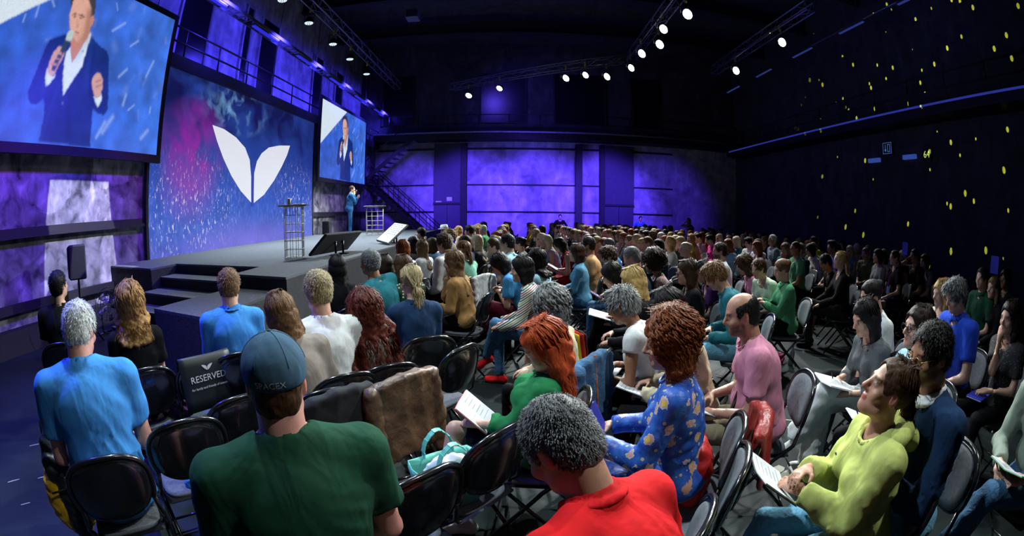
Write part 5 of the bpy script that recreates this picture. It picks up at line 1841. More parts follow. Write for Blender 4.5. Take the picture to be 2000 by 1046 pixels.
def make_person(sp, D, far=False):
    """meshes of a figure in its own frame: dict part -> (mesh, material)"""
    f = sp['sex'] == 'f'
    k = skeleton(sp)
    hc_ = min(max(0.0068 * D, 0.0125), 0.028)
    hh = min(max(0.0034 * D, 0.0056), 0.019)
    ha = min(max(0.0034 * D, 0.0056), 0.017)
    s = sp.get('s', 1.0)
    out = {}
    skin = skinmat(sp.get('skin', 'fair'))
    rg = random.Random(sp.get('seed', 1))
    top = sp['top']                        # (colour, sleeve, collar)
    leg = sp['leg']                        # (colour, style)
    # body
    hb = max(hc_ * 1.25, 0.020)
    B = Field(hb)
    torso(B, k, f, -0.006, sp)
    for i in (0, 1):
        B.cone(k['sh'][i], k['el'][i], 0.047 * s, 0.038 * s, 0.02)
        B.cone(k['el'][i], k['wr'][i], 0.039 * s, 0.026 * s, 0.015)
    B.cone(k['neck'] - k['fr'][2][:, 2] * 0.06, k['hb'], 0.050 if f else 0.058, 0.046 if f else 0.055, 0.02)
    if leg[1] in ('shorts', 'skirt'):
        legs_field(B, k, sp, 0.0, 'skin')
    else:
        legs_field(B, k, sp, -0.012, 'skin')
    body = [B.run()]
    hv, hq = head_field(k, sp, hh).run()
    parts = [body[0], (hv, hq)]
    for i in (0, 1):
        d, n, sd = hand_frame(k, i, sp)
        parts.append(hand_field(k['wr'][i], d, n, sd, ha, sp.get('curl', 0.75), 1.0 * (0.93 if f else 1.03)).run())
    V, Q = join(parts)
    T = np.ones((len(V), 4))
    n0 = len(body[0][0])
    T[n0:n0 + len(hv)] = head_tint(hv, k, sp)
    out['body'] = (qmesh('body', V, Q, skin, T), skin)
    # top garment
    sl, col = top[1], top[2]
    g = 0.011 + sp.get('puff', 0.0)
    G = Field(hc_)
    torso(G, k, f, g, sp)
    for i in (0, 1):
        sh, el, wr = k['sh'][i], k['el'][i], k['wr'][i]
        r0, r1, r2 = 0.050 * s + g, 0.041 * s + g, 0.028 * s + g
        if sl == 'long':
            G.cone(sh, el, r0, r1 + 0.004, 0.03)
            G.cone(el, el * 0.04 + wr * 0.96, r1 + 0.004, r2 + 0.004, 0.012, cut=True)
        elif sl == 'roll':
            G.cone(sh, el, r0, r1 + 0.004, 0.03)
            G.cone(el, el * 0.55 + wr * 0.45, r1 + 0.004, r1 + 0.006, 0.012, cut=True)
        elif sl == 'short':
            G.cone(sh, sh * 0.36 + el * 0.64, r0 + 0.004, r1 + 0.016, 0.03, cut=True)
        elif sl == 'cap':
            G.cone(sh, sh * 0.72 + el * 0.28, r0 + 0.002, r0 + 0.004, 0.03, cut=True)
        elif sl == 'none':
            G.cone(sh + k['fr'][2][:, 0] * (-0.06, 0.06)[i], sh + k['fr'][2][:, 0] * (0.14 if i else -0.14), 0.072, 0.09, 0.01, sub=True)
    u2, f2, r2_ = k['fr'][2][:, 2], k['fr'][2][:, 1], k['fr'][2][:, 0]
    nkr = (0.064 if f else 0.070) * (1 + 0.6 * (sp.get('bulk', 1.0) - 1))
    nb = k['neck']
    tilt = {'scoop': 0.055, 'crew': 0.020, 'polo': 0.012, 'shirt': 0.015, 'hood': 0.02, 'v': 0.045}.get(col, 0.02)
    G.cone(nb - u2 * 0.035 + f2 * tilt, nb + u2 * 0.12 + f2 * (tilt + 0.02), nkr + (0.012 if col == 'scoop' else 0), nkr + 0.015, 0.008, sub=True)
    ph = rg.uniform(0, 6)
    amp = sp.get('fold', 0.0092)
    zt = k['J'][2][2]
    th_ = rg.uniform(-0.5, 0.5)

    def folds(P):
        q = np.clip((zt + 0.17 - P[:, 2]) / 0.28, 0.08, 1)
        sx = np.sign(P[:, 0]) * 0.55
        u = 40 * (P[:, 0] * math.cos(th_) + P[:, 1] * 0.5 + P[:, 2] * (sx + math.sin(th_))) + 2.2 * np.sin(P[:, 2] * 11 + ph) + 1.2 * np.sin(P[:, 0] * 17 + ph)
        r = (1 - np.abs(np.sin(u))) ** 2
        mk = 0.5 + 0.5 * np.sin(P[:, 0] * 13 + 1.3 * np.sin(P[:, 2] * 9 + ph) + ph)
        return amp * q * (wob(P, 22, ph) * 0.6 - 1.7 * r * mk)
    G.disp(folds)
    gp = [G.run()]
    # collar
    ring = []
    for q in np.linspace(0, 2 * math.pi, 25)[:-1]:
        ring.append(nb - u2 * 0.020 + f2 * (tilt * 0.7 + 0.004) + r2_ * math.cos(q) * (nkr + 0.005) + f2 * math.sin(q) * (nkr + 0.004) - u2 * tilt * 0.55 * (math.sin(q) + 0.35) + u2 * (0.016 * math.cos(q) ** 2 + 0.006))
    rr_ = {'crew': 0.0085, 'scoop': 0.007, 'v': 0.007}.get(col, 0.011)
    C_ = Field(min(hc_ * 0.8, 0.016))
    for a, b in zip(ring, ring[1:] + ring[:1]):
        C_.cone(a, b, rr_, k=0.006)
        if col in ('polo', 'shirt'):
            o1 = nrm((a + b) / 2 - nb - f2 * tilt * 0.7)
            C_.cone(a + u2 * 0.016 - o1 * 0.004, b + u2 * 0.016 - o1 * 0.004, rr_ * 0.7, k=0.01)
            C_.cone(a - u2 * 0.010 + o1 * 0.014, b - u2 * 0.010 + o1 * 0.014, rr_ * 0.6, k=0.016)
    if col == 'hood':
        for q in np.linspace(-1.25, 1.25, 9):
            d_ = -f2 * math.cos(q) + r2_ * math.sin(q)
            p_ = nb + d_ * 0.105 + u2 * (0.015 - 0.02 * abs(q))
            C_.ell(p_, (0.040, 0.040, 0.035), None, 0.03)
        C_.ell(nb - f2 * 0.14 - u2 * 0.05, (0.085, 0.045, 0.06), k['fr'][2], 0.03)
        C_.disp(lambda P: 0.003 * wob(P, 60, 1))
    if sp.get('collarc'):
        V, Q = C_.run()
        cm = clothmat(sp['collarc'])
        out['collar'] = (qmesh('collar', V, Q, cm), cm)
    else:
        gp.append(C_.run())
    V, Q = join(gp)
    tm = clothmat(top[0])
    out['top'] = (qmesh('top', V, Q, tm), tm)
    # legs
    lm = clothmat(leg[0])
    Lf = Field(max(hc_ * 1.1, 0.0165))
    legs_field(Lf, k, sp, 0.006, leg[1])
    ph2 = rg.uniform(0, 6)
    la = 0.0035 + sp.get('loose', 0) * 0.15
    Lf.disp(lambda P: la * wob(P, 34, ph2))
    V, Q = Lf.run()
    out['skirt' if leg[1] == 'skirt' else 'shorts' if leg[1] == 'shorts' else 'trousers'] = (qmesh('trousers', V, Q, lm), lm)
    # hair
    if sp['hair'][0] != 'none':
        V, Q = hair_geom(k, sp, min(max(0.0032 * D, 0.0065), 0.017), D)
        hm = hairmat(sp['hair'][1])
        out['hair'] = (qmesh('hair', V, Q, hm), hm)
    # shoes
    if not far:
        sm = clothmat(sp.get('shoe', 'black'))
        for i in (0, 1):
            an, kn = k['an'][i], k['kn'][i]
            S_ = Field(max(hc_ * 0.8, 0.011))
            sd = nrm(np.array([an[0] - 0.0, 0.0, 0]) * 0 + np.array([0.12 * (-1, 1)[i], 1.0, 0]))
            z0 = max(an[2] - 0.09, 0.0)
            dn = 0.0
            if z0 > 0.05:
                sd = nrm(sd + np.array([0, 0, -0.55]))
            b0 = np.array([an[0], an[1], z0])
            S_.cone(b0 - sd * 0.045 + [0, 0, 0.040], b0 + sd * 0.14 + [0, 0, 0.034], 0.038, 0.034, 0.015)
            S_.cone(b0 - sd * 0.04 + [0, 0, 0.045], an + [0, 0, 0.0], 0.040, 0.040, 0.02)
            S_.ell(b0 + sd * 0.10 + [0, 0, 0.03], (0.046, 0.07, 0.03), None, 0.02)
            V, Q = S_.run()
            V[:, 2] = np.maximum(V[:, 2], 0.004 if z0 <= 0.05 else V[:, 2].min())
            out['shoe%d' % i] = (qmesh('shoe', V, Q, sm), sm)
    return k, out


def add_cap(k, e, m, text=None):
    """baseball cap with seams, button, bill and a small wordmark at the back"""
    c, M = k['hc'], k['hm']

    def L(x, y, z):
        return c + M @ np.array([x, y, z])
    F = Field(0.006)
    F.ell(L(0, -0.012, 0.040), (0.090, 0.110, 0.094), M, 0.01)
    F.ell(L(0, -0.012, -0.055), (0.16, 0.16, 0.070), M, 0.004, True)
    V, Q = F.run()
    o = link('cap_crown', qmesh('cap_crown', V, Q, m), e)
    b_ = MB()
    for s_ in range(6):
        a = math.pi * s_ / 6 * 2
        pts = []
        for t_ in np.linspace(R(12), R(84), 10):
            p = np.array([math.cos(a) * 0.0905 * math.cos(t_), math.sin(a) * 0.1105 * math.cos(t_) - 0.012, 0.040 + 0.0945 * math.sin(t_)])
            pts.append(tuple(c + M @ p))
        b_.tube(pts, 0.0014, 5)
    b_.build('seam', mat('cap_thread', (0.04, 0.09, 0.15), 0.9), o)
    MB().lathe([(0.0075, 0), (0.006, 0.004), (0.002, 0.006)], 10, Matrix.Translation(Vector(L(0, -0.012, 0.133)))).build('button', m, o)
    F = Field(0.006)
    for q in np.linspace(-1, 1, 9):
        F.cone(L(q * 0.075, 0.075 - 0.045 * q * q, 0.020), L(q * 0.058, 0.165 - 0.05 * q * q, 0.006 - 0.012 * q * q), 0.006, 0.005, 0.012)
    V, Q = F.run()
    link('cap_bill', qmesh('cap_bill', V, Q, m), e)
    if text:
        tm = text_mesh(text, 0.023)
        tm.materials.append(mat('cap_lettering', (0.75, 0.78, 0.80), 0.7, 0, 0.02))
        co = np.empty(len(tm.vertices) * 3)
        tm.vertices.foreach_get('co', co)
        co = co.reshape(-1, 3)
        a = -(math.pi / 2) + (co[:, 0] * 1.15 - 0.010) / 0.10
        zz = 0.022 + co[:, 1] * 1.0
        rr_ = np.sqrt(np.maximum(0, 1 - ((zz - 0.040) / 0.094) ** 2)) * 1.012
        P = np.stack([np.cos(a) * 0.090 * rr_, np.sin(a) * 0.110 * rr_ - 0.012, zz], 1) @ M.T + c
        tm.vertices.foreach_set('co', P.ravel())
        tm.update()
        link('lettering', tm, e)


def add_hat(k, e, m):
    c, M = k['hc'], k['hm']
    q = Matrix.Translation(Vector(c)) @ Matrix([list(r_) for r_ in M]).to_4x4()
    MB().lathe([(0.155, 0.050), (0.160, 0.058), (0.10, 0.066), (0.096, 0.10), (0.088, 0.155), (0.06, 0.168), (0.02, 0.160)], 22, q @ Matrix.Diagonal((0.95, 1.15, 1, 1))).build('hat', m, e)
    MB().lathe([(0.1005, 0.067), (0.0985, 0.088)], 22, q @ Matrix.Diagonal((0.955, 1.155, 1, 1))).build('hat_band', mat('hat_band', (0.05, 0.04, 0.04), 0.8), e)


def add_glasses(k, e, m, thick=0.0018):
    c, M = k['hc'], k['hm']

    def L(x, y, z):
        return tuple(c + M @ np.array([x, y, z]))
    b_ = MB()
    for sg in (-1, 1):
        b_.tube([L(sg * 0.033 + 0.024 * math.cos(a), 0.100, -0.002 + 0.019 * math.sin(a)) for a in np.linspace(0, 2 * math.pi, 17)[:-1]], thick, 5, close=True)
        b_.tube([L(sg * 0.057, 0.099, 0.004), L(sg * 0.074, 0.06, 0.006), L(sg * 0.079, -0.01, 0.008), L(sg * 0.078, -0.035, -0.012)], thick, 5)
    b_.tube([L(-0.010, 0.101, 0.004), L(0, 0.105, 0.007), L(0.010, 0.101, 0.004)], thick, 5)
    b_.build('glasses', m, e)


def prism_text(*a):
    pass
TABLE = [
{'key': 'cap', 'head': (-0.62, 1.013, 1.315), 'sex': 'm', 'hair': ('cap', 'brown'), 'top': ('green', 'short', 'crew'), 'leg': ('khaki', 'shorts'), 'az': -40, 'label': 'person in dark green T-shirt and slate blue cap seen from behind', 'seed': 1, 'lean': 4, 'yaw': 12, 'pitch': 2, 'arms': 'rest', 'legs': 'vwide', 'bulk': 1.12, 'extra': ('cap',), 'skin': 'pink', 'fold': 0.0075},
{'key': 'silver', 'head': (-1.918, 1.253, 1.315), 'sex': 'm', 'hair': ('short', 'silver'), 'top': ('blue', 'short', 'crew'), 'leg': ('denim:denim', 'long'), 'az': -52, 'label': 'broad person in bright blue T-shirt and jeans, head bowed', 'seed': 2, 'lean': 8, 'yaw': 22, 'pitch': 22, 'arms': 'write', 'bulk': 1.12, 'skin': 'pink', 'belly': 1},
{'key': 'leftblack', 'head': (-3.828, 2.297, 1.235), 'sex': 'm', 'hair': ('short', 'black'), 'top': ('black', 'short', 'crew'), 'leg': ('black', 'long'), 'az': -48, 'label': 'person in black at the dark end of the row beside the plaster wall', 'seed': 3, 'yaw': 35, 'pitch': -8, 'arms': 'lap'},
{'key': 'curlyblack', 'head': (-2.552, 2.185, 1.165), 'sex': 'f', 'hair': ('curly', 'honey'), 'top': ('black', 'short', 'crew'), 'leg': ('leopard', 'skirt'), 'az': -56, 'label': 'person in black T-shirt and leopard print skirt before the stage steps', 'seed': 4, 'yaw': 10, 'curlamp': (0.011, 4.2), 'hlen': 0.2, 'hwid': 1.0, 'arms': 'lap'},
{'key': 'polo', 'head': (-2.042, 2.79, 1.205), 'sex': 'm', 'hair': ('short', 'lbrown'), 'top': ('blue', 'roll', 'polo'), 'leg': ('denim:denim', 'long'), 'az': -42, 'label': 'person in plain blue collared shirt in front of the stage corner', 'seed': 5, 'yaw': 8, 'pitch': 12, 'arms': 'lap'},
{'key': 'beigelong', 'head': (-1.317, 2.3, 1.14), 'sex': 'f', 'hair': ('long', 'lbrown'), 'top': ('taupe', 'long', 'crew'), 'leg': ('black', 'long'), 'az': -42, 'label': 'person in thin beige long sleeved top behind the blue cap', 'seed': 6, 'front': False, 'lean': 12, 'side': -10, 'yaw': -4, 'pitch': 10, 'roll': -12, 'hlen': 0.46, 'arms': 'lap'},
{'key': 'blondboy', 'head': (-1.194, 2.581, 1.225), 'sex': 'm', 'hair': ('short', 'ash'), 'top': ('white', 'short', 'crew'), 'leg': ('denim:denim', 'long'), 'az': -44, 'label': 'person in white T-shirt behind the beige top', 'seed': 7, 'yaw': 4, 'pitch': 14, 'arms': 'lap'},
{'key': 'curlyred', 'head': (-0.964, 2.786, 1.03), 'sex': 'f', 'hair': ('curly', 'mahog'), 'top': ('sage', 'none', 'scoop'), 'leg': ('black', 'long'), 'az': -40, 'label': 'person in grey green sleeveless top between beige top and navy shirt', 'seed': 8, 'yaw': 0, 'pitch': 10, 'curlamp': (0.01, 5.2), 'hlen': 0.36, 'hwid': 1.55, 'arms': 'lap'},
{'key': 'navybun', 'head': (-0.806, 3.477, 1.155), 'sex': 'f', 'hair': ('lowpony', 'ash'), 'top': ('navy', 'long', 'shirt'), 'leg': ('black', 'long'), 'az': -30, 'label': 'person in navy shirt seen from behind beyond the brown leather jacket', 'seed': 9, 'yaw': -4, 'pitch': 16, 'hlen': 0.16, 'arms': 'lap'},
{'key': 'blacklong', 'head': (-1.787, 4.359, 1.155), 'sex': 'f', 'hair': ('long', 'black'), 'top': ('black', 'none', 'scoop'), 'leg': ('black', 'long'), 'az': -46, 'label': 'person in black strap top by the stage corner', 'seed': 10, 'yaw': 0, 'hlen': 0.42, 'hwid': 0.8, 'arms': 'lap', 'skin': 'tan'},
{'key': 'tealgrey', 'head': (-1.41, 4.294, 1.215), 'sex': 'm', 'hair': ('short', 'salt'), 'top': ('teal', 'short', 'crew'), 'leg': ('black', 'long'), 'az': -60, 'label': 'person in teal T-shirt leaning to the left below the floor monitor', 'seed': 11, 'lean': 10, 'side': -14, 'yaw': 0, 'pitch': 4, 'arms': 'lap', 'skin': 'tan'},
{'key': 'darkl', 'head': (-1.378, 4.646, 1.135), 'sex': 'f', 'hair': ('long', 'dark'), 'top': ('black', 'long', 'crew'), 'leg': ('black', 'long'), 'az': -50, 'label': 'person in black right of the teal T-shirt', 'seed': 12, 'side': -4, 'hlen': 0.3, 'arms': 'lap'},
{'key': 'dots', 'head': (-1.148, 4.57, 1.135), 'sex': 'f', 'hair': ('long', 'brown'), 'top': ('dots', 'short', 'crew'), 'leg': ('black', 'long'), 'az': -50, 'label': 'person in green polka dot blouse', 'seed': 13, 'lean': 8, 'yaw': -10, 'pitch': 10, 'hlen': 0.24, 'arms': 'write', 'skin': 'mid'},
{'key': 'tan', 'head': (-0.703, 5.084, 1.135), 'sex': 'f', 'hair': ('wavy', 'lbrown'), 'top': ('tan', 'long', 'crew'), 'leg': ('black', 'long'), 'az': -74, 'label': 'person in tan top resting chin on hand', 'seed': 14, 'lean': 10, 'yaw': -6, 'pitch': 8, 'hlen': 0.3, 'arms': 'chin', 'hwid': 0.85},
{'key': 'mint', 'head': (-0.749, 6.535, 1.155), 'sex': 'f', 'hair': ('lowpony', 'lbrown'), 'top': ('mint', 'long', 'crew'), 'leg': ('black', 'long'), 'az': -58, 'label': 'person in mint cardigan behind the tan top', 'seed': 15, 'hlen': 0.2, 'arms': 'lap'},
{'key': 'wgirl', 'head': (-1.589, 6.312, 1.185), 'sex': 'f', 'hair': ('long', 'auburn'), 'top': ('white', 'long', 'crew'), 'leg': ('black', 'long'), 'az': -66, 'label': 'person in white blouse at the stage edge, nearest the tilted monitor', 'seed': 16, 'hlen': 0.26, 'hwid': 0.8},
{'key': 'blk2', 'head': (-1.775, 7.818, 1.155), 'sex': 'f', 'hair': ('long', 'black'), 'top': ('charcoal', 'long', 'crew'), 'leg': ('black', 'long'), 'az': -66, 'label': 'person in charcoal top between two white blouses', 'seed': 17, 'hlen': 0.34, 'hwid': 0.75},
{'key': 'lbr', 'head': (-1.539, 7.421, 1.115), 'sex': 'f', 'hair': ('long', 'lbrown'), 'top': ('white', 'long', 'crew'), 'leg': ('black', 'long'), 'az': -64, 'label': 'person in white blouse second from the tilted monitor', 'seed': 18, 'hlen': 0.26, 'hwid': 0.8},
{'key': 'bob', 'head': (-1.502, 8.142, 1.115), 'sex': 'f', 'hair': ('bob', 'brown'), 'top': ('denim:denim', 'long', 'crew'), 'leg': ('black', 'long'), 'az': -64, 'label': 'person in denim jacket beside the white blouses', 'seed': 19},
{'key': 'blkcrop', 'head': (-2.028, 9.734, 1.255), 'sex': 'm', 'hair': ('short', 'black'), 'top': ('black', 'short', 'crew'), 'leg': ('black', 'long'), 'az': -76, 'label': 'person in black beyond the white blouses', 'seed': 20},
{'key': 'aub', 'head': (-0.997, 6.302, 1.285), 'sex': 'm', 'hair': ('thick', 'brown'), 'top': ('white', 'long', 'shirt'), 'leg': ('black', 'long'), 'az': -66, 'label': 'person in white shirt before the white hat', 'seed': 21, 'yaw': -6, 'skin': 'mid'},
{'key': 'hat', 'head': (-1.978, 12.684, 1.195), 'sex': 'f', 'hair': ('long', 'blonde'), 'top': ('white', 'long', 'crew'), 'leg': ('black', 'long'), 'az': -80, 'label': 'person in white jacket and white brimmed hat', 'seed': 22, 'extra': ('hat',), 'hatc': 'white', 'hlen': 0.3},
{'key': 'fur', 'head': (-1.471, 10.01, 1.175), 'sex': 'f', 'hair': ('afro', 'lbrown'), 'top': ('taupe', 'long', 'crew'), 'leg': ('black', 'long'), 'az': -80, 'label': 'person in taupe fluffy collar below the white hat', 'seed': 23},
{'key': 'fing', 'head': (-1.659, 13.199, 1.175), 'sex': 'f', 'hair': ('wavy', 'blonde'), 'top': ('cream', 'long', 'crew'), 'leg': ('black', 'long'), 'az': -82, 'label': 'person in cream top raising a finger right of the white hat', 'seed': 24, 'arms': 'raise_', 'hlen': 0.18},
{'key': 'dkm', 'head': (-1.164, 11.375, 1.245), 'sex': 'm', 'hair': ('thick', 'dark'), 'top': ('midgrey', 'long', 'shirt'), 'leg': ('black', 'long'), 'az': -82, 'label': 'person in grey shirt left of the bottle green sweater', 'seed': 25, 'skin': 'mid'},
{'key': 'green', 'head': (-0.876, 12.094, 1.245), 'sex': 'm', 'hair': ('crop', 'silver'), 'top': ('jade', 'long', 'crew'), 'leg': ('khaki', 'long'), 'az': -82, 'label': 'person in bottle green sweater in the middle rows', 'seed': 26, 'skin': 'pink'},
{'key': 'bbob', 'head': (-0.893, 7.947, 1.165), 'sex': 'f', 'hair': ('bob', 'brown'), 'top': ('navy', 'long', 'crew'), 'leg': ('black', 'long'), 'az': -72, 'label': 'person in navy top before the black top with white pattern', 'seed': 27},
{'key': 'lbl', 'head': (-0.72, 8.401, 1.155), 'sex': 'f', 'hair': ('long', 'platinum'), 'top': ('speckle', 'long', 'crew'), 'leg': ('black', 'long'), 'az': -70, 'label': 'person in black top with white pattern, middle rows', 'seed': 28, 'hlen': 0.26},
{'key': 'stripe', 'head': (0.048, 4.479, 1.135), 'sex': 'f', 'hair': ('bob', 'black'), 'top': ('stripes', 'long', 'crew'), 'leg': ('denim:denim', 'long'), 'az': -82, 'label': 'person in multicoloured striped sweater and jeans', 'seed': 29, 'lean': 16, 'yaw': -8, 'pitch': 8, 'arms': 'knee', 'legs': 'cross', 'shoe': 'red', 'hwid': 1.0},
{'key': 'ltden', 'head': (0.225, 5.433, 1.135), 'sex': 'f', 'hair': ('wavy', 'black'), 'top': ('paleblue', 'long', 'shirt'), 'leg': ('black', 'long'), 'az': -62, 'label': 'person in pale blue denim shirt seen from behind', 'seed': 30, 'hlen': 0.1, 'lean': 10},
{'key': 'ltblue', 'head': (-0.201, 5.454, 1.075), 'sex': 'f', 'hair': ('bob', 'black'), 'top': ('sky', 'short', 'crew'), 'leg': ('maroon', 'long'), 'az': -76, 'label': 'person in sky blue T-shirt bending over wine red trousers', 'seed': 31, 'lean': 28, 'pitch': 38, 'arms': 'phone', 'legs': 'cross', 'skin': 'mid'},
{'key': 'dkman', 'head': (-0.136, 6.605, 1.255), 'sex': 'm', 'hair': ('short', 'black'), 'top': ('paleblue', 'short', 'shirt'), 'leg': ('black', 'long'), 'az': -74, 'label': 'person in pale blue shirt left of the grey top, middle rows', 'seed': 32},
{'key': 'bunw', 'head': (0.058, 8.366, 1.125), 'sex': 'f', 'hair': ('bun', 'dark'), 'top': ('grey', 'short', 'crew'), 'leg': ('black', 'long'), 'az': -76, 'label': 'person in grey top right of the pale blue shirt, middle rows', 'seed': 33},
{'key': 'greyc', 'head': (0.218, 3.028, 1.06), 'sex': 'f', 'hair': ('curly', 'grey'), 'top': ('cream', 'long', 'shirt'), 'leg': ('black', 'long'), 'az': -58, 'label': 'person in cream jacket with a red and yellow striped scarf', 'seed': 34, 'lean': 10, 'pitch': 12, 'hlen': 0.06, 'hwid': 1.1, 'arms': 'lap'},
{'key': 'redh', 'head': (0.134, 2.145, 1.05), 'sex': 'f', 'hair': ('wavy', 'red'), 'top': ('grass', 'roll', 'crew'), 'leg': ('black', 'skirt'), 'az': -84, 'label': 'person in green blouse and black skirt with crossed bare legs', 'seed': 35, 'lean': -14, 'yaw': -8, 'pitch': 30, 'hlen': 0.3, 'hwid': 1.0, 'arms': 'chin', 'legs': 'crossl', 'shoe': 'white'},
{'key': 'pixie', 'head': (0.708, 2.995, 1.08), 'sex': 'f', 'hair': ('pixie', 'grey'), 'top': ('white', 'cap', 'crew'), 'leg': ('black', 'long'), 'az': -62, 'label': 'person in white blouse bending over papers', 'seed': 36, 'lean': 24, 'pitch': 26, 'yaw': 6, 'arms': 'write', 'skin': 'tan'},
{'key': 'blndblk', 'head': (0.989, 3.837, 1.115), 'sex': 'f', 'hair': ('long', 'blonde'), 'top': ('black', 'long', 'crew'), 'leg': ('black', 'long'), 'az': -72, 'label': 'person in black jacket right of the dark sequin jacket', 'seed': 37, 'lean': 12, 'pitch': 20, 'hlen': 0.32, 'arms': 'write'},
{'key': 'seq', 'head': (0.966, 4.598, 1.065), 'sex': 'f', 'hair': ('bob', 'black'), 'top': ('sequins', 'long', 'crew'), 'leg': ('black', 'long'), 'az': -80, 'label': 'person in dark sequin jacket bending over a notebook', 'seed': 38, 'lean': 30, 'pitch': 30, 'arms': 'write', 'legs': 'cross'},
{'key': 'sidep', 'head': (1.18, 5.881, 1.145), 'sex': 'm', 'hair': ('thick', 'brown'), 'top': ('purple', 'long', 'crew'), 'leg': ('denim:denim', 'long'), 'az': -82, 'label': 'person in dark purple jacket writing in the middle rows', 'seed': 39, 'lean': 24, 'pitch': 24, 'arms': 'write'},
{'key': 'bald', 'head': (1.326, 5.237, 1.195), 'sex': 'm', 'hair': ('crop', 'grey'), 'top': ('steel', 'long', 'shirt'), 'leg': ('black', 'long'), 'az': -74, 'label': 'person in dark blue blazer left of the red and grey patterned top', 'seed': 40, 'lean': 12, 'pitch': 24, 'yaw': 10, 'skin': 'pink'},
{'key': 'curlpat', 'head': (1.602, 5.27, 1.135), 'sex': 'f', 'hair': ('afro', 'dark'), 'top': ('tapestry', 'short', 'crew'), 'leg': ('denim:denim', 'long'), 'az': -78, 'label': 'person in red and grey patterned top', 'seed': 41, 'lean': 12, 'pitch': 14, 'skin': 'tan'},
{'key': 'peach', 'head': (1.05, 6.794, 1.225), 'sex': 'm', 'hair': ('short', 'dark'), 'top': ('peach', 'short', 'crew'), 'leg': ('black', 'long'), 'az': -78, 'label': 'person in peach T-shirt in the middle rows', 'seed': 42, 'beard': 0.8, 'skin': 'mid'},
{'key': 'denimgirl', 'head': (0.826, 6.406, 1.135), 'sex': 'f', 'hair': ('bob', 'brown'), 'top': ('ltdenim', 'long', 'shirt'), 'leg': ('denim:denim', 'long'), 'az': -80, 'label': 'person in light denim shirt left of the peach T-shirt', 'seed': 43, 'legs': 'cross'},
{'key': 'redd', 'head': (0.766, 8.341, 1.115), 'sex': 'f', 'hair': ('wavy', 'dark'), 'top': ('crimson', 'none', 'scoop'), 'leg': ('crimson', 'skirt'), 'az': -84, 'label': 'person in red dress leaning over a notebook', 'seed': 44, 'lean': 26, 'pitch': 30, 'hlen': 0.26, 'arms': 'hold', 'skin': 'mid'},
{'key': 'orange', 'head': (0.76, 14.111, 1.185), 'sex': 'f', 'hair': ('bob', 'dark'), 'top': ('orange', 'long', 'crew'), 'leg': ('black', 'long'), 'az': -86, 'label': 'person in vivid orange top in the far rows', 'seed': 45},
{'key': 'blwh', 'head': (2.98, 8.69, 1.165), 'sex': 'f', 'hair': ('wavy', 'blonde'), 'top': ('white', 'short', 'crew'), 'leg': ('black', 'long'), 'az': -84, 'label': 'person in white T-shirt looking up, right of the patterned top', 'seed': 46, 'pitch': -10, 'hlen': 0.26, 'arms': 'cross'},
{'key': 'glassbl', 'head': (1.734, 4.486, 1.115), 'sex': 'f', 'hair': ('long', 'brown'), 'top': ('black', 'short', 'crew'), 'leg': ('black', 'long'), 'az': -82, 'label': 'person in black T-shirt and dark glasses', 'seed': 47, 'lean': 10, 'pitch': 10, 'hlen': 0.22, 'arms': 'lap', 'extra': ('glasses',)},
{'key': 'messy', 'head': (2.879, 7.549, 1.125), 'sex': 'f', 'hair': ('bun', 'platinum'), 'top': ('grey', 'long', 'crew'), 'leg': ('black', 'long'), 'az': -80, 'label': 'person in grey top behind the dark glasses', 'seed': 48},
{'key': 'blkpur', 'head': (2.114, 4.905, 1.075), 'sex': 'f', 'hair': ('long', 'black'), 'top': ('purple', 'short', 'scoop'), 'leg': ('black', 'long'), 'az': -80, 'label': 'person in dark plum top beside the steel blue bomber jacket', 'seed': 49, 'lean': 16, 'pitch': 20, 'hlen': 0.3, 'arms': 'lap'},
{'key': 'teal', 'head': (1.824, 3.955, 1.155), 'sex': 'm', 'hair': ('thick', 'lbrown'), 'top': ('teal', 'long', 'crew'), 'leg': ('denim:ltdenim', 'long'), 'az': -70, 'label': 'person in steel blue bomber jacket bending forward', 'seed': 50, 'lean': 24, 'pitch': 36, 'arms': 'write', 'beard': 0.5},
{'key': 'beard', 'head': (2.901, 6.169, 1.215), 'sex': 'm', 'hair': ('short', 'dark'), 'top': ('white', 'short', 'crew'), 'leg': ('black', 'long'), 'az': -78, 'label': 'person in white T-shirt behind the steel blue bomber jacket', 'seed': 51, 'beard': 0.95},
{'key': 'curlpk', 'head': (3.066, 5.69, 1.065), 'sex': 'f', 'hair': ('curly', 'brown'), 'top': ('rose', 'short', 'crew'), 'leg': ('denim:denim', 'long'), 'az': -76, 'label': 'person in dusty pink top bending forward', 'seed': 52, 'lean': 26, 'pitch': 28, 'hlen': 0.22},
{'key': 'palegreen', 'head': (2.97, 5.083, 1.095), 'sex': 'f', 'hair': ('short', 'brown'), 'top': ('palegreen', 'short', 'crew'), 'leg': ('black', 'long'), 'az': -100, 'label': 'person in pale green top leaning behind the dusty pink top', 'seed': 53, 'lean': 24, 'pitch': 20},
{'key': 'pink', 'head': (4.819, 10.903, 1.135), 'sex': 'f', 'hair': ('bun', 'black'), 'top': ('pink', 'long', 'crew'), 'leg': ('black', 'long'), 'az': -86, 'label': 'person in hot pink top in the far rows', 'seed': 54, 'lean': 14, 'pitch': 24},
{'key': 'lace', 'head': (4.812, 11.624, 1.145), 'sex': 'f', 'hair': ('bun', 'black'), 'top': ('lilac', 'short', 'crew'), 'leg': ('black', 'long'), 'az': -86, 'label': 'person in pale lace top left of the hot pink top', 'seed': 55, 'lean': 10, 'pitch': 18},
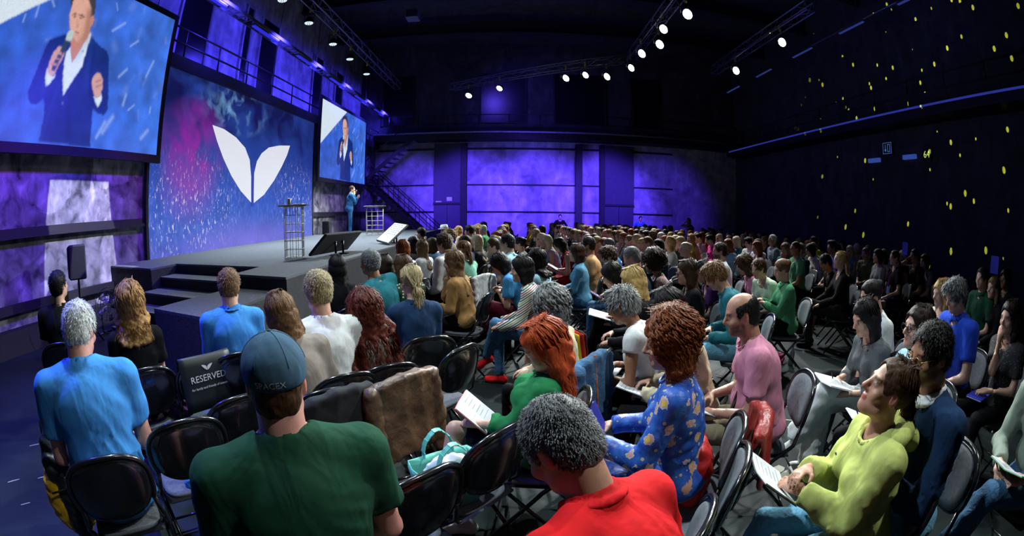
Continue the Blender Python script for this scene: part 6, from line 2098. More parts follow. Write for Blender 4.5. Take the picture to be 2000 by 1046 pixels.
{'key': 'gjack', 'head': (3.02, 4.604, 1.135), 'sex': 'f', 'hair': ('bun', 'lbrown'), 'top': ('jade', 'long', 'shirt'), 'leg': ('black', 'long'), 'az': -74, 'label': 'person in green jacket looking at a phone', 'seed': 56, 'lean': 6, 'pitch': 18, 'arms': 'phone', 'legs': 'tuck'},
{'key': 'dye', 'head': (4.668, 8.119, 1.155), 'sex': 'f', 'hair': ('long', 'auburn'), 'top': ('maroon', 'long', 'crew'), 'leg': ('black', 'long'), 'az': -80, 'label': 'person in maroon leather jacket left of the blue and white patterned shirt', 'seed': 57, 'hlen': 0.34, 'pitch': 14},
{'key': 'pat', 'head': (5.875, 9.471, 1.255), 'sex': 'm', 'hair': ('short', 'silver'), 'top': ('print', 'short', 'shirt'), 'leg': ('black', 'long'), 'az': -82, 'label': 'person in blue and white patterned shirt with crossed arms', 'seed': 58, 'arms': 'cross', 'pitch': -4, 'skin': 'tan'},
{'key': 'baldg', 'head': (4.821, 6.932, 1.235), 'sex': 'm', 'hair': ('crop', 'brown'), 'top': ('jade', 'short', 'crew'), 'leg': ('black', 'long'), 'az': -80, 'label': 'person in green shirt with a pale lanyard strap', 'seed': 59, 'skin': 'tan', 'extra': ('glasses',)},
{'key': 'yel', 'head': (6.894, 9.126, 1.335), 'sex': 'm', 'hair': ('short', 'dark'), 'top': ('yellow', 'short', 'crew'), 'leg': ('black', 'long'), 'az': -82, 'label': 'person in bright yellow T-shirt at the end of the far rows', 'seed': 60, 'beard': 0.6, 'skin': 'tan'},
{'key': 'beige', 'head': (5.868, 7.86, 1.155), 'sex': 'f', 'hair': ('bob', 'dark'), 'top': ('offwhite', 'long', 'crew'), 'leg': ('black', 'long'), 'az': -78, 'label': 'person in off-white blouse behind the green shirt', 'seed': 61, 'lean': 16, 'pitch': 22},
{'key': 'blackt', 'head': (4.587, 5.699, 1.125), 'sex': 'm', 'hair': ('short', 'black'), 'top': ('black', 'short', 'crew'), 'leg': ('black', 'shorts'), 'az': -74, 'label': 'person in black T-shirt and shorts bending over', 'seed': 62, 'lean': 24, 'pitch': 30, 'arms': 'lap', 'skin': 'tan'},
{'key': 'bpony', 'head': (4.479, 5.21, 1.205), 'sex': 'f', 'hair': ('pony', 'blonde'), 'top': ('black', 'long', 'scoop'), 'leg': ('charcoal', 'long'), 'az': -66, 'label': 'person in black scoop neck top with legs crossed', 'seed': 63, 'yaw': -6, 'pitch': -2, 'arms': 'knee', 'legs': 'cross', 'hlen': 0.3},
{'key': 'dblu', 'head': (5.891, 7.127, 1.295), 'sex': 'm', 'hair': ('thick', 'black'), 'top': ('royal', 'short', 'crew'), 'leg': ('black', 'long'), 'az': -80, 'label': 'person in blue top behind the black scoop neck top', 'seed': 64, 'beard': 0.5, 'skin': 'tan'},
{'key': 'lany', 'head': (6.329, 5.714, 1.225), 'sex': 'f', 'hair': ('lowpony', 'brown'), 'top': ('black', 'short', 'crew'), 'leg': ('navy', 'shorts'), 'az': -70, 'label': 'person in black T-shirt with lanyard in the dim right block', 'seed': 65, 'arms': 'rest', 'legs': 'wide'},
{'key': 'greyb', 'head': (6.318, 6.175, 1.205), 'sex': 'f', 'hair': ('bob', 'dark'), 'top': ('grey', 'long', 'crew'), 'leg': ('black', 'long'), 'az': -74, 'label': 'person in grey blouse behind the lanyard', 'seed': 66},
{'key': 'ltgrey', 'head': (7.114, 5.549, 1.195), 'sex': 'f', 'hair': ('bob', 'dark'), 'top': ('grey', 'short', 'crew'), 'leg': ('black', 'long'), 'az': -72, 'label': 'person in pale grey T-shirt right of the lanyard', 'seed': 67},
{'key': 'dkm2', 'head': (6.888, 5.659, 1.295), 'sex': 'm', 'hair': ('short', 'black'), 'top': ('black', 'short', 'crew'), 'leg': ('black', 'long'), 'az': -78, 'label': 'person in black behind the pale grey T-shirt', 'seed': 68, 'arms': 'raise_', 'skin': 'tan'},
{'key': 'bwc', 'head': (3.955, 2.801, 1.145), 'sex': 'f', 'hair': ('long', 'blonde'), 'top': ('offwhite', 'long', 'v'), 'leg': ('black', 'long'), 'az': -76, 'label': 'person in off-white cardigan left of the royal blue polo', 'seed': 69, 'pitch': 12, 'hlen': 0.26},
{'key': 'bpolo2', 'head': (3.256, 2.138, 1.285), 'sex': 'm', 'hair': ('thick', 'salt'), 'top': ('royal', 'short', 'polo'), 'leg': ('black', 'long'), 'az': -74, 'label': 'person in royal blue polo shirt with white piping', 'seed': 70, 'lean': 10, 'pitch': 26, 'arms': 'lap'},
{'key': 'lbrown', 'head': (5.295, 2.822, 1.165), 'sex': 'f', 'hair': ('long', 'lbrown'), 'top': ('black', 'long', 'crew'), 'leg': ('black', 'long'), 'az': -76, 'label': 'person in black beside the dark green shirt near the right edge', 'seed': 71, 'hlen': 0.44},
{'key': 'dm3', 'head': (5.303, 3.036, 1.245), 'sex': 'm', 'hair': ('short', 'black'), 'top': ('green', 'short', 'shirt'), 'leg': ('black', 'long'), 'az': -78, 'label': 'person in dark green shirt near the right edge', 'seed': 72},
{'key': 'rightback', 'head': (6.258, 3.119, 1.215), 'sex': 'f', 'hair': ('bob', 'black'), 'top': ('black', 'long', 'crew'), 'leg': ('black', 'long'), 'az': -78, 'label': 'person in black holding up a blue booklet at the right edge', 'seed': 73, 'arms': 'raise_', 'skin': 'tan'},
{'key': 'bunw2', 'head': (2.725, 2.698, 1.165), 'sex': 'f', 'hair': ('bun', 'black'), 'top': ('white', 'short', 'crew'), 'leg': ('black', 'long'), 'az': -70, 'label': 'person in white top behind the wide white trousers', 'seed': 74, 'pitch': 24, 'lean': 14},
{'key': 'lwrite', 'head': (2.322, 2.337, 1.09), 'sex': 'f', 'hair': ('long', 'black'), 'top': ('midgrey', 'roll', 'crew'), 'leg': ('white', 'long'), 'az': -80, 'label': 'person in wide white trousers writing in a pad', 'seed': 75, 'lean': 16, 'pitch': 24, 'hlen': 0.36, 'arms': 'write', 'legs': 'cross', 'loose': 0.032, 'shoe': 'white'},
{'key': 'glw', 'head': (2.247, 1.745, 1.155), 'sex': 'f', 'hair': ('bob', 'dark'), 'top': ('paleblue', 'long', 'shirt'), 'leg': ('black', 'long'), 'az': -76, 'label': 'person in pale blue shirt and dark framed glasses', 'seed': 76, 'pitch': -2, 'arms': 'write', 'extra': ('glasses',), 'legs': 'sit'},
{'key': 'glm', 'head': (1.571, 1.119, 1.235), 'sex': 'm', 'hair': ('short', 'black'), 'top': ('navy', 'long', 'shirt'), 'leg': ('denim:ltdenim', 'long'), 'az': -76, 'label': 'person in navy blazer and wire glasses holding a phone', 'seed': 77, 'lean': 8, 'pitch': 12, 'arms': 'phone', 'extra': ('glasses',), 'gl': 'gold', 'collarc': 'white', 'skin': 'tan', 'beard': 0.3},
{'key': 'hood', 'head': (1.328, 1.125, 1.12), 'sex': 'f', 'hair': ('pony', 'brown'), 'top': ('lime', 'long', 'hood'), 'leg': ('denim:ltdenim', 'long'), 'az': -68, 'label': 'person in lime hoodie looking up with a notebook', 'seed': 78, 'lean': 6, 'yaw': 6, 'pitch': -22, 'hlen': 0.42, 'arms': 'high', 'legs': 'fwd', 'puff': 0.014, 'fold': 0.0105, 'skin': 'mid', 'shoe': 'white'},
{'key': 'edge', 'head': (3.532, 1.659, 1.155), 'sex': 'f', 'hair': ('long', 'dark'), 'top': ('speckle', 'short', 'crew'), 'leg': ('black', 'long'), 'az': -78, 'label': 'person in black speckled dress resting chin on hands', 'seed': 79, 'hlen': 0.34, 'arms': 'chin', 'pitch': 6},
{'key': 'greyjk', 'head': (2.461, 0.764, 1.195), 'sex': 'm', 'hair': ('short', 'brown'), 'top': ('sage', 'long', 'crew'), 'leg': ('denim:denim', 'long'), 'az': -86, 'label': 'person in grey green sweater writing at the right edge', 'seed': 80, 'lean': 14, 'arms': 'hold', 'legs': 'cross', 'pitch': 20},
{'key': 'pinkman', 'head': (1.264, 2.324, 1.155), 'sex': 'm', 'hair': ('bald', 'black'), 'top': ('rose', 'short', 'crew'), 'leg': ('khaki', 'long'), 'az': -72, 'label': 'person in pink T-shirt writing on the aisle', 'seed': 81, 'lean': 16, 'pitch': 16, 'arms': 'write', 'belly': 1, 'beard': 0.75, 'skin': 'mid', 'bulk': 1.04},
{'key': 'auburn', 'head': (0.654, 1.852, 1.15), 'sex': 'f', 'hair': ('curly', 'auburn'), 'top': ('floral', 'long', 'crew'), 'leg': ('floral', 'skirt'), 'az': -66, 'label': 'person in blue floral dress holding a spiral notebook', 'seed': 82, 'lean': 6, 'pitch': 14, 'yaw': -6, 'curlamp': (0.0135, 6), 'hlen': 0.05, 'hwid': 0.95, 'arms': 'hold'},
{'key': 'cream', 'head': (0.904, 2.651, 1.115), 'sex': 'f', 'hair': ('wavy', 'black'), 'top': ('cream', 'long', 'scoop'), 'leg': ('black', 'long'), 'az': -66, 'label': 'person in cream blouse behind the blue floral dress', 'seed': 83, 'lean': 20, 'pitch': 26, 'hlen': 0.14, 'arms': 'write'},
{'key': 'redpolo', 'head': (0.109, 1.009, 1.13), 'sex': 'm', 'hair': ('crop', 'salt'), 'top': ('red', 'short', 'polo'), 'leg': ('black', 'long'), 'az': -40, 'label': 'person in red polo shirt bowed over a notebook', 'seed': 84, 'lean': 26, 'pitch': 44, 'yaw': -8, 'arms': 'write', 'bulk': 0.98, 'skin': 'mid'},
]

# ------------------------------------------------------------------ folding chairs


def chair_meshes():
    A, Bz = 0.210, 0.160

    def pt(r_, a, dy):
        c, s = math.cos(a), math.sin(a)
        x = A * r_ * math.copysign(abs(c) ** (2 / 2.5), c)
        z = 0.73 + Bz * r_ * math.copysign(abs(s) ** (2 / 2.5), s)
        y = -0.225 - 0.035 * (1 - (x / A) ** 2) - 0.16 * (z - 0.73) + dy
        return (x, y, z)
    n = 36

    def plate(rs, dys):
        b_ = MB()
        vs = []
        for r_, dy in zip(rs, dys):
            for i in range(n):
                vs.append(pt(r_, 2 * math.pi * i / n, dy))
        fs = [tuple(range(n))[::-1]]
        for k in range(len(rs) - 1):
            for i in range(n):
                j = (i + 1) % n
                fs.append((k * n + i, k * n + j, (k + 1) * n + j, (k + 1) * n + i))
        fs.append(tuple((len(rs) - 1) * n + i for i in range(n)))
        b_.add(vs, fs, True)
        return b_
    out = {}
    out['backrest'] = plate((0.35, 0.8, 0.97, 1.0, 0.97, 0.9, 0.4), (-0.022, -0.020, -0.014, -0.004, 0.004, 0.004, 0.002)).mesh('backrest', M_GLOSS)
    out['back_pad'] = plate((0.9, 0.91, 0.86, 0.6, 0.25), (0.002, 0.010, 0.018, 0.022, 0.022)).mesh('back_pad', M_PAD)
    b_ = MB()
    pts = [pt(1.03, a, -0.006) for a in np.linspace(R(-28), R(208), 26)]
    b_.tube(pts, 0.0135, 8)
    out['back_frame'] = b_.mesh('back_frame', M_GLOSS)
    b_ = MB()
    b_.rbox(-0.195, 0.195, -0.19, 0.21, 0.425, 0.448, 0.012)
    out['seat'] = b_.mesh('seat', M_GLOSS)
    b_ = MB()
    vs, fs = [], []
    rs = ((0.185, 0.446), (0.190, 0.452), (0.188, 0.462), (0.172, 0.470), (0.10, 0.472))
    m = 28
    for r_, z in rs:
        for i in range(m):
            a = 2 * math.pi * i / m
            c, s = math.cos(a), math.sin(a)
            vs.append((r_ * math.copysign(abs(c) ** 0.5, c), 0.01 + r_ * 1.02 * math.copysign(abs(s) ** 0.5, s), z))
    fs.append(tuple(range(m))[::-1])
    for k in range(len(rs) - 1):
        for i in range(m):
            j = (i + 1) % m
            fs.append((k * m + i, k * m + j, (k + 1) * m + j, (k + 1) * m + i))
    fs.append(tuple((len(rs) - 1) * m + i for i in range(m)))
    b_.add(vs, fs, True)
    out['seat_pad'] = b_.mesh('seat_pad', M_PAD)
    for i, sg in enumerate((-1, 1)):
        q = pt(1.03, R(208) if sg < 0 else R(-28), -0.006)
        out['leg%d' % i] = MB().tube([q, (sg * 0.213, -0.19, 0.52), (sg * 0.215, -0.08, 0.42), (sg * 0.217, 0.25, 0.012)], 0.0125, 8).mesh('leg', M_GLOSS)
        out['leg%d' % (i + 2)] = MB().tube([(sg * 0.198, 0.13, 0.43), (sg * 0.198, -0.30, 0.012)], 0.0115, 8).mesh('leg', M_GLOSS)
    out['crossbar0'] = MB().tube([(-0.215, 0.18, 0.10), (0.215, 0.18, 0.10)], 0.009, 6).mesh('crossbar', M_GLOSS)
    out['crossbar1'] = MB().tube([(-0.198, -0.24, 0.075), (0.198, -0.24, 0.075)], 0.009, 6).mesh('crossbar', M_GLOSS)
    return out


CH = chair_meshes()
NEAR_PARTS = ('backrest', 'back_pad', 'back_frame', 'seat', 'seat_pad', 'leg0', 'leg1', 'leg2', 'leg3', 'crossbar0', 'crossbar1')
FAR_PARTS = ('backrest', 'back_pad', 'seat', 'seat_pad', 'leg0', 'leg1', 'leg2', 'leg3')


def chair(x, y, rz, label, near=True):
    e = empty('folding_chair', (x, y, FLOOR), rz)
    tag(e, ' '.join(label.split()[:16]), 'chair', 'folding chairs of the audience')
    made = {}
    for p in (NEAR_PARTS if near else FAR_PARTS):
        made[p] = link(p.rstrip('0123'), CH[p], made['backrest'] if p in ('back_pad', 'back_frame') else made['seat'] if p == 'seat_pad' else e)
    return e


def put_person(sp):
    """build one individual figure and the chair below it"""
    x, y, zc = sp['head']
    D = math.sqrt(x * x + y * y + (CAM_H - zc) ** 2)
    z0 = sp.get('z0', FLOOR)
    if not sp.get('stand'):
        s = 1.0
        for _ in range(4):
            sp['s'] = s
            s = min(max(s + (zc - z0 - skeleton(sp)['hc'][2]) / 0.72, 0.82), 1.22)
        sp['s'] = s
    k, parts = make_person(sp, D)
    rz = -R(sp['az'])
    c, s_ = math.cos(rz), math.sin(rz)
    hx, hy = k['hc'][0], k['hc'][1]
    rx, ry = x - (c * hx - s_ * hy), y - (s_ * hx + c * hy)
    e = empty('person', (rx, ry, z0), rz)
    tag(e, sp['label'], 'person', sp.get('group'))
    for nm in sorted(parts, key=lambda n_: n_ == 'collar'):
        me, m = parts[nm]
        o = link(nm.rstrip('01'), me, e if nm != 'collar' else top_o)
        if nm == 'top':
            top_o = o
        if nm == 'hair' and sp.get('hairlabel'):
            o['label'] = sp['hairlabel']
    ex = sp.get('extra', ())
    if 'cap' in ex:
        add_cap(k, e, fabric('steel'), 'SPACEX')
    if 'hat' in ex:
        add_hat(k, e, fabric(sp.get('hatc', 'offwhite')))
    if 'glasses' in ex:
        add_glasses(k, e, M_BLACKMETAL if sp.get('gl') != 'gold' else mat('gold_wire', (0.6, 0.45, 0.2), 0.3, 1.0), 0.0026 if sp.get('gl') != 'gold' else 0.0016)
    if not sp.get('stand') and not sp.get('nochair'):
        chair(rx, ry, rz, 'chair of the ' + sp['label'], D < 6.5)
    return k, e, (rx, ry, rz)


PEOPLE = {}
for sp in TABLE:
    PEOPLE[sp['key']] = put_person(sp)

# ------------------------------------------------------------------ empty chairs and the things left on them


def top_at(bx, by, az, label):
    """an empty chair given the middle of its back's top edge"""
    rz = -R(az)
    c, s = math.cos(rz), math.sin(rz)
    lx, ly = 0.0, -0.285
    bx, by = bx * 0.985, by * 0.985
    x, y = bx - (c * lx - s * ly), by - (s * lx + c * ly)
    e = chair(x, y, rz, label, True)
    return Matrix.Translation((x, y, FLOOR)) @ Matrix.Rotation(rz, 4, 'Z')


def place(o, M):
    o.matrix_world = M
    return o


def soft(name, F, m, M, label, cat, parent=None):
    V, Q = F.run()
    o = link(name, qmesh(name, V, Q, m), parent)
    if parent is None:
        o.matrix_world = M
        tag(o, label, cat)
    return o


def draped(M, m, label, name='jacket', front=0.20, back=0.34, sleeves=True, seed=1, wide=0.22, cat='jacket', z1=0.91):
    """a garment hung over a chair back: collar ridge, panels before and behind, two sleeves"""
    e = empty(name)
    e.matrix_world = M
    tag(e, label, cat)
    F = Field(0.0125)
    n = 19
    for i in range(n):
        u = -1 + 2 * i / (n - 1)
        x = u * wide
        zt = z1 - 0.035 * u * u
        yb = -0.262 - 0.035 * (1 - u * u)
        F.cone((x, yb, zt), (x * 1.03, yb - 0.035, zt - back), 0.019, 0.016, 0.02)
        F.cone((x, yb + 0.03, zt), (x * 0.98, yb + 0.06, zt - front), 0.017, 0.014, 0.02)
        F.cone((x, yb, zt), (x, yb + 0.03, zt), 0.018, 0.018, 0.02)
    ph = seed * 1.7
    F.disp(lambda P: 0.009 * np.abs(np.sin(P[:, 0] * 24 + 1.2 * np.sin(P[:, 2] * 6 + ph) + ph)) ** 0.7 - 0.004 + 0.002 * wob(P, 40, ph))
    V, Q = F.run()
    link('body_panel', qmesh('body_panel', V, Q, m), e)
    if sleeves:
        for sg in (-1, 1):
            F = Field(0.0125)
            a = np.array([sg * (wide + 0.005), -0.255, z1 - 0.06])
            b = np.array([sg * (wide + 0.02), -0.285, z1 - 0.30])
            c_ = np.array([sg * (wide - 0.0), -0.30, z1 - 0.52])
            F.cone(a, b, 0.052, 0.046, 0.02)
            F.cone(b, c_, 0.046, 0.036, 0.02, cut=True)
            F.disp(lambda P: 0.0045 * np.sin(P[:, 2] * 70 + 2 * np.sin(P[:, 0] * 40 + P[:, 1] * 30 + ph)) + 0.002 * wob(P, 60, ph))
            V, Q = F.run()
            link('sleeve', qmesh('sleeve', V, Q, m), e)
    return e


M_LEATHER = mat('brown_leather', (0.10, 0.055, 0.03), 0.45, 0, 0.6, 7, 0.4, 26, 0.02)
M_REDLEA = mat('red_leather', (0.28, 0.015, 0.012), 0.4, 0, 0.3, 9, 0.35, 30, 0.02)
C1 = top_at(-1.49, 1.48, -53, 'empty folding chair with blue clothes on its seat beside the bright blue T-shirt')
C2 = top_at(-2.02, 2.35, -62, 'empty folding chair with the reserved sign on its back')
C3 = top_at(-1.37, 1.86, -56, 'empty folding chair half hidden left of the blue cap')
C4 = top_at(-0.86, 2.02, -58, 'folding chair draped in black cloth right of the blue cap')
C5 = top_at(-0.585, 2.31, -58, 'folding chair with the brown leather jacket hung on it')
C6 = top_at(-0.34, 2.97, -60, 'empty folding chair right of the brown leather jacket')
C7 = top_at(-0.54, 1.08, -50, 'empty folding chair at the bottom edge behind the dark green T-shirt')
C8 = top_at(-0.31, 1.37, -50, 'empty folding chair next to the bottom edge one, before the mint bag')
C9 = top_at(-0.04, 1.76, -52, 'empty folding chair carrying a black handbag')
C10 = top_at(0.50, 2.72, -56, 'folding chair with the blue denim jacket and striped lanyard')
C11 = top_at(1.15, 1.72, -66, 'empty folding chair with the red jacket over its back')
C12 = top_at(0.60, 1.08, -58, 'empty folding chair at the bottom edge beside the red polo shirt')
C13 = top_at(0.90, 1.42, -62, 'empty folding chair with bare grey pad between red jacket and bottom edge')
draped(C5, M_LEATHER, 'worn brown leather jacket hung over a chair back', seed=2, back=0.42)
draped(C4, mat('black_pleated_cloth', (0.003, 0.004, 0.007), 0.9, 0, 0.2), 'black pleated cloth hung over a chair back', 'cloth', 0.25, 0.40, False, 3, 0.215, 'cloth')
draped(C10, denim('denim'), 'blue denim jacket hung over a chair back', seed=4, back=0.36, wide=0.20)
draped(C11, M_REDLEA, 'dark red leather jacket hung over an aisle chair back', seed=5, back=0.24, front=0.34, wide=0.19, sleeves=False)
kx = PEOPLE['mint'][2]
draped(Matrix.Translation((kx[0], kx[1], FLOOR)) @ Matrix.Rotation(kx[2], 4, 'Z'), fabric('white'), 'white denim jacket hung over the chair of the mint cardigan', seed=6, back=0.5, wide=0.21)
# lanyard on the denim jacket
F = Field(0.006)
F.cone((-0.06, -0.30, 0.93), (-0.07, -0.345, 0.58), 0.008, 0.008, 0.004)
soft('lanyard', F, mat('striped_lanyard', (0.55, 0.12, 0.03), 0.7, 0, 0.6, 30), C10, 'orange striped lanyard lying over the denim jacket', 'lanyard')
# red bag on the aisle chair
F = Field(0.010)
F.ell((0, 0.02, 0.60), (0.15, 0.10, 0.14), None, 0.04)
F.cone((-0.12, 0.02, 0.50), (0.12, 0.02, 0.50), 0.06, 0.06, 0.05)
F.cone((-0.08, 0.0, 0.72), (0.08, 0.02, 0.74), 0.03, 0.03, 0.05)
F.disp(lambda P: 0.006 * wob(P, 42, 2.0))
soft('handbag', F, mat('red_nylon', (0.50, 0.012, 0.012), 0.5, 0, 0.15, 8, 0.3, 18, 0.02), C11, 'soft red bag standing on the chair with the red jacket', 'bag')
# reserved sheet over the chair back
e = empty('reserved_sign')
e.matrix_world = C2
tag(e, 'black sheet printed RESERVED over a chair back', 'sign')
b_ = MB()
vs, fs = [], []
prof = [(-0.232, 0.64), (-0.242, 0.76), (-0.248, 0.86), (-0.262, 0.915), (-0.285, 0.921), (-0.300, 0.908), (-0.312, 0.86), (-0.316, 0.76), (-0.314, 0.64), (-0.318, 0.56)]
for j, (y, z) in enumerate(prof):
    for i in range(9):
        u = -1 + i / 4
        vs.append((u * 0.20, y - 0.012 * (1 - u * u) + 0.004 * math.sin(u * 5 + j), z))
for j in range(len(prof) - 1):
    for i in range(8):
        a = j * 9 + i
        fs.append((a, a + 1, a + 10, a + 9))
b_.add(vs, fs, True)
o = b_.build('sheet', mat('black_satin_sheet', (0.010, 0.016, 0.018), 0.5), e)
sm = o.modifiers.new('thickness', 'SOLIDIFY')
sm.thickness = 0.002
M_INK = mat('white_print', (0.75, 0.78, 0.78), 0.7, 0, 0.02)
TB = Matrix.Translation((0, -0.3335, 0.775)) @ Matrix.Rotation(R(90), 4, 'X')
for txt, size, dz in (('RESERVED', 0.062, 0.0), ('for family and friends of season', 0.0225, -0.062)):
    tm = text_mesh(txt, size)
    tm.materials.append(M_INK)
    o = link('lettering', tm, e)
    o.matrix_local = Matrix.Translation((0, 0, dz)) @ TB
emblem('emblem', 0.085, Matrix.Translation((0, -0.3335, 0.845)) @ Matrix.Rotation(R(90), 4, 'X'), M_INK, e)
# scarf, wallet and clothes on seats
F = Field(0.010)
for a, b2, r_ in (((-0.16, -0.08, 0.52), (-0.05, 0.0, 0.53), 0.065), ((-0.05, 0.0, 0.53), (0.05, 0.08, 0.51), 0.06), ((-0.17, 0.06, 0.50), (-0.02, 0.12, 0.49), 0.045), ((-0.19, -0.04, 0.55), (-0.22, -0.10, 0.66), 0.045), ((-0.2, 0.0, 0.5), (-0.23, 0.02, 0.36), 0.05)):
    F.cone(a, b2, r_, r_ * 0.85, 0.03)
F.disp(lambda P: 0.010 * wob(P, 60, 0.4) + 0.004 * wob(P, 130, 1))
soft('scarf', F, mat('purple_wool', (0.09, 0.025, 0.085), 0.95, 0, 0.4, 40, 0.6, 160, 0.01), C2, 'crumpled purple wool scarf on the reserved chair', 'scarf')
o = MB().rbox(-0.055, 0.055, -0.04, 0.04, 0.472, 0.490, 0.006).build('wallet', mat('red_wallet', (0.55, 0.02, 0.02), 0.4))
tag(place(o, C2 @ Matrix.Translation((0.10, 0.10, 0)) @ Matrix.Rotation(R(25), 4, 'Z')), 'small red wallet on the reserved chair', 'wallet')
F = Field(0.010)
for a, b2, r_ in (((-0.06, 0.04, 0.50), (0.14, 0.02, 0.51), 0.055), ((0.0, -0.08, 0.50), (0.16, -0.05, 0.50), 0.045), ((0.02, 0.12, 0.49), (0.16, 0.10, 0.50), 0.04), ((-0.02, -0.14, 0.47), (0.02, -0.20, 0.42), 0.04)):
    F.cone(a, b2, r_, r_ * 0.9, 0.03)
F.disp(lambda P: 0.009 * np.sin(P[:, 1] * 90 + 3 * np.sin(P[:, 0] * 20)) + 0.004 * wob(P, 90, 3))
soft('folded_shirt', F, fabric('blue'), C1, 'crumpled blue shirt lying on an empty chair seat', 'shirt')
F = Field(0.010)
F.cone((-0.02, 0.02, 0.56), (0.14, 0.0, 0.57), 0.035, 0.03, 0.02)
F.cone((-0.04, 0.09, 0.55), (0.12, 0.07, 0.56), 0.03, 0.03, 0.02)
F.disp(lambda P: 0.006 * wob(P, 80, 5))
soft('folded_jacket', F, fabric('charcoal'), C1, 'dark jacket folded on top of the crumpled blue shirt', 'jacket')
# mint gift bag
e = empty('gift_bag')
e.matrix_world = Matrix.Translation((-0.30, 1.78, FLOOR)) @ Matrix.Rotation(R(35), 4, 'Z')
tag(e, 'mint green carrier bag with stiff handles on a chair seat', 'bag')
M_MINT = mat('mint_plastic', (0.14, 0.55, 0.44), 0.35, 0, 0.15, 10, 0.3, 20, 0.02)
b_ = MB()
vs, fs = [], []
for j, (z, w, d_) in enumerate(((0.474, 0.12, 0.065), (0.56, 0.135, 0.075), (0.66, 0.150, 0.080), (0.70, 0.152, 0.082))):
    for (sx, sy) in ((-1, -1), (0, -1.15), (1, -1), (1.12, 0), (1, 1), (0, 1.1), (-1, 1), (-1.1, 0)):
        vs.append((sx * w, sy * d_ + 0.006 * math.sin(j * 3 + sx * 4), z))
for j in range(3):
    for i in range(8):
        k = (i + 1) % 8
        fs.append((j * 8 + i, j * 8 + k, j * 8 + 8 + k, j * 8 + 8 + i))
fs.append(tuple(range(7, -1, -1)))
b_.add(vs, fs, True)
o = b_.build('bag_body', M_MINT, e)
sm = o.modifiers.new('thickness', 'SOLIDIFY')
sm.thickness = 0.003
for sy in (-0.078, 0.078):
    pts = [(0.075 * math.cos(a), sy, 0.69 + 0.13 * math.sin(a)) for a in np.linspace(0, math.pi, 13)]
    b_ = MB()
    for (p0, p1) in zip(pts, pts[1:]):
        n_ = Vector((p0[0], 0, p0[2] - 0.69)).normalized()
        b_.add([(p0[0], sy - 0.016, p0[2]), (p1[0], sy - 0.016, p1[2]), (p1[0], sy + 0.016, p1[2]), (p0[0], sy + 0.016, p0[2])], [(0, 1, 2, 3)])
    o = b_.build('handle', M_MINT, e)
    sm = o.modifiers.new('thickness', 'SOLIDIFY')
    sm.thickness = 0.004
F = Field(0.010)
F.ell((0, 0, 0.66), (0.11, 0.055, 0.06), None, 0.02)
F.disp(lambda P: 0.010 * wob(P, 60, 1))
V, Q = F.run()
link('tissue', qmesh('tissue', V, Q, M_PAPER), e)
# black handbag with a chain
e = empty('handbag')
e.matrix_world = C9 @ Matrix.Translation((0.0, 0.02, 0))
tag(e, 'small black handbag with a gold chain on an empty chair', 'bag')
MB().rbox(-0.11, 0.11, -0.04, 0.04, 0.472, 0.60, 0.02).build('bag_body', M_GLOSS, e)
M_GOLD = mat('gold_chain', (0.7, 0.5, 0.22), 0.25, 1.0, 0.05)
MB().tube([(-0.10, 0.05, 0.60), (-0.14, 0.08, 0.50), (-0.08, 0.12, 0.478), (0.05, 0.13, 0.477), (0.13, 0.09, 0.482), (0.10, 0.04, 0.60)], 0.004, 6).build('chain', M_GOLD, e)
MB().box(-0.02, 0.02, 0.04, 0.046, 0.52, 0.55).build('clasp', M_GOLD, e)
# yellow and black backpack at the left
sx, sy, sr = PEOPLE['silver'][2]
e = empty('backpack')
e.matrix_world = Matrix.Translation((-2.22, 1.03, 0.18)) @ Matrix.Rotation(R(65), 4, 'Z')
tag(e, 'yellow and black backpack hanging beside the bright blue T-shirt', 'backpack')
for nm, m, prims in (('side_panel', mat('yellow_nylon', (0.72, 0.42, 0.01), 0.5, 0, 0.15, 8, 0.3, 18, 0.02), [((0.0, 0.02, 0.20), (0.145, 0.11, 0.24))]),
                     ('front_panel', mat('black_nylon', (0.01, 0.012, 0.013), 0.45, 0, 0.2, 8, 0.3, 20, 0.02), [((0.0, -0.065, 0.19), (0.062, 0.06, 0.25)), ((0.0, -0.09, 0.08), (0.06, 0.05, 0.08))]),
                     ('top_flap', MATS['black_nylon'], [((-0.01, -0.02, 0.40), (0.085, 0.08, 0.10)), ((-0.02, 0.0, 0.50), (0.05, 0.05, 0.08))])):
    F = Field(0.010)
    for c_, r_ in prims:
        F.ell(c_, r_, None, 0.03)
    F.disp(lambda P: 0.006 * wob(P, 48, 2))
    V, Q = F.run()
    link(nm, qmesh(nm, V, Q, m), e)
for x in (-0.06, 0.07):
    MB().tube([(x, 0.10, 0.40), (x, 0.16, 0.30), (x, 0.16, 0.16), (x, 0.11, 0.06)], 0.012, 6).build('strap', MATS['black_nylon'], e)
MB().tube([(-0.03, 0.02, 0.56), (-0.02, 0.03, 0.63), (0.02, 0.03, 0.63), (0.03, 0.02, 0.56)], 0.008, 6).build('grab_handle', MATS['black_nylon'], e)
MB().tube([(-0.10, -0.09, 0.30), (0.0, -0.15, 0.33), (0.1, -0.10, 0.30)], 0.006, 5).build('buckle_strap', MATS['black_nylon'], e)
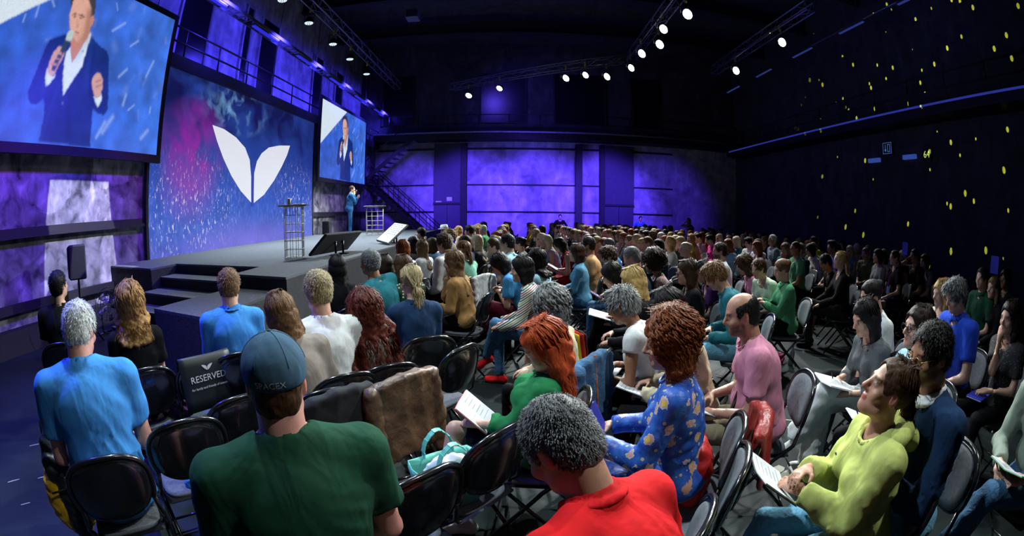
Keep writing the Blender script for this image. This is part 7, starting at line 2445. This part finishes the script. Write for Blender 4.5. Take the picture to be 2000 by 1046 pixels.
# bottle and pink cloth in the aisle
e = empty('water_bottle', (3.45, 4.79, FLOOR))
tag(e, 'clear plastic water bottle standing in the aisle by the green jacket', 'bottle')
MB().lathe([(0.030, 0), (0.036, 0.01), (0.036, 0.17), (0.015, 0.215), (0.014, 0.235)], 16).build('bottle_body', mat('pale_plastic', (0.45, 0.5, 0.55), 0.2), e)
MB().lathe([(0.016, 0.235), (0.016, 0.255), (0.012, 0.257)], 12).build('bottle_cap', mat('blue_cap', (0.1, 0.2, 0.5), 0.4), e)
F = Field(0.012)
F.ell((3.30, 4.90, -0.01), (0.10, 0.08, 0.07), None, 0.02)
F.disp(lambda P: 0.012 * wob(P, 45, 3))
soft('pouch', F, mat('magenta_nylon', (0.6, 0.02, 0.22), 0.6), Matrix.Identity(4), 'bright magenta pouch on the floor by the water bottle', 'pouch')
F = Field(0.012)
F.ell((0, 0.0, 0.12), (0.13, 0.09, 0.12), None, 0.03)
F.disp(lambda P: 0.010 * wob(P, 40, 4))
soft('tote_bag', F, mat('olive_canvas', (0.22, 0.24, 0.05), 0.8), C6 @ Matrix.Translation((0.05, 0.05, 0)), 'olive yellow bag under the chair right of the leather jacket', 'bag')


# ------------------------------------------------------------------ things held in hands


def local(key):
    k, e, (x, y, rz) = PEOPLE[key]
    return Matrix.Translation((x, y, FLOOR)) @ Matrix.Rotation(rz, 4, 'Z')


M_NAVYC = mat('navy_cover', (0.012, 0.014, 0.16), 0.5, 0, 0.1)
M_BLUEC = mat('blue_cover', (0.02, 0.03, 0.45), 0.45, 0, 0.1)
M_INKB = mat('grey_handwriting', (0.25, 0.26, 0.32), 0.8)


def notebook(M, label, cover, w=0.16, h=0.22, open_=False, spiral=False, emb=False, lines=True):
    e = empty('notebook')
    e.matrix_world = M
    tag(e, label, 'notebook')
    if open_:
        for sg in (-1, 1):
            q = Matrix.Rotation(R(-7 * sg), 4, 'Y')
            a, b2 = (0, w) if sg > 0 else (-w, 0)
            MB().rbox(a, b2, -h / 2, h / 2, 0, 0.007, 0.001, q).build('page_block', M_PAPER, e)
            MB().box(a - 0.003, b2 + 0.003, -h / 2 - 0.003, h / 2 + 0.003, -0.003, 0.0, q).build('cover', cover, e)
            if lines:
                b_ = MB()
                for i in range(6):
                    y = h / 2 - 0.03 - i * 0.026
                    b_.box(a + 0.015, b2 - 0.015 - (i * 37 % 5) * 0.012, y, y + 0.0025, 0.0072, 0.0076, q)
                b_.build('handwriting', M_INKB, e)
    else:
        MB().rbox(-w / 2, w / 2, -h / 2, h / 2, 0.002, 0.012, 0.001).build('page_block', M_PAPER, e)
        cv = MB().box(-w / 2 - 0.003, w / 2 + 0.003, -h / 2 - 0.003, h / 2 + 0.003, 0.012, 0.0145).build('cover', cover, e)
        MB().box(-w / 2 - 0.003, w / 2 + 0.003, -h / 2 - 0.003, h / 2 + 0.003, -0.0005, 0.002).build('back_cover', cover, e)
        if emb:
            emblem('emblem', min(w, h) * 0.42, Matrix.Translation((0, 0, 0.0146)), M_INK, cv)
    if spiral:
        b_ = MB()
        for i in range(14):
            y = -h / 2 + 0.012 + i * (h - 0.024) / 13
            b_.tube([(-w / 2 + 0.010 * math.cos(a) - 0.002, y, 0.006 + 0.009 * math.sin(a)) for a in np.linspace(0, 2 * math.pi, 9)[:-1]], 0.0012, 4, close=True)
        b_.build('spiral_binding', mat('white_wire', (0.7, 0.7, 0.75), 0.4), e)
    return e


def pen(M, label, m):
    e = empty('pen')
    e.matrix_world = M
    tag(e, label, 'pen')
    MB().lathe([(0.0012, -0.03), (0.004, -0.018), (0.0042, 0.095), (0.003, 0.10)], 8).build('barrel', m, e)
    MB().lathe([(0.0046, 0.06), (0.0046, 0.10), (0.002, 0.103)], 8).build('pen_cap', M_DARK, e)
    return e


def phone(M, label, on_=False):
    e = empty('phone')
    e.matrix_world = M
    tag(e, label, 'phone')
    MB().rbox(-0.036, 0.036, -0.075, 0.075, 0, 0.009, 0.003).build('phone_case', M_DARK, e)
    MB().box(-0.032, 0.032, -0.069, 0.069, 0.009, 0.0094).build('phone_screen', emitmat('phone_lit', (0.25, 0.35, 0.8), 0.7) if on_ else M_GLOSS, e)
    return e


def RX(a):
    return Matrix.Rotation(R(a), 4, 'X')


def RY(a):
    return Matrix.Rotation(R(a), 4, 'Y')


def RZ(a):
    return Matrix.Rotation(R(a), 4, 'Z')


def TR(*p):
    return Matrix.Translation(p)


def hand(key, i, off=(0, 0, 0)):
    k = PEOPLE[key][0]
    d, n, sd = hand_frame(k, i, next(s for s in TABLE if s['key'] == key))
    p = k['wr'][i] + d * 0.09 + n * 0.02
    return TR(p[0] + off[0], p[1] + off[1], p[2] + off[2])


M_WHITEPEN = mat('white_pen', (0.75, 0.78, 0.8), 0.4)
notebook(local('hood') @ hand('hood', 0, (0.03, 0.06, 0.0)) @ RZ(10) @ RX(35), 'open white notebook on the lap of the lime hoodie', M_DARK, 0.13, 0.20, True)
pen(local('hood') @ hand('hood', 1) @ RX(-40) @ RY(35), 'white pen held by the lime hoodie wearer', M_WHITEPEN)
notebook(local('auburn') @ TR(-0.02, 0.42, 0.80) @ RZ(0) @ RX(62), 'blue spiral notebook with white emblem held above the floral dress', M_BLUEC, 0.21, 0.15, False, True, True)
notebook(local('redpolo') @ TR(-0.10, 0.42, 0.72) @ RZ(-20) @ RX(35), 'navy spiral notebook under the hands of the red polo wearer', M_NAVYC, 0.16, 0.22, False, True)
notebook(local('redh') @ TR(0.02, 0.30, 0.74) @ RX(40), 'red covered notebook with white pages on the green blouse lap', mat('red_cover', (0.45, 0.02, 0.02), 0.5), 0.13, 0.20, True)
notebook(local('pinkman') @ TR(-0.02, 0.40, 0.67) @ RX(15), 'open notebook on the lap of the pink T-shirt wearer', M_DARK, 0.12, 0.18, True)
pen(local('pinkman') @ hand('pinkman', 1) @ RX(-30) @ RY(30), 'dark pen held by the pink T-shirt wearer', M_DARK)
notebook(local('lwrite') @ TR(-0.02, 0.42, 0.72) @ RX(14), 'white writing pad on the wide white trousers', M_PAPER, 0.14, 0.20, True)
pen(local('lwrite') @ hand('lwrite', 1) @ RX(-15) @ RY(15), 'white pen held over the wide white trousers', M_WHITEPEN)
notebook(local('glw') @ TR(-0.03, 0.40, 0.70) @ RX(20), 'white paper pad held by the pale blue shirt wearer', M_PAPER, 0.12, 0.18, True)
pen(local('glw') @ hand('glw', 1) @ RX(-30) @ RY(30), 'black pen held by the pale blue shirt wearer', M_DARK)
phone(local('glm') @ hand('glm', 0, (0.02, 0.04, 0.02)) @ RX(40), 'phone held by the navy blazer wearer')
phone(local('gjack') @ hand('gjack', 1, (-0.03, 0.03, 0.03)) @ RX(50), 'phone held up by the green jacket wearer')
phone(local('cap') @ TR(0.30, 0.16, 0.475) @ RZ(20), 'lit phone on the seat beside the dark green T-shirt', True)
notebook(local('pixie') @ TR(0.02, 0.42, 0.68) @ RX(18), 'white papers on the lap of the bent white blouse', M_PAPER, 0.16, 0.23, True)
notebook(local('seq') @ TR(0.0, 0.46, 0.72) @ RX(14), 'open notebook under the hand of the sequin jacket wearer', M_DARK, 0.16, 0.23, True)
notebook(local('sidep') @ TR(0.0, 0.44, 0.70) @ RX(30), 'purple notebook of the dark purple jacket wearer', mat('purple_cover', (0.06, 0.01, 0.20), 0.4), 0.15, 0.21, False, False, True)
notebook(local('redd') @ TR(0.0, 0.44, 0.78) @ RX(30), 'dark notebook held by the red dress wearer', M_NAVYC, 0.15, 0.21, True)
notebook(local('greyjk') @ TR(0.0, 0.42, 0.76) @ RX(20), 'green edged notebook of the grey green sweater wearer', mat('green_cover', (0.05, 0.35, 0.08), 0.5), 0.13, 0.18, True)
pen(local('greyjk') @ hand('greyjk', 1) @ RX(-30) @ RY(25), 'white pen held by the grey green sweater wearer', M_WHITEPEN)
notebook(local('edge') @ TR(0.0, 0.34, 0.665) @ RZ(20), 'blue booklet with white print on the speckled dress lap', M_BLUEC, 0.15, 0.21, False, False, True)
notebook(local('cream') @ TR(0.0, 0.42, 0.68) @ RX(15), 'open white notebook on the cream blouse lap', M_DARK, 0.14, 0.2, True)
notebook(local('dots') @ TR(0.02, 0.40, 0.69) @ RX(15), 'white paper before the green polka dot blouse', M_PAPER, 0.13, 0.2, True)
for key, lab in (('dkm2', 'blue booklet held up in the dim right block behind the pale grey T-shirt'), ('rightback', 'blue booklet held up near the right edge')):
    notebook(local(key) @ TR(0.12, 0.28, 1.46) @ RX(90) @ RZ(180), lab, M_BLUEC, 0.17, 0.22, False, False, True)
# glowing wristband and watch
k = PEOPLE['greyjk'][0]
e = empty('wristwatch')
e.matrix_world = local('greyjk')
tag(e, 'dark steel wristwatch on the right edge sweater sleeve', 'watch')
w_ = k['wr'][0] * 0.94 + k['el'][0] * 0.06
ax_ = Vector(k['wr'][0] - k['el'][0]).to_track_quat('Z', 'Y').to_matrix().to_4x4()
MB().lathe([(0.033, -0.012), (0.036, -0.01), (0.036, 0.01), (0.033, 0.012)], 18, Matrix.Translation(Vector(w_)) @ ax_).build('strap', M_STEEL, e)
MB().lathe([(0.020, 0.0), (0.020, 0.008), (0.016, 0.010)], 16, Matrix.Translation(Vector(w_) + Vector((0, 0, 0.034)))).build('dial', M_GLOSS, e)
# lanyard with badge
for key, lab in (('lany', 'purple lanyard with badge over a black T-shirt'), ('baldg', 'pale lanyard strap over the green shirt')):
    k = PEOPLE[key][0]
    e = empty('lanyard')
    e.matrix_world = local(key)
    tag(e, lab, 'lanyard')
    nb, J2, f2 = k['neck'], k['J'][2], k['fr'][2][:, 1]
    for sg in (-1, 1):
        MB().tube([nb + np.array([sg * 0.07, -0.01, 0.02]), J2 + f2 * 0.165 + np.array([sg * 0.05, 0, 0.09]), J2 + f2 * 0.165 + np.array([0, 0.0, -0.10])], 0.006, 5).build('strap', mat('lanyard_' + key, (0.30, 0.06, 0.35) if key == 'lany' else (0.5, 0.55, 0.5), 0.7), e)
    p = J2 + f2 * 0.17 + np.array([0, 0, -0.16])
    MB().rbox(p[0] - 0.045, p[0] + 0.045, p[1] - 0.002, p[1] + 0.002, p[2] - 0.06, p[2] + 0.06, 0.001).build('badge', mat('badge_blue', (0.1, 0.2, 0.5), 0.5), e)
# red and yellow striped scarf on the cream jacket
k = PEOPLE['greyc'][0]
e = empty('striped_scarf')
e.matrix_world = local('greyc')
tag(e, 'red and yellow striped scarf on the cream jacket shoulder', 'scarf')
for j, cn in enumerate(('yellow', 'red', 'orange', 'maroon')):
    F = Field(0.009)
    o_ = np.array([0.02 * j, -0.01 * j, 0])
    F.cone(k['sh'][1] + np.array([-0.05, 0.03, 0.058]) + o_ * 0.9, k['sh'][1] + np.array([-0.02, -0.09, 0.0]) + o_ * 0.9, 0.013, 0.012, 0.01)
    F.cone(k['sh'][1] + np.array([-0.02, -0.09, 0.0]) + o_ * 0.9, k['sh'][1] + np.array([-0.02, -0.13, -0.22]) + o_ * 0.9, 0.012, 0.012, 0.01)
    V, Q = F.run()
    link('stripe', qmesh('stripe', V, Q, fabric(cn)), e)

# ------------------------------------------------------------------ the speaker and people standing at the back
SPEAKER = dict(key='speaker', head=(-5.85, 15.85, 1.62), sex='m', hair=('short', 'brown'), top=('steelblue', 'long', 'shirt'), leg=('steelblue', 'long'), az=70, stand=True, arms='speak', z0=SZ, pitch=2, yaw=8,
               label='person in bright blue suit standing on the stage with a microphone', seed=501, collarc='white', shoe='brown', s=1.07, puff=0.006)
PAL['steelblue'] = (0.018, 0.085, 0.22)
STANDING = [
    dict(key='st1', head=(2.15, 23.0, 1.62), sex='m', hair=('short', 'black'), top=('black', 'long', 'crew'), leg=('black', 'long'), az=180, stand=True, arms='pockets', label='person in black standing before the violet back wall', seed=502),
    dict(key='st2', head=(6.1, 22.4, 1.6), sex='m', hair=('short', 'black'), top=('blue', 'short', 'crew'), leg=('black', 'long'), az=180, stand=True, arms='pockets', label='person in blue standing before the far door bay', seed=503),
    dict(key='st3', head=(7.6, 19.6, 1.62), sex='f', hair=('long', 'honey'), top=('bw_stripes', 'short', 'crew'), leg=('black', 'long'), az=-100, stand=True, arms='camera', label='person with camera standing behind the far rows', seed=504),
]


def put_standing(sp):
    sp['s'] = sp.get('s', 1.0)
    PEOPLE[sp['key']] = put_person(sp)


put_standing(SPEAKER)
for sp in STANDING:
    put_standing(sp)
k, e, (x, y, rz) = PEOPLE['speaker']
sh = empty('microphone')
sh.matrix_world = TR(x, y, SZ) @ RZ(math.degrees(rz))
tag(sh, 'hand-held microphone at the mouth of the blue suited speaker', 'microphone')
p = Vector(k['wr'][1]) + Vector((-0.02, 0.06, 0.04))
h_ = Vector(k['hc'] + k['hm'] @ np.array([0.0, 0.16, -0.06]))
MB().tube([p - (h_ - p) * 0.4, h_], [0.013, 0.019], 10).build('mic_body', M_DARK, sh)
MB().lathe([(0.012, -0.02), (0.025, -0.005), (0.026, 0.015), (0.012, 0.03)], 12, Matrix.Translation(h_)).build('mic_head', M_STEEL, sh)
# white shirt front of the suit
F = Field(0.012)
J2, f2, u2 = k['J'][2], k['fr'][2][:, 1], k['fr'][2][:, 2]
F.cone(k['neck'] + f2 * 0.06, J2 + f2 * 0.118 - u2 * 0.10, 0.05, 0.022, 0.01)
V, Q = F.run()
link('shirt_front', qmesh('shirt_front', V, Q, fabric('white')), e)

# ------------------------------------------------------------------ the far rows: shared figures, individual people
VAR = []
vr = random.Random(21)
for i in range(16):
    f = i % 5 < 3
    st = (('long', 'bob', 'pony', 'wavy', 'bun', 'curly', 'long', 'bob', 'lowpony', 'long', 'wavy', 'bun') if f else ('short', 'thick', 'short', 'crop', 'bald', 'short', 'thick', 'crop'))[i % (12 if f else 8)]
    sp = dict(sex='f' if f else 'm', hair=(st, 'brown'), top=('grey', vr.choice(('short', 'long', 'short', 'long', 'none') if f else ('short', 'long')), 'crew'), leg=('black', 'long'),
              lean=vr.uniform(2, 18), yaw=vr.uniform(-14, 18), pitch=vr.uniform(-8, 20), arms=vr.choice(('lap', 'write', 'cross', 'rest', 'lap', 'chin')), legs=vr.choice(('sit', 'cross', 'tuck', 'crossl')),
              hlen=vr.uniform(0.12, 0.3), seed=700 + i, s=vr.uniform(0.96, 1.03) if f else vr.uniform(1.0, 1.06))
    k, parts = make_person(sp, 9.0, True)
    VAR.append((sp, k, parts))
SLEEVE = dict(short='T-shirt', long='long sleeved top', none='sleeveless top')
CN = {'black': 'black', 'charcoal': 'charcoal', 'white': 'white', 'offwhite': 'off-white', 'cream': 'cream', 'grey': 'grey', 'midgrey': 'dark grey', 'beige': 'beige', 'navy': 'navy', 'blue': 'blue', 'sky': 'sky blue', 'paleblue': 'pale blue',
      'teal': 'teal', 'green': 'dark green', 'mint': 'mint', 'olive': 'olive', 'jade': 'green', 'mustard': 'mustard', 'red': 'red', 'maroon': 'maroon', 'rose': 'dusty pink', 'purple': 'plum', 'lilac': 'lilac', 'tan': 'tan', 'bw_stripes': 'black and white striped', 'palegreen': 'pale green', 'denim:ltdenim': 'light denim'}
heads = [(s['head'][0], s['head'][1], s['head'][2]) for s in TABLE]


def angs(x, y, z):
    d = math.hypot(x, y)
    return math.atan2(x, y), math.atan2(z - CAM_H, d), d


cand = []
cr = random.Random(5)
for r_ in range(11):
    X = -1.35 + r_ * 0.95
    for c_ in range(27):
        Y = 6.6 + c_ * 0.56 + 0.28 * (r_ % 2)
        cand.append((X + cr.uniform(-0.06, 0.06), Y + cr.uniform(-0.05, 0.05)))
chosen = []
for (X, Y) in cand:
    a, el, d = angs(X, Y, 1.17)
    if d < 6.6 or Y > 21.2 or X < -1.9 + 0.02 * Y or Y > 24 - 0.6 * max(0, X):
        continue
    if X > 5.2 and Y > 12.5 and cr.random() < 0.5:
        continue
    if X > 2.0 and d < 8.6 and math.degrees(a) > 20:
        continue
    if any(math.hypot(X - h[0], Y - h[1]) < 0.46 for h in heads):
        continue
    chosen.append((d, X, Y, a, el))
chosen.sort()
seen = [(angs(*h)[0], angs(*h)[1], angs(*h)[2]) for h in heads]
lead = list(seen)
fill = []
for (d, X, Y, a, el) in chosen:
    hid = any(d2 < d and abs(a2 - a) < 0.075 / d2 and e2 + 0.03 / d2 > el + 0.10 / d for a2, e2, d2 in seen)
    if hid or any(d < d2 and abs(a2 - a) < 0.17 / d and el + 0.12 / d > e2 - 0.05 / d2 for a2, e2, d2 in lead):
        continue
    fill.append((d, X, Y))
    seen.append((a, el, d))
fill = fill[:190]
used = {}
PLACE = []
pr = random.Random(77)
fc = list(CN)
hw_f = ['dark', 'brown', 'lbrown', 'blonde', 'black', 'honey', 'auburn', 'ash', 'platinum']
hw_m = ['dark', 'brown', 'black', 'salt', 'lbrown', 'silver', 'brown']


def rowname(X):
    r_ = int(round((X + 1.35) / 0.95))
    return ('first', 'second', 'third', 'fourth', 'fifth', 'sixth', 'seventh', 'eighth', 'ninth', 'tenth', 'eleventh')[min(max(r_, 0), 10)]


for n, (d, X, Y) in enumerate(fill):
    vi = pr.randrange(len(VAR))
    sp, k, parts = VAR[vi]
    tc = pr.choice(fc)
    if sp['top'][1] == 'none' and tc.startswith('denim'):
        tc = 'white'
    hcol = pr.choice(hw_f if sp['sex'] == 'f' else hw_m)
    skin = pr.choice(('fair', 'fair', 'mid', 'mid', 'tan', 'pink'))
    az = -92 - min(max(X, 0), 6) * 1.5 + pr.uniform(-10, 10)
    rz = -R(az)
    c, s = math.cos(rz), math.sin(rz)
    hx, hy = k['hc'][0], k['hc'][1]
    x, y = X - (c * hx - s * hy), Y - (s * hx + c * hy)
    zone = 'near the middle' if Y < 10.5 else 'toward the back wall' if Y > 15 else 'half way back'
    lab = 'person in %s %s, %s row, %s' % (CN[tc], SLEEVE[sp['top'][1]], rowname(X), zone)
    PLACE.append([lab, x, y, rz, vi, tc, hcol, skin, d, X, Y])
labs = {}
for q in PLACE:
    labs.setdefault(q[0], []).append(q)
for lab, qs in labs.items():
    if len(qs) > 1:
        qs.sort(key=lambda q: q[10])
        for i, q in enumerate(qs):
            q[0] = lab + ', ' + (('nearer one', 'farther one') if len(qs) == 2 else ('nearest one', 'middle one', 'farthest one', 'last one'))[min(i, 3)]
for lab, x, y, rz, vi, tc, hcol, skin, d, X, Y in PLACE:
    e = empty('person', (x, y, FLOOR), rz)
    tag(e, lab, 'person', 'audience members in the far rows')
    for nm, (me, m) in VAR[vi][2].items():
        o = link(nm, me, e)
        mm = {'body': lambda: skinmat(skin), 'hair': lambda: hairmat(hcol), 'top': lambda: clothmat(tc)}.get(nm)
        if mm:
            o.material_slots[0].link = 'OBJECT'
            o.material_slots[0].material = mm()
    chair(x, y, rz, 'chair of the ' + lab, False)
